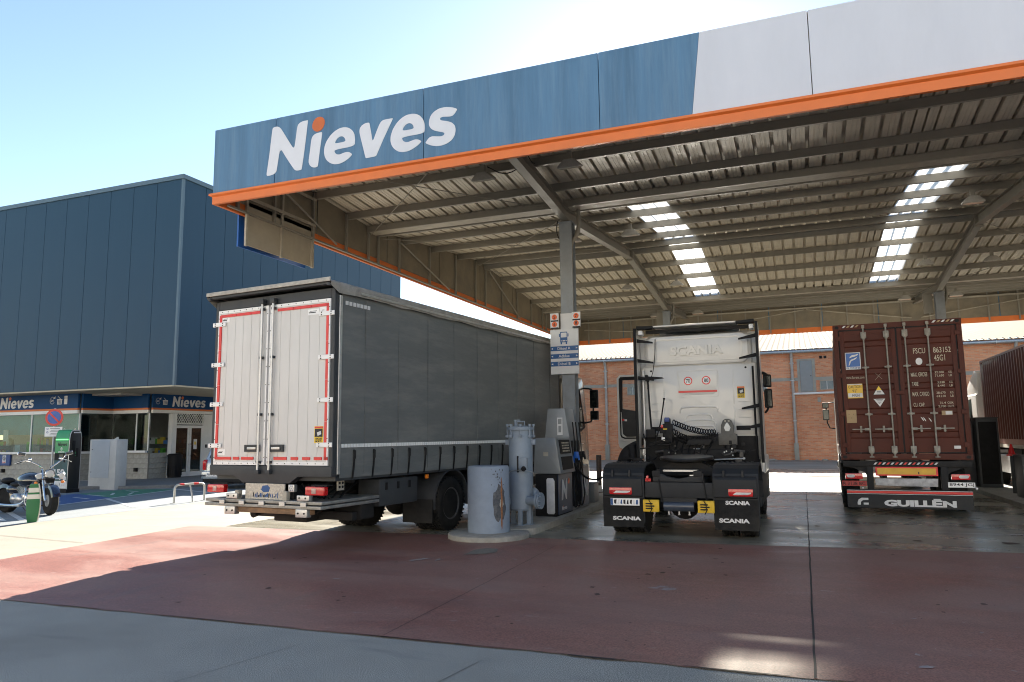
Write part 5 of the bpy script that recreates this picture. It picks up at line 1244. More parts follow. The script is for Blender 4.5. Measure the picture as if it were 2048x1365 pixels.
for s in (-1, 1):
    B().sph((s*.032, .648, 1.535), .011, 8).build('eye', m_ink, hd)
    b = B().sph((s*.2, .54, 1.05), .04, 10, (.5, 1.1, .8))
    for k in range(4): b.tube([(s*.2-.024+.016*k, .57, 1.05), (s*.2-.024+.016*k, .62-.004*abs(k-1.5), 1.035), (s*.2-.024+.016*k, .635, 1.01)], .008, 6)
    b.tube([(s*.17, .55, 1.06), (s*.15, .585, 1.06), (s*.155, .61, 1.05)], .009, 6)
    b.build('hand', m_skin, pe, 60)
    B().box(s*.1-.045, s*.1+.045, -.1, .18, 0, .09, .03, 3).build('shoe', m_black, pe)
B().box(-.02, .02, .645, .655, 1.465, 1.472).build('mouth', mat('lips', (.3, .12, .1), .5), hd)
# ------------------------------------------------------------ container lorry
m_cont = mat('brown_red_container', (.080, .021, .013), .55, spec=.25, var=.14, scale=1.6, dirt=.45, dcol=(.045, .016, .011), dscale=1.3)
m_cont2 = mat('dark_brown_container', (.10, .030, .026), .3, coat=.5, var=.12, scale=2, dirt=.35, dcol=(.04, .02, .018))
m_rod = mat('worn_lock_rod', (.24, .23, .20), .5, metal=.3, var=.3, scale=9, dirt=.5, dcol=(.16, .08, .05), dscale=5)
m_print = mat('cream_stencil', (.52, .47, .36), .6, var=.2, scale=15, dirt=.4, dcol=(.2, .08, .06), dscale=9)
m_fblu = mat('logo_blue', (.01, .10, .36), .4, var=.05)
m_cardb = mat('tan_label', (.36, .25, .13), .6, var=.15, dirt=.3)
def corr_side(x, y0, y1, z0, z1, s, mt, par):
    n = int((y1-y0)/.278); w = (y1-y0)/n; rows = [[], []]
    for k in range(n):
        for o, dpt in ((0, 0), (.072, 0), (.14, .036), (.212, .036)):
            yy = y0+(k+o/.278)*w
            for r_, z in zip(rows, (z0, z1)): r_.append((x-s*dpt, yy, z))
    for r_, z in zip(rows, (z0, z1)): r_.append((x, y1, z))
    b = B(); b.sheet(rows)
    return b.build('corrugated_side', mt, par, 20)
def container(t, L, z0, z1, mt, sides=True):
    hw = 1.219
    b = B()
    for s in (-1, 1):
        b.box(min(s*1.12, s*hw), max(s*1.12, s*hw), .0, .09, z0+.12, z1-.12, .01).box(min(s*1.12, s*hw), max(s*1.12, s*hw), L-.1, L, z0+.12, z1-.12, .01)
        b.box(min(s*1.15, s*hw), max(s*1.15, s*hw), .17, L-.17, z1-.07, z1-.01).box(min(s*1.13, s*hw), max(s*1.13, s*hw), .17, L-.17, z0+.005, z0+.16)
    b.box(-1.12, 1.12, .0, .1, z1-.12, z1-.005, .008).box(-1.12, 1.12, .0, .1, z0+.005, z0+.13, .008)
    b.box(-1.05, 1.05, -.003, .01, z0+.04, z0+.1)
    b.build('frame', mt, t)
    for s in (-1, 1):
        for y in (0, L-.178):
            for z in (z0, z1-.12):
                cc = B().box(min(s*1.057, s*1.222), max(s*1.057, s*1.222), y-.003, y+.178, z, z+.12, .012).build('corner_casting', mt, t)
                B().prism(rrect(s*1.14-.04, s*1.14+.04, z+.028, z+.092, .028), 'y', y-.006, y-.002).build('hole', m_black, cc)
        corr_side(s*1.205, .09, L-.1, z0+.16, z1-.07, s, mt, t)
    rows = [[(x, y, z1-.02-(.02 if k % 4 in (2, 3) else 0)) for x in (-1.18, 1.18)] for k, y in enumerate([.1+.07*k for k in range(int((L-.2)/.07))])]
    B().sheet(rows).box(-1.2, 1.2, L-.06, L-.04, z0+.1, z1-.1).box(-1.15, 1.15, .1, L-.1, z0+.16, z0+.19).build('roof', mt, t, 20)
tb = thing('container_lorry', 'articulated lorry carrying a brown-red shipping container with locked rear doors and lettered bumper', 'lorry', (1.97, 17.45, 0), R(-2))
Z0, Z1 = 1.14, 4.055
container(tb, 12.19, Z0, Z1, m_cont)
for s in (-1, 1):
    a, c = (-1.10, -.012) if s < 0 else (.012, 1.10)
    zb, zt = 1.30, 3.91
    # leaf: five shallow horizontal troughs pressed into the steel
    prof = [(.02, zb), (.02, zb+.12)]
    for zc in (1.66, 2.16, 2.68, 3.02, 3.62):
        prof += [(.02, zc-.075), (.045, zc-.045), (.045, zc+.045), (.02, zc+.075)]
    prof += [(.02, zt), (.065, zt), (.065, zb)]
    lf = B().prism(prof, 'x', a+.08, c-.08).box(a, a+.09, .005, .065, zb, zt, .008).box(c-.09, c, .005, .065, zb, zt, .008).box(a+.09, c-.09, .008, .065, zb, zb+.09).box(a+.09, c-.09, .008, .065, zt-.08, zt).build('door', m_cont, tb)
    B().box(a-.012, a+.004, .0, .05, zb-.02, zt+.02).box(c-.004, c+.012, .0, .05, zb-.02, zt+.02).box(a, c, .002, .05, zb-.024, zb-.002).box(a, c, .002, .05, zt+.002, zt+.03).build('gasket', m_black, lf)
    for x in ((-.625, -.19) if s < 0 else (.165, .59)):
        rd = B().cyl((x, -.03, 1.2), (x, -.03, 4.02), .0175, 12).build('lock_rod', m_rod, lf)
        b = B()
        for z in (2.1, 3.1): b.box(x-.07, x+.07, -.035, .006, z-.018, z+.018, .005).box(x-.03, x+.03, -.055, .0, z-.028, z+.028, .008)
        b.build('rod_bracket', m_rod, rd)
        b = B()
        for z in (1.36, 3.80): b.box(x-.055, x+.055, -.05, .004, z-.07, z+.07, .012).box(x-.03, x+.03, -.065, -.02, z-.1, z+.04, .01)
        b.box(x-.045, x+.045, -.05, -.01, 1.19, 1.215, .004).box(x-.03, x+.03, -.06, -.0, 3.95, 4.02, .01)
        struct(b.build('cam_keeper', m_rod, rd), 'stuff')
        hs = -1 if s < 0 else 1
        z = 1.785
        b = B().box(min(x, x+hs*.34), max(x, x+hs*.34), -.05, -.03, z-.012, z+.012, .004).box(min(x, x+hs*.1), max(x, x+hs*.1), -.055, -.02, z-.025, z+.025, .006)
        b.build('handle', m_rod, rd)
        B().cyl((x+hs*.17, -.02, z+.04), (x+hs*.17, -.02, z+.07), .022, 8).cyl((x+hs*.17, -.06, z+.05), (x+hs*.17, .0, z+.05), .02, 8).cyl((x+hs*.17, -.06, z-.05), (x+hs*.17, .0, z-.05), .02, 8).box(x+hs*.17-.02, x+hs*.17+.02, -.04, .0, z-.06, z+.06, .006).build('handle_catch', m_rod, rd)
    for z in (1.45, 2.12, 2.95, 3.75):
        xx = a-.03 if s < 0 else c+.03
        B().box(xx-.05, xx+.05, -.015, .02, z-.05, z+.05, .012).build('hinge', m_cont, tb)
B().box(-.075, .075, -.02, .02, 2.5, 2.58, .01).build('door_overlap', m_cont, tb)
# hazard marks on the header
for x0 in (-1.06, .66):
    for k in range(5 if x0 > 0 else 4):
        x = x0+.02+k*.085
        B().prism([(x, 3.985), (x+.045, 3.985), (x+.085, 4.03), (x+.04, 4.03)], 'y', -.006, -.001).build('hazard_stripe', m_cardb if k % 2 else m_pale, tb)
Yd = .012       # plane just before the leaf
yb = Yd-.004
lg = B().box(-1.01, -.71, Yd-.008, Yd, 3.07, 3.44).build('logo_sticker', m_pale, tb)
B().box(-.995, -.725, Yd-.0095, Yd-.0082, 3.13, 3.425).build('logo_field', m_fblu, lg)
def leaf_shape(pts): return flat([chaikin(pts, 2)], .002)
for pts in ([(-.93, 3.31), (-.915, 3.355), (-.87, 3.385), (-.80, 3.39), (-.735, 3.415), (-.77, 3.37), (-.82, 3.35), (-.88, 3.34)], [(-.955, 3.135), (-.935, 3.24), (-.90, 3.285), (-.84, 3.305), (-.77, 3.34), (-.80, 3.295), (-.85, 3.27), (-.90, 3.25), (-.92, 3.19)]):
    me = leaf_shape(pts); me.transform(Matrix.Translation((0, Yd-.0098, 0))); link('logo_stroke', me, m_pale, lg)
text('FLORENS', -.995, -.725, 3.082, 3.12, Yd-.0085, m_blueink, lg, .02)
text('www.florens.com', -1.03, -.66, 2.87, 2.925, yb, m_print, tb, .0)
cu = B().box(-1.01, -.71, Yd-.008, Yd, 2.45, 2.76).build('caution_sign', mat('yellow_sign', (.72, .45, .05), .5, var=.1), tb)
B().box(-1.0, -.72, Yd-.0088, Yd-.0082, 2.47, 2.56).box(-1.0, -.72, Yd-.0088, Yd-.0082, 2.735, 2.755).build('worn_print', m_pale, cu)
text('CAUTION', -.985, -.735, 2.665, 2.725, Yd-.0092, m_ink, cu, .0); text("9'6\"", -.91, -.82, 2.575, 2.64, Yd-.0092, m_ink, cu, .0); text('HIGH', -.92, -.78, 2.48, 2.545, Yd-.0092, m_ink, cu, .0)
tg = B().prism([(-.52, 2.51), (-.28, 2.51), (-.40, 2.715)], 'y', Yd-.008, Yd).build('triangle_sticker', m_ink, tb)
B().prism([(-.505, 2.518), (-.295, 2.518), (-.345, 2.605), (-.455, 2.605)], 'y', Yd-.0095, Yd-.0082).build('white_field', m_pale, tg)
B().prism([(-.453, 2.608), (-.347, 2.608), (-.40, 2.70)], 'y', Yd-.0095, Yd-.0082).build('yellow_field', m_yellow, tg)
B().box(-.44, -.36, Yd-.0105, Yd-.0097, 2.575, 2.585).box(-.44, -.37, Yd-.0105, Yd-.0097, 2.545, 2.555).build('print', m_ink, tg)
tg = B().prism([(-.515, 2.425), (-.29, 2.425), (-.40, 2.255)], 'y', Yd-.008, Yd).build('triangle_sticker', m_pale, tb)
for k in range(4): B().box(-.47+.02*k, -.335-.02*k, Yd-.0095, Yd-.0082, 2.405-.028*k, 2.413-.028*k).build('print', m_ink, tg)
lb_ = B().box(-1.06, -.865, Yd-.008, Yd, 1.925, 2.2).build('tan_label', m_cardb, tb)
for x, z in ((-1.01, 2.11), (-.92, 2.11), (-.965, 2.03)): B().cyl((x, Yd-.012, z), (x, Yd-.007, z), .008, 6).build('rivet', m_ink, lb_)
B().box(.73, .925, Yd-.008, Yd, 2.055, 2.145).build('pale_label', m_cardb, tb); B().box(.80, .92, Yd-.0095, Yd-.0082, 2.065, 2.135).build('label_print', m_pale, tb)
B().box(.9, 1.02, Yd-.008, Yd, 1.37, 1.43).build('white_label', m_pale, tb)
B().prism(circ(.395, 3.185, .075, 24, .062), 'y', Yd-.006, Yd).build('white_spot', m_pale, tb)
for x, z in ((.34, 2.03), (.38, 2.02), (.48, 2.01)):
    B().prism([(x, z), (x+.03, z-.02), (x+.06, z-.08), (x+.045, z-.085)], 'y', yb, Yd).build('scrape', m_pale, tb)
B().tube([(-.45, yb, 2.98), (-.32, yb, 2.84)], .003, 4).tube([(-.33, yb, 2.98), (-.46, yb, 2.82)], .003, 4).build('chalk_cross', m_print, tb)
for wd, x0, x1, z0, z1 in (('FSCU', .30, .525, 3.35, 3.465), ('863152', .67, .99, 3.35, 3.465), ('6', 1.075, 1.12, 3.35, 3.455), ('45G1', .675, .875, 3.18, 3.305),
        ('MAX. GROSS', .225, .525, 2.865, 2.955), ('TARE', .23, .35, 2.67, 2.755), ('MAX. CARGO', .227, .535, 2.455, 2.545), ('CU. CAP.', .23, .44, 2.24, 2.32),
        ('32.500', .665, .83, 2.92, 2.965), ('71.650', .665, .83, 2.85, 2.895), ('KG', .915, .97, 2.92, 2.965), ('LB', .915, .97, 2.85, 2.895),
        ('3.830', .70, .83, 2.71, 2.755), ('8.440', .70, .83, 2.64, 2.685), ('KG', .915, .97, 2.71, 2.755), ('LB', .915, .97, 2.64, 2.685),
        ('28.670', .665, .83, 2.495, 2.54), ('63.210', .665, .83, 2.425, 2.47), ('KG', .915, .97, 2.495, 2.54), ('LB', .915, .97, 2.425, 2.47),
        ('76.4', .71, .82, 2.285, 2.33), ('2.700', .68, .82, 2.215, 2.26), ('CU.M.', .85, .96, 2.285, 2.33), ('CU.FT.', .85, .97, 2.215, 2.26)):
    text(wd, x0, x1, z0, z1, yb+.002, m_print, tb, .005)
B().ring([(1.06, 3.335), (1.135, 3.335), (1.135, 3.47), (1.06, 3.47)], [(1.066, 3.341), (1.129, 3.341), (1.129, 3.464), (1.066, 3.464)], 'y', yb, Yd).build('check_box', m_print, tb)
# chassis rear
B().box(-1.19, 1.19, -.03, .12, 1.0, 1.12, .012).prism([(-1.15, 1.0), (-.62, 1.0), (-.62, .72), (-.7, .72), (-.78, .88), (-1.0, .97)], 'y', .02, .06).prism([(1.15, 1.0), (.62, 1.0), (.62, .72), (.7, .72), (.78, .88), (1.0, .97)], 'y', .02, .06).build('bolster', m_dark, tb)
B().box(-.75, -.62, -.02, .1, .5, 1.0, .01).box(.62, .75, -.02, .1, .5, 1.0, .01).box(-.45, -.36, .1, 11.8, .72, 1.08).box(.36, .45, .1, 11.8, .72, 1.08).build('chassis', m_dark, tb)
for k in range(15):
    x = -.61+k*.08
    B().prism([(x, 1.045), (x+.04, 1.045), (x+.08, 1.09), (x+.04, 1.09)], 'y', -.036, -.031).build('hazard_stripe', m_red if k % 2 else m_pale, tb)
mk = B().box(-.58, .57, -.03, -.012, .815, 1.0, .004, 1).build('marker_board', m_red, tb)
B().box(-.545, .53, -.034, -.0305, .845, .97).build('yellow_field', mat('marker_yellow', (.60, .34, .02), .35, var=.15, scale=4), mk)
B().box(.21, .23, -.038, -.0345, .85, .9).build('scuff', m_ink, mk)
B().prism([(-.595, .62), (-.6, .76), (.56, .765), (.55, .60), (-.3, .605)], 'y', -.05, -.02, .008).build('bare_panel', mat('scraped_panel', (.42, .42, .43), .6, metal=.3, var=.35, scale=7, bump=.4, bscale=20, dirt=.5, dcol=(.12, .11, .1), dscale=3), tb)
for s in (-1, 1):
    a, c = (-1.165, -.83) if s < 0 else (.80, 1.13)
    lp = B().box(a, c, -.05, .02, .745, .86, .012).build('rear_lamp', m_redlens, tb)
    q = rrect(a+.03, a+.18, .775, .835, .028) if s < 0 else rrect(c-.2, c-.03, .775, .835, .028)
    B().prism(q, 'y', -.058, -.048).build('clear_lens', m_clear, lp)
rp_ = B().box(-1.235, -.76, -.03, -.018, .595, .705, .004, 1).build('red_plate', mat('red_plate', (.34, .02, .02), .4, var=.1), tb)
text('R 3138 BC', -1.215, -.79, .615, .685, -.0305, m_dark, rp_, .01)
np_ = B().box(.73, 1.205, -.03, -.018, .59, .695, .004, 1).build('number_plate', m_white, tb)
text('8944 JGJ', .755, 1.185, .607, .68, -.0305, m_ink, np_, .01)
# bumper flap with lettering
bf = B().box(-1.16, 1.15, -.05, -.02, .15, .52, .006, 1).build('bumper_flap', m_guard, tb)
B().box(-1.16, 1.15, -.07, -.045, .43, .535, .006, 1).build('bumper_bar', m_dark, bf)
B().box(-1.155, 1.145, -.0745, -.0705, .455, .50).build('red_stripe', m_red, bf)
B().box(-1.155, 1.145, -.0745, -.0705, .507, .517).box(-1.155, 1.145, -.0745, -.0705, .436, .445).build('white_stripe', m_pale, bf)
text('GUILLĒN', -.46, .85, .19, .36, -.0505, m_pale, bf, .06)
B().prism([(-.965, .21), (-.965, .26), (-.94, .32), (-.88, .355), (-.755, .355), (-.755, .31), (-.86, .305), (-.90, .27), (-.905, .21)], 'y', -.054, -.0505).box(-.85, -.755, -.054, -.0505, .215, .255).build('lettering', m_pale, bf)
B().sph((-.84, -.06, .56), .022, 8).sph((1.22, -.05, .575), .03, 8).build('bulb', m_clear, bf)
for s in (-1, 1):
    for y in (1.6, 2.9, 4.2): wheel(tb, s*1.05, y, .5, .37, s)
    B().box(min(s*.8, s*1.24), max(s*.8, s*1.24), .9, 4.9, 1.03, 1.06).build('mudguard', m_dark, tb)
# tractor in front
m_cabs = mat('white_lorry_paint', (.70, .69, .66), .3, var=.03, coat=.5)
cb = B().box(-1.24, 1.24, 12.9, 15.0, .9, 3.0, .07, 3).prism([(12.9, 2.9), (12.9, 3.6), (13.3, 3.75), (14.4, 3.3), (14.9, 2.95)], 'x', -1.15, 1.15, .07).build('cab', m_cabs, tb)
B().box(-1.22, 1.22, 10.4, 14.9, .4, .92, .05).build('skirt', m_cabs, tb)
for s in (-1, 1):
    B().prism([(13.5, 2.1), (13.5, 2.85), (14.6, 2.8), (14.9, 2.1)], 'x', min(s*1.237, s*1.246), max(s*1.237, s*1.246)).build('side_window', m_darkglass, cb)
    mi = B().tube([(s*1.22, 14.8, 2.9), (s*1.5, 14.85, 2.88), (s*1.55, 14.85, 2.7), (s*1.52, 14.85, 1.9), (s*1.22, 14.8, 1.85)], .025, 8, 1).build('mirror_arm', m_black, tb)
    B().box(s*1.56-.12, s*1.56+.12, 14.8, 14.92, 2.2, 2.62, .03).box(s*1.56-.12, s*1.56+.12, 14.8, 14.92, 2.68, 2.9, .03).build('mirror', m_black, mi)
    B().box(s*1.56-.095, s*1.56+.095, 14.79, 14.80, 2.23, 2.59).box(s*1.56-.095, s*1.56+.095, 14.79, 14.80, 2.7, 2.87).build('mirror_glass', m_mirror, mi)
    wheel(tb, s*1.04, 14.0, .5, .3, s, deep=.03); wheel(tb, s*1.04, 10.4, .5, .37, s)

# ------------------------------------------------------------ second container lorry, right
td = thing('container_lorry', 'lorry with a dark brown corrugated container beyond the right pump island, half in sunlight', 'lorry', (6.97, 16.9, 0), 0)
container(td, 12.19, 1.3, 4.06, m_cont2)
B().box(-1.2, 1.2, .1, .16, 1.42, 3.95).build('door', m_cont2, td)
for x in (-.6, -.2, .2, .6): B().cyl((x, .05, 1.4), (x, .05, 3.98), .018, 8).build('lock_rod', m_rod, td)
B().box(-.45, -.36, .1, 13, .8, 1.2).box(.36, .45, .1, 13, .8, 1.2).box(-1.2, 1.2, 11.4, 11.5, 1.1, 1.28).build('chassis', m_dark, td)
B().box(-1.22, -1.18, .3, 12, 1.2, 1.3).box(1.18, 1.22, .3, 12, 1.2, 1.3).build('side_beam', m_gut, td)
tk = B().box(-1.17, -.6, 9.3, 10.9, .42, .98, .05, 3).build('fuel_tank', m_alu, td)
B().box(-1.19, -1.165, 4.5, 8.8, .5, .58).box(-1.19, -1.165, 4.5, 8.8, .8, .88).box(-1.17, -1.1, 5.0, 5.06, .5, 1.25).box(-1.17, -1.1, 8.2, 8.26, .5, 1.25).build('side_guard', m_dark, td)
for s in (-1, 1):
    for y in (1.6, 2.9, 4.2): wheel(td, s*1.05, y, .5, .37, s)
    wheel(td, s*1.04, 11.4, .5, .37, s); wheel(td, s*1.04, 15.0, .5, .3, s, deep=.03)
cb = B().box(-1.22, 1.22, 13.2, 15.6, .95, 3.0, .07, 3).prism([(13.2, 2.9), (13.2, 3.75), (13.6, 3.85), (14.8, 3.4), (15.4, 2.95)], 'x', -1.15, 1.15, .07).build('cab', m_cabs, td)
B().prism([(14.0, 2.1), (14.0, 2.85), (15.1, 2.8), (15.4, 2.1)], 'x', -1.226, -1.216).build('side_window', m_darkglass, cb)
B().box(-1.2, 1.2, 13.3, 15.5, .4, .95, .05).build('cab_step', m_black, td)
mi = B().tube([(-1.2, 15.3, 2.95), (-1.5, 15.35, 2.9), (-1.5, 15.35, 1.9), (-1.2, 15.3, 1.9)], .03, 8, 1).build('mirror_arm', m_black, td)
B().box(-1.62, -1.4, 15.3, 15.4, 2.1, 2.8, .03).build('mirror', m_black, mi)
# ============================================================ PUMP ISLANDS
def island(x0, x1, y0, y1, name='pump_island'):
    r = (x1-x0)/2
    pts = [(x0+r+r*math.cos(a), y0+r*.55+r*.55*math.sin(a)) for a in [PI+PI*k/12 for k in range(13)]]+[(x1, y1), (x0, y1)]
    o = struct(B().prism(pts, 'z', -.1, .12, .012).build(name, m_kerb)); return o
island(-5.68, -4.5, 12.3, 33.4); island(4.43, 5.52, 14.5, 33.4)
# big round concrete guard post
m_bol = mat('grey_blue_post', (.21, .255, .32), .65, var=.08, scale=7, bump=.25, bscale=60, dirt=.25, dcol=(.15, .17, .2), dscale=3)
gp = thing('guard_post', 'fat round grey-blue concrete post with a rust-streaked scrape, at the end of the pump island', 'bollard', (-5.15, 12.02, 0))
B().lathe([(0, 0), (.70, 0), (.71, .04), (.70, .085), (.66, .105), (.3, .11), (0, .11)], 44).build('footing', m_kerb, gp)
B().lathe([(0, .1), (.365, .1), (.365, 1.19), (.345, 1.225), (.3, 1.23), (0, 1.235)], 48).build('post', m_bol, gp)
def on_cyl(r, cells, name, mt, par, thick=.006):
    """patch wrapped on a cylinder; cells = outline (angle, z)"""
    b = B(); zc = sum(z for a, z in cells)/len(cells); ac = sum(a for a, z in cells)/len(cells)
    ring = []
    for k in range(6):
        t = 1-k/5*.98
        rr = r+thick*(.2 if k == 0 else 1)
        ring.append([(rr*math.cos(ac+(a-ac)*t), rr*math.sin(ac+(a-ac)*t), zc+(z-zc)*t) for a, z in cells])
    for q in ring: q.append(q[0])
    b.sheet(ring)
    return b.build(name, mt, par, 60)
rg = random.Random(8)
def blob(a0, z0, da, dz, n=22, j=.2):
    return [(a0+da*math.cos(2*PI*k/n)*(1+rg.uniform(-j, j)), z0+dz*math.sin(2*PI*k/n)*(1+rg.uniform(-j, j))) for k in range(n)]
on_cyl(.366, blob(R(-36), .60, .38, .30), 'scraped_patch', mat('scraped_paint', (.07, .075, .085), .9, var=.35, scale=25, bump=.8, bscale=30, dirt=.4, dcol=(.22, .22, .22), dscale=9), gp, .003)
on_cyl(.366, blob(R(-30), .60, .13, .08), 'bare_patch', mat('bare_concrete', (.33, .32, .29), .9, var=.3, scale=20), gp, .006)
on_cyl(.366, [(R(-30)+.05*math.cos(t)+.015*math.sin(9*t), .60+.44*math.sin(t)) for t in [2*PI*k/26 for k in range(26)]], 'rust_streak', mat('rust', (.22, .10, .045), .85, var=.35, scale=22, bump=.5), gp, .012)
for k in range(26):
    on_cyl(.366, blob(R(-45)+rg.uniform(-.25, .4), 1.05+rg.uniform(-.17, .13), rg.uniform(.008, .03), rg.uniform(.008, .02), 8), 'chip', bpy.data.materials['scraped_paint'], gp, .003)
# filter vessel
m_ves = mat('vessel_paint', (.20, .245, .30), .45, var=.08, scale=5, dirt=.25, dcol=(.13, .15, .17), dscale=3)
fv = thing('filter_vessel', 'upright grey-blue fuel filter vessel on legs with clamped lid and pipe flanges', 'filter vessel', (-4.93, 13.05, .12))
B().lathe([(0, .25), (.2, .255), (.225, .29), (.225, 1.70), (.22, 1.72), (0, 1.72)], 36).build('shell', m_ves, fv)
B().lathe([(0, 1.715), (.255, 1.72), (.26, 1.75), (.255, 1.775), (.2, 1.785), (.19, 1.80), (0, 1.81)], 36).build('lid', m_ves, fv)
for k in range(8):
    a = R(20+45*k); p = (.245*math.cos(a), .245*math.sin(a))
    B().cyl((*p, 1.58), (*p, 1.83), .016, 8).cyl((*p, 1.80), (*p, 1.835), .03, 6).box(p[0]-.03, p[0]+.03, p[1]-.03, p[1]+.03, 1.59, 1.63, .006).build('clamp', m_ves, fv)
B().tube([(-.03, -.1, 1.8), (-.03, -.1, 1.88), (.12, -.1, 1.88), (.12, -.1, 1.8)], .013, 6).cyl((-.1, 0, 1.8), (-.1, 0, 1.92), .02, 8).box(-.13, .0, -.015, .015, 1.9, 1.92, .004).build('lifting_handle', m_ves, fv)
for s in (-1, 1): B().box(s*.26-.04, s*.26+.04, -.03, .03, 1.45, 1.55, .012).build('lug', m_ves, fv)
for a in (R(-75), R(165), R(45), R(-20)):
    p = (.185*math.cos(a), .185*math.sin(a))
    B().box(p[0]-.04, p[0]+.04, p[1]-.03, p[1]+.03, 0, .5, .006).box(p[0]-.07, p[0]+.07, p[1]-.06, p[1]+.06, 0, .012).build('leg', m_ves, fv)
b = B().cyl((.15, -.1, .44), (.42, -.14, .44), .085, 18).cyl((.36, -.13, .44), (.40, -.136, .44), .15, 24).cyl((.41, -.138, .44), (.44, -.142, .44), .15, 24)
for k in range(8): b.cyl((.35, -.13+.115*math.cos(k*PI/4), .44+.115*math.sin(k*PI/4)), (.46, -.145+.115*math.cos(k*PI/4), .44+.115*math.sin(k*PI/4)), .017, 6)
b.build('flange', m_ves, fv)
B().cyl((-.1, .1, .55), (-.22, .3, .62), .14, 20).sph((.15, .2, .52), .14, 14).build('outlet', m_ves, fv)
b = B().cyl((-.15, -.16, .42), (-.46, -.22, .42), .06, 16).cyl((-.25, -.18, .42), (-.27, -.184, .42), .11, 20).cyl((-.32, -.19, .42), (-.35, -.2, .42), .12, 20).sph((-.4, -.2, .42), .1, 14).cyl((-.4, -.2, .42), (-.4, -.2, .7), .05, 12).cyl((-.4, -.2, .68), (-.4, -.2, .78), .09, 18)
for k in range(6): b.cyl((-.3, -.19+.085*math.cos(k*PI/3), .42+.085*math.sin(k*PI/3)), (-.38, -.2+.085*math.cos(k*PI/3), .42+.085*math.sin(k*PI/3)), .014, 6)
b.build('valve', m_ves, fv)
B().tube([(-.42, -.22, .38), (-.43, -.23, .1), (-.42, -.22, 0)], .045, 10).cyl((-.42, -.22, .30), (-.42, -.22, .34), .09, 16).build('drain_pipe', m_black, fv)
B().tube([(-.36, -.26, .33), (-.33, -.28, .05)], .008, 6).build('rod', m_galv, fv)
B().box(.06, .22, -.29, -.20, 1.02, 1.22, .008).build('gauge_box', m_ves, fv); B().box(.02, .04, -.26, -.2, .95, 1.25, .004, 1).build('gauge_bracket', m_dark, fv)
B().sph((.16, -.28, 1.02), .05, 12).cyl((.16, -.33, 1.02), (.16, -.28, 1.02), .035, 12).build('gauge', m_black, fv)
B().tube([(-.18, -.15, .35), (-.19, -.16, .9), (-.14, -.2, .98), (.02, -.25, .99), (.2, -.3, .99), (.35, -.3, .96)], .009, 6, 2).build('wire', m_galv, fv)
# fuel dispenser
m_disp = mat('dispenser_grey', (.20, .215, .225), .4, metal=.2, var=.06, scale=3, dirt=.2)
m_dispb = mat('dispenser_navy', (.012, .03, .075), .35, var=.08)
fd = thing('fuel_dispenser', 'grey and navy fuel dispenser on the left island, hose mast behind its sloped display housing', 'fuel pump', (0, 0, .12))
B().box(-5.12, -4.66, 14.35, 15.45, 0, .84, .02).build('base_cabinet', m_black, fd)
B().box(-4.663, -4.648, 14.42, 15.4, .03, .83, .004, 1).build('side_panel', m_dispb, fd)
MD = Matrix.Translation((-4.648, 0, 0)) @ RZ(PI/2)
logo(14.62, .30, .42, -.004, m_pale, m_disc, fd, M=MD, only=('N', 'dot'))
logo(14.62, .10, .085, -.004, m_pale, m_disc, fd, M=MD)
B().prism([(-4.87, .08), (-4.84, .05), (-4.72, .05), (-4.70, .08), (-4.70, .70), (-4.73, .76), (-4.85, .76), (-4.87, .73)], 'y', 14.335, 14.352, .004).build('white_panel', m_pale, fd)
B().prism([(-5.14, .85), (-4.55, .85), (-4.57, .92), (-4.66, 1.55), (-4.68, 1.57), (-5.08, 1.57), (-5.10, 1.55)], 'y', 14.33, 15.35, .012).build('display_housing', m_disp, fd)
B().box(-4.92, -4.82, 14.318, 14.33, 1.20, 1.28).build('sticker', m_gut, fd)
sl_ = lambda z: -4.56-(z-.92)*.143
b = B().prism([(sl_(1.52)+.012, 1.52), (sl_(1.24)+.012, 1.24), (sl_(1.24)-.02, 1.24), (sl_(1.52)-.02, 1.52)], 'y', 14.5, 15.2).prism([(sl_(1.18)+.012, 1.18), (sl_(.92)+.012, .92), (sl_(.92)-.02, .92), (sl_(1.18)-.02, 1.18)], 'y', 14.5, 15.2)
b.build('display', m_black, fd)
b = B()
for r in range(4):
    for q in range(5): b.box(sl_(1.3+r*.05)+.008, sl_(1.3+r*.05)+.02, 14.62+q*.1, 14.68+q*.1, 1.28+r*.055, 1.31+r*.055)
struct(b.build('keypad', m_gut, fd), 'stuff')
B().prism([(-5.28, 0), (-4.69, 0), (-4.70, 1.5), (-4.81, 2.2), (-5.2, 2.2), (-5.28, 1.5)], 'y', 15.47, 16.1, .015).build('hose_mast', m_disp, fd)
B().box(-4.70, -4.66, 15.52, 15.6, .1, 1.5, .01).box(-4.70, -4.66, 15.75, 15.83, .1, 1.5, .01).box(-4.70, -4.66, 16.0, 16.08, .1, 1.5, .01).build('mast_rib', m_dark, fd)
B().box(-4.98, -4.86, 15.455, 15.468, 1.62, 2.0).build('notice', m_pale, fd)
B().box(-4.96, -4.88, 15.45, 15.454, 1.86, 1.97).box(-4.95, -4.89, 15.45, 15.454, 1.68, 1.82).build('notice_print', m_disp, fd)
B().box(-5.15, -4.66, 16.12, 16.75, 0, .95, .015).build('side_cabinet', m_disp, fd)
B().box(-4.66, -4.648, 16.15, 16.72, .05, .9).build('side_panel', m_dispb, fd)
logo(16.2, .25, .42, -.004, m_pale, m_disc, fd, M=MD, only=('N', 'dot'))
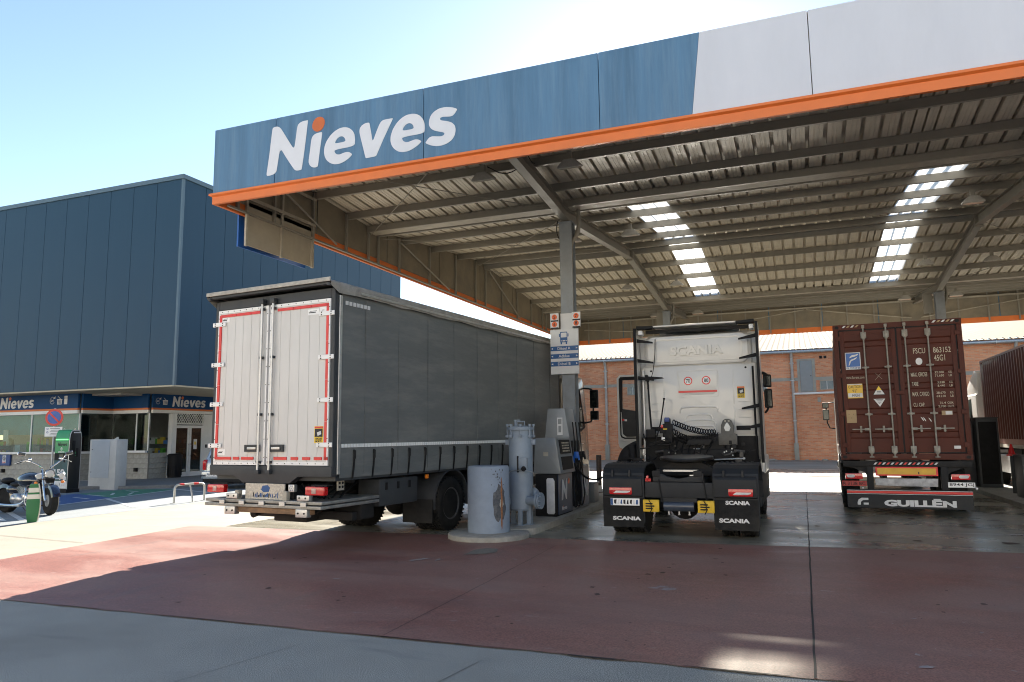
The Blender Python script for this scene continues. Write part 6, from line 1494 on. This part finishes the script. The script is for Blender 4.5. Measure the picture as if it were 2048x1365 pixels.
for k, (y, mm) in enumerate(((15.56, mat('blue_nozzle', (.01, .10, .42), .4)), (15.79, m_black), (16.04, m_black))):
    B().tube([(-4.66, y, 1.02), (-4.64, y, 1.18), (-4.60, y, 1.24), (-4.55, y, 1.20), (-4.53, y, 1.08)], .022, 8, 1).box(-4.64, -4.54, y-.03, y+.03, 1.12, 1.26, .015).build('nozzle', mm, fd)
    B().box(-4.71, -4.59, y-.06, y+.06, .88, 1.02, .01).build('nozzle_holder', m_black, fd)
    B().tube([(-4.66, y, 1.9), (-4.63, y+.02, 1.5), (-4.61, y+.03, .9), (-4.57, y+.05, .3), (-4.61, y, .06), (-4.66, y-.03, .12), (-4.66, y, .8), (-4.59, y, 1.16)], .014, 8, 2).build('hose', m_black, fd)
tag(B().tube([(-4.58, 15.55, 1.05), (-4.45, 15.4, .92), (-4.24, 15.3, .80), (-3.96, 15.22, .82), (-3.78, 15.2, 1.0), (-3.57, 15.15, 1.21), (-3.36, 15.1, 1.27), (-3.14, 15.1, 1.21), (-3.0, 15.1, 1.1)], .022, 8, 2).build('fuel_hose', m_black), 'black fuel hose looping from the dispenser across to the white tractor', 'hose')
nz_ = thing('fuel_nozzle', 'black fuel nozzle at the end of the hose by the white tractor', 'nozzle', (-3.1, 15.1, 1.19), R(0))
B().tube([(-.1, 0, .05), (.05, 0, -.03), (.16, 0, -.1), (.24, 0, -.2)], .022, 8, 1).build('spout', m_alu, nz_)
B().box(-.14, .02, -.025, .025, .0, .07, .015).build('body', m_black, nz_)
bxx = thing('island_box', 'small grey metal box on the left island behind the dispenser', 'box', (-4.95, 17.7, .12))
B().box(-.2, .22, -.2, .2, 0, .45, .01).build('case', m_disp, bxx); B().box(-.22, .24, -.22, .22, .45, .48, .006).build('lid', m_disp, bxx)
# worn steel post
m_wpost = mat('worn_steel_post', (.075, .06, .055), .6, var=.3, scale=8, dirt=.6, dcol=(.20, .11, .09), dscale=4)
wp = thing('steel_post', 'worn dark steel post standing on the left island beyond the dispenser', 'bollard', (-5.42, 20.6, .12))
B().lathe([(0, 0), (.075, 0), (.075, 1.03), (.07, 1.045), (0, 1.045)], 18).build('post', m_wpost, wp)
B().lathe([(0, 0), (.13, 0), (.13, .02), (0, .02)], 16).build('base', m_wpost, wp)
B().lathe([(.0765, .02), (.0765, .2)], 18).build('worn_ring', m_pale, wp)
# right island
m_dpump = mat('dark_pump_grey', (.05, .055, .06), .5, var=.1)  # dark housing colour of the right island pumps
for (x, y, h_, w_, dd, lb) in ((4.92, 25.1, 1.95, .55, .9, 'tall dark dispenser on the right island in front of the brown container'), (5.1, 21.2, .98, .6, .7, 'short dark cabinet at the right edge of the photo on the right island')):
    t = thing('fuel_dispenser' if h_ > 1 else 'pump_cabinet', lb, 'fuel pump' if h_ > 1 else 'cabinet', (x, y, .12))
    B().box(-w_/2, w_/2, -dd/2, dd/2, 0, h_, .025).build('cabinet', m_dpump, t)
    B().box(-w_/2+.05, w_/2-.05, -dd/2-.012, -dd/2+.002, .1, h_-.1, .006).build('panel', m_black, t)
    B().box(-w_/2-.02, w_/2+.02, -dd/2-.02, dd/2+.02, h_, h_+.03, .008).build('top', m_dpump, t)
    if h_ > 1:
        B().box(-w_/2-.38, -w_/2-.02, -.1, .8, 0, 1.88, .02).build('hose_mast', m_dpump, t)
t = thing('red_capped_stand', 'dark stand with a small red cap beside the short cabinet, right edge', 'stand', (5.0, 22.6, .12))
B().lathe([(0, 1.25), (.02, 1.25), (.08, 1.0), (.12, .98), (.12, .95), (0, .95)], 16).build('cap', m_red, t); B().cyl((0, 0, 0), (0, 0, .95), .05, 10).build('stand', m_dpump, t)
# ============================================================ PARKING LOT, LEFT
# charger
m_chg = mat('charger_green', (.02, .26, .09), .35, var=.05, coat=.2)
m_chb = mat('charger_black', (.012, .013, .014), .35, var=.1)
m_chs = mat('charger_edge', (.55, .57, .58), .3, metal=.5)
m_cht = mat('charger_teal', (.012, .07, .085), .4, var=.3, scale=1.5, dirt=.3, dcol=(.02, .06, .14))
ch = thing('ev_charger', 'tall electric car charger with green front, black side and big 150 lettering', 'charger', (-23.45, 18.1, 0), 0)
ch.scale = (.78, .55, 1)
prof = [(-.2, .12), (-.2, 1.72), (-.17, 1.95), (-.08, 2.07), (.05, 2.1), (.42, 2.1), (.55, 2.02), (.62, 1.85), (.62, .12)]
B().prism(prof, 'x', -.43, .43, .012).build('cabinet', m_chb, ch)
B().ring([(y*1.01, z*1.003) for y, z in prof], [(y*.97+.005, z*.99) for y, z in prof], 'x', .405, .445).build('side_edge', m_chs, ch)
B().box(-.46, .46, -.25, .65, 0, .13, .02).build('base', m_black, ch)
B().box(-.40, .40, -.225, -.2, 1.33, 1.72, .004, 1).prism([(-.205, 1.72), (-.225, 1.72), (-.19, 1.965), (-.095, 2.085), (.0, 2.115), (.0, 2.10), (-.08, 2.07), (-.17, 1.95)], 'x', -.40, .40).build('front_upper', m_chg, ch)
B().box(-.38, .38, -.235, -.222, 1.90-.13, 1.935-.13).build('light_bar', mat('light_bar', (.1, .8, .15), .3, emit=.6), ch)
B().box(-.40, .40, -.22, -.2, 1.09, 1.33).build('screen_panel', m_black, ch); B().box(-.12, .12, -.226, -.2205, 1.14, 1.29).build('screen', mat('lcd', (.06, .07, .055), .2), ch)
B().cyl((.3, -.23, 1.2), (.3, -.22, 1.2), .02, 10).build('button', m_pale, ch)
B().box(-.40, .40, -.222, -.2, .40, 1.09).build('front_lower', m_cht, ch)
B().box(-.40, .40, -.2225, -.2, .15, .40, .004, 1).build('front_foot', m_pale, ch)
B().box(-.3, -.08, -.2245, -.2226, .26, .275).box(.1, .3, -.2245, -.2226, .26, .275).box(-.02, .03, -.2245, -.2226, .25, .32).build('print', m_disp, ch)
logo(-.23, 1.56, .13, -.2265, m_ink, m_ink, ch)
B().ring(circ(0, 1.475, .055), circ(0, 1.475, .036), 'y', -.23, -.2255).prism(circ(0, 1.475, .02), 'y', -.23, -.2255).build('round_emblem', m_pale, ch)
text('atlante', -.19, .19, 1.345, 1.41, -.226, m_pale, ch, .02)
text('150', -.37, .25, .58, .80, -.2225, m_pale, ch, .04); text('kW', .26, .38, .58, .65, -.2225, m_pale, ch, .02)
B().prism(rrect(-.03, .04, .43, .53, .01), 'y', -.228, -.2225).prism(rrect(.2, .38, .43, .55, .01), 'y', -.228, -.2225).build('symbol', m_pale, ch)
B().box(.435, .45, .0, .2, 1.35, 1.75, .01).box(.44, .452, .28, .42, 1.2, 1.5, .01).build('plug_holder', m_black, ch)
text('b', .2, .26, 1.30, 1.38, -.447, m_chg, ch, .05, M=RZ(PI/2)); text('-', .2, .28, 1.24, 1.26, -.447, m_chg, ch, .05, M=RZ(PI/2))
B().box(.44, .455, .05, .5, 2.0, 2.04, .005).build('top_handle', m_pale, ch)
for x, y in ((-.2, .1), (.38, .2)): B().tube([(x+.035*math.cos(a), y, 2.13+.035*math.sin(a)) for a in [2*PI*k/12 for k in range(12)]], .008, 6, closed=True).build('lifting_eye', m_chs, ch)
# meter cabinet
m_cab = mat('meter_cabinet', (.40, .44, .48), .5, var=.05, dirt=.2, dcol=(.3, .32, .34)); m_cabc = mat('cabinet_concrete', (.52, .52, .50), .75, var=.08, dirt=.25, dcol=(.38, .37, .35))
mc = thing('meter_cabinet', 'pale concrete meter cabinet with a grey steel door between charger and shop window', 'cabinet', (-23.4, 19.55, 0), 0)
mc.scale = (.95, .62, 1)
B().box(-.68, .68, -.02, .75, 0, 1.78, .01).build('housing', m_cabc, mc)
d_ = B().box(-.58, .36, -.045, -.018, .42, 1.74, .006, 1).build('door', m_cab, mc)
for r in (1.62, 1.52, 1.12, 1.03, .66, .56):
    for q in (-.4, -.12, .18): B().box(q-.05, q+.05, -.054, -.044, r, r+.02, .004, 1).build('louvre', m_cab, d_)
for z in (.62, 1.42): B().cyl((-.53, -.06, z), (-.53, -.044, z), .018, 8).build('lock', m_black, d_)
B().prism([(.45, 1.78), (.62, 1.86), (.62, 1.78)], 'y', .1, .2).build('ridge', m_cabc, mc)
# no parking sign
ns = thing('no_parking_sign', 'round red and blue no parking sign on a grey post with a white plate below', 'sign', (-24.72, 18.6, 0), R(28))
B().cyl((0, .03, 0), (0, .03, 2.9), .032, 12).build('post', m_galv, ns)
B().cyl((0, -.012, 2.57), (0, .0, 2.57), .30, 36).build('disc', m_red, ns)
B().prism(circ(0, 2.57, .225, 32), 'y', -.018, -.0125).build('blue_field', mat('sign_disc_blue', (.02, .10, .38), .4), ns)
B().prism([(-.19, 2.72), (-.15, 2.76), (.19, 2.42), (.15, 2.38)], 'y', -.022, -.0185).build('diagonal_bar', m_red, ns)
pt = B().box(-.29, .29, -.012, .0, 1.9, 2.24, .004, 1).build('plate', m_white, ns)
for k in range(5): B().box(-.12+.03*(k % 2), .26-.04*(k % 3), -.014, -.0125, 1.95+k*.055, 1.965+k*.055).build('print', m_ink, pt)
for z in (2.05, 2.17): B().ring(circ(-.2, z, .035, 10), circ(-.2, z, .022, 10), 'y', -.014, -.0125).build('print', m_blueink, pt)
# bin
lb = thing('litter_bin', 'black round litter bin beside the shop entrance', 'bin', (-25.35, 24.75, .12))
B().lathe([(0, 0), (.27, 0), (.30, .85), (.31, .95), (.27, 1.0), (.2, 1.02), (0, 1.02)], 28).build('drum', m_black, lb)
for k in range(18):
    a = k*PI/9; B().box(.283, .295, -.012, .012, .08, .82, M=RZ(a)).build('rib', m_black, lb)
# bike hoop
m_hoop = mat('hoop_steel', (.55, .54, .50), .35, metal=.4, var=.1, dirt=.2)
hp = thing('cycle_hoop', 'low bent steel parking hoop with red bands at the edge of the shade', 'hoop', (-16.15, 16.35, 0), R(84))
B().tube([(-.5, 0, 0), (-.5, 0, .4), (-.46, 0, .47), (-.38, 0, .5), (.38, 0, .5), (.46, 0, .47), (.5, 0, .4), (.5, 0, 0)], .03, 10, 1).tube([(0, 0, .49), (-.03, -.12, .25), (-.05, -.2, 0)], .022, 8).build('hoop', m_hoop, hp)
for x in (-.5, .5, -.05): B().box(x-.08, x+.08, -.05-(.2 if x == -.05 else 0), .05-(.2 if x == -.05 else 0), 0, .012).build('foot', m_hoop, hp)
for a, c in ((-.34, -.2), (.12, .28)): B().cyl((a, 0, .5), (c, 0, .5), .0315, 12).build('red_band', m_red, hp)
# green flexible marker
m_mgr = mat('marker_green', (.015, .14, .045), .5, var=.08, dirt=.15, dcol=(.1, .16, .1)); m_mwh = mat('marker_white', (.62, .60, .54), .5, var=.08, dirt=.3, dcol=(.4, .38, .34))
for (x, y, lb, full) in ((-15.66, 11.42, 'green lens-shaped lane marker with two white bands in front of the motorcycle', 1), (-19.1, 13.35, 'green marker foot half hidden behind the motorcycle', 0)):
    mk = thing('lane_marker', lb, 'marker post', (x, y, 0), R(50), 'green lane markers')
    def lens(z): return .062+.062*math.sin(PI*min(1, max(0, (z+.12)/1.0)))
    H_ = .82 if full else .22
    cuts = [0, .5, .6, .64, .74, H_] if full else [0, .22]
    for k, (a, c) in enumerate(zip(cuts, cuts[1:])):
        n_ = 6; zz = [a+(c-a)*i/n_ for i in range(n_+1)]
        B().prism([(lens(z), z) for z in zz]+[(-lens(z), z) for z in zz[::-1]], 'y', -.035, .035, .004).build('body' if k % 2 == 0 else 'white_band', m_mgr if k % 2 == 0 else m_mwh, mk)
    if full: B().tube([(lens(z)+.004, 0, z) for z in [.02+.8*i/12 for i in range(13)]], .022, 6).build('white_edge', m_mwh, mk)
# motorcycle
m_mblk = mat('black_gloss', (.008, .009, .014), .12, var=.05, coat=1); m_mblue = mat('navy_gloss', (.008, .014, .04), .12, var=.05, coat=1)
m_moto = mat('engine_alloy', (.38, .39, .41), .3, metal=.85, var=.15, scale=12)
mo = thing('motorcycle', 'black and chrome cruiser motorcycle with wide handlebars parked at the left edge', 'motorcycle', (-18.42, 12.78, 0), R(-4))
# local: front wheel at x=+1.65, rear at 0, leaning a little
def bwheel(x, r, w, steer=0):
    M = Matrix.Translation((x, 0, r)) @ RZ(steer) @ Matrix.Rotation(PI/2, 4, 'X')
    t = B().lathe([(r-.11, -w/2), (r-.04, -w/2-.004), (r-.012, -w*.35), (r, 0), (r-.012, w*.35), (r-.04, w/2+.004), (r-.11, w/2)], 36, M).build('wheel', m_rubber, mo)
    b = B().lathe([(r-.105, -w*.4), (r-.13, -w*.35), (r-.14, 0), (r-.13, w*.35), (r-.105, w*.4)], 32, M).cyl((0, 0, -.09), (0, 0, .09), .05, 12, M=M)
    for k in range(10):
        a = k*PI/5; b.tube([(.04*math.cos(a), .04*math.sin(a), .03*(-1)**k), ((r-.13)*math.cos(a), (r-.13)*math.sin(a), .02*(-1)**k)], .012, 6, M=M)
    b.build('rim', m_moto, t)
    B().cyl((0, 0, .075), (0, 0, .082), .14, 24, M=M).cyl((0, 0, -.082), (0, 0, -.075), .14, 24, M=M).build('brake_disc', m_alu, t)
ST = R(-14)
bwheel(1.65, .34, .15, ST); bwheel(0, .33, .19)
FK = Matrix.Translation((1.65, 0, .34)) @ RZ(ST)
b = B()
for s in (-1, 1): b.cyl((0, s*.11, 0), (-.36, s*.11, .72), .026, 12, M=FK).cyl((0, s*.11, 0), (-.17, s*.11, .33), .036, 12, M=FK)
b.build('fork', m_chrome, mo)
arc = [R(15+120*k/12) for k in range(13)]
B().sheet([[((.36+dz)*math.cos(a), y, (.36+dz)*math.sin(a)) for (y, dz) in ((-.1, -.05), (-.085, .01), (0, .03), (.085, .01), (.1, -.05))] for a in arc]).build('front_mudguard', m_mblue, mo, 60).matrix_local = FK
B().prism(circ(0, 0, .1, 24), 'y', -.001, .001, M=FK @ Matrix.Translation((-.22, 0, .58)) @ RZ(PI/2)).build('lamp_back', m_chrome, mo)
hl = B().lathe([(0, -.12), (.05, -.115), (.095, -.06), (.11, 0), (.112, .02), (.1, .025)], 26, FK @ Matrix.Translation((-.17, 0, .62)) @ Matrix.Rotation(PI/2, 4, 'Y')).build('headlight', m_chrome, mo)
B().sph((0, 0, 0), .1, 20, (.25, 1, 1), FK @ Matrix.Translation((-.155, 0, .62))).build('lens', m_clear, hl)
for s in (-1, 1):
    sp = B().lathe([(0, -.09), (.04, -.08), (.07, -.03), (.078, 0), (.07, .01)], 20, FK @ Matrix.Translation((-.12, s*.25, .58)) @ Matrix.Rotation(PI/2, 4, 'Y')).build('spot_lamp', m_chrome, mo)
    B().sph((0, 0, 0), .07, 16, (.3, 1, 1), FK @ Matrix.Translation((-.112, s*.25, .58))).build('lens', m_clear, sp)
    B().sph((0, 0, 0), .04, 12, (1, 1, .9), FK @ Matrix.Translation((-.16, s*.29, .42))).build('indicator', m_orange, mo)
    B().cyl((-.2, 0, .5), (-.14, s*.28, .5), .016, 8, M=FK).build('lamp_bar', m_chrome, mo)
    B().tube([(-.38, s*.08, .76), (-.40, s*.2, .84), (-.5, s*.36, .94), (-.62, s*.46, .93), (-.72, s*.5, .9)], .018, 8, 2, FK).build('handlebar', m_chrome, mo)
    B().cyl((-.62, s*.46, .93), (-.76, s*.52, .89), .024, 10, M=FK).build('grip', m_black, mo)
    B().tube([(-.56, s*.42, .95), (-.52, s*.5, .93), (-.6, s*.62, .88)], .009, 6, 1, FK).build('lever', m_alu, mo)
    mr_ = B().tube([(-.55, s*.4, .95), (-.52, s*.44, 1.05), (-.5, s*.48, 1.08)], .009, 6, 1, FK).build('mirror_stem', m_chrome, mo)
    B().box(-.02, .02, -.085, .085, -.045, .045, .018, 3, FK @ Matrix.Translation((-.5, s*.52, 1.1)) @ Matrix.Rotation(.25*s, 4, 'X')).build('mirror', m_chrome, mr_)
    B().sph((0, 0, 0), .05, 12, (1.1, .8, .7), FK @ Matrix.Translation((-.50, s*.33, .97))).build('reservoir', m_chrome, mo)
B().prism([(.08, -.21), (-.08, -.21), (-.09, -.1), (.09, -.1)], 'y', -.05, .05, .01, FK @ Matrix.Translation((-.12, 0, .62)) @ RZ(PI/2)).build('fork_cover', m_black, mo)
B().sph((.28, 0, .58), .24, 18, (1.1, .75, .6)).build('side_cover', m_mblk, mo, 60)
B().sph((1.16, 0, .62), .16, 16, (.8, 1.2, 1.6)).build('steering_cover', m_mblk, mo, 60)
B().sph((.86, 0, .80), .36, 24, (1.15, .66, .55)).build('fuel_tank', m_mblk, mo, 60)
B().sph((.42, 0, .70), .25, 20, (1.2, .65, .3)).sph((-.05, 0, .78), .2, 18, (1.0, .65, .4)).build('seat', m_black, mo, 60)
arc = [R(-5+175*k/14) for k in range(15)]
B().sheet([[((.37+dz)*math.cos(a), y, .33+(.37+dz)*math.sin(a)) for (y, dz) in ((-.13, -.08), (-.11, .01), (0, .035), (.11, .01), (.13, -.08))] for a in arc]).build('rear_mudguard', m_mblk, mo, 60)
en = B().box(.45, 1.0, -.2, .2, .22, .5, .05, 3)
for s in (-1, 1):
    A_ = Matrix.Translation((.74, 0, .42)) @ Matrix.Rotation(R(24*s), 4, 'Y')
    for k in range(7): en.box(-.1, .1, -.14, .14, .04+k*.036, .06+k*.036, .008, 2, A_)
    en.cyl((0, 0, 0), (0, 0, .3), .08, 14, M=A_)
en.sph((.75, -.2, .36), .13, 16, (1, .5, 1)).sph((.5, -.18, .36), .11, 14, (1, .5, 1)).build('engine', m_moto, mo, 40)
B().tube([(.95, -.16, .62), (1.1, -.22, .45), (1.0, -.25, .25), (.5, -.26, .2), (-.3, -.27, .24)], .04, 12, 2).tube([(-.1, -.27, .23), (-.55, -.28, .28)], .06, 14).build('exhaust', m_chrome, mo)
B().tube([(1.18, -.02, .72), (1.2, -.3, .62), (1.22, -.38, .42), (1.16, -.3, .22), (1.05, -.1, .18)], .018, 8, 2).tube([(1.18, .02, .72), (1.2, .3, .62), (1.22, .38, .42), (1.16, .3, .22), (1.05, .1, .18)], .018, 8, 2).build('crash_bar', m_chrome, mo)
B().box(1.02, 1.2, -.12, .12, .3, .7, .03).build('radiator', m_black, mo)
B().tube([(.2, .12, .3), (.15, .35, .02)], .014, 8).build('side_stand', m_chrome, mo)
B().box(.75, 1.02, -.35, -.22, .2, .23, .01).build('footboard', m_moto, mo)
for k in range(3): B().tube([(1.3, .05-.05*k, 1.05), (1.35, .12-.1*k, .95), (1.2, .02, .8)], .007, 5, 2).build('cable', m_black, mo)
# silver car half hidden behind the lorry
m_car = mat('silver_car_paint', (.42, .46, .5), .25, metal=.5, var=.03, coat=.6)
ca = thing('parked_car', 'silver hatchback parked by the shop, mostly hidden behind the curtain-sided lorry', 'car', (-19.0, 20.7, 0), R(4))
B().prism([(0, .45), (.02, .95), (.12, 1.05), (.35, 1.45), (.9, 1.5), (2.2, 1.48), (3.0, 1.05), (3.9, .9), (4.1, .6), (4.1, .3), (.05, .3)], 'x', -.82, .82, .07).build('body', m_car, ca, 50)
B().prism([(.14, 1.07), (.33, 1.40), (.36, 1.42), (.17, 1.06)], 'x', -.66, .66).build('rear_window', m_darkglass, ca).location = (0, -.03, .01)
B().box(-.84, .84, -.08, .12, .35, .62, .05, 3).build('bumper', m_car, ca); B().box(-.845, .845, -.086, .1, .44, .5, .01).build('bumper_strip', mat('dark_trim', (.02, .03, .05), .5), ca)
B().box(-.8, .8, -.05, .3, .22, .37, .03).build('valance', m_black, ca)
for s in (-1, 1):
    B().prism([(-.02, .66), (-.03, .95), (.05, 1.02), (.3, 1.0), (.12, .68)], 'x', min(s*.70, s*.83), max(s*.70, s*.83), .015).build('tail_lamp', m_redlens, ca)
    for y in (.65, 3.3):
        M = Matrix.Translation((s*.72, y, .31)) @ turn_x(s)
        w_ = B().lathe([(.2, -.1), (.29, -.1), (.31, -.06), (.31, .06), (.29, .1), (.2, .1)], 28, M).build('wheel', m_rubber, ca)
        B().lathe([(.2, .07), (.19, .09), (.06, .06), (0, .06)], 20, M).build('rim', m_moto, w_)
    B().prism([(.5, 1.08), (.6, 1.4), (2.1, 1.4), (2.8, 1.06)], 'x', min(s*.815, s*.828), max(s*.815, s*.828)).build('side_window', m_darkglass, ca)
pt = B().box(-.62, -.1, -.1, -.085, .44, .56, .004, 1).build('number_plate', m_white, ca)
text('7029 GHJ', -.59, -.13, .46, .54, -.1005, m_ink, pt, .02)
B().sph((0, -.0, .88), .05, 12, (1, .3, 1)).build('badge', m_chrome, ca)
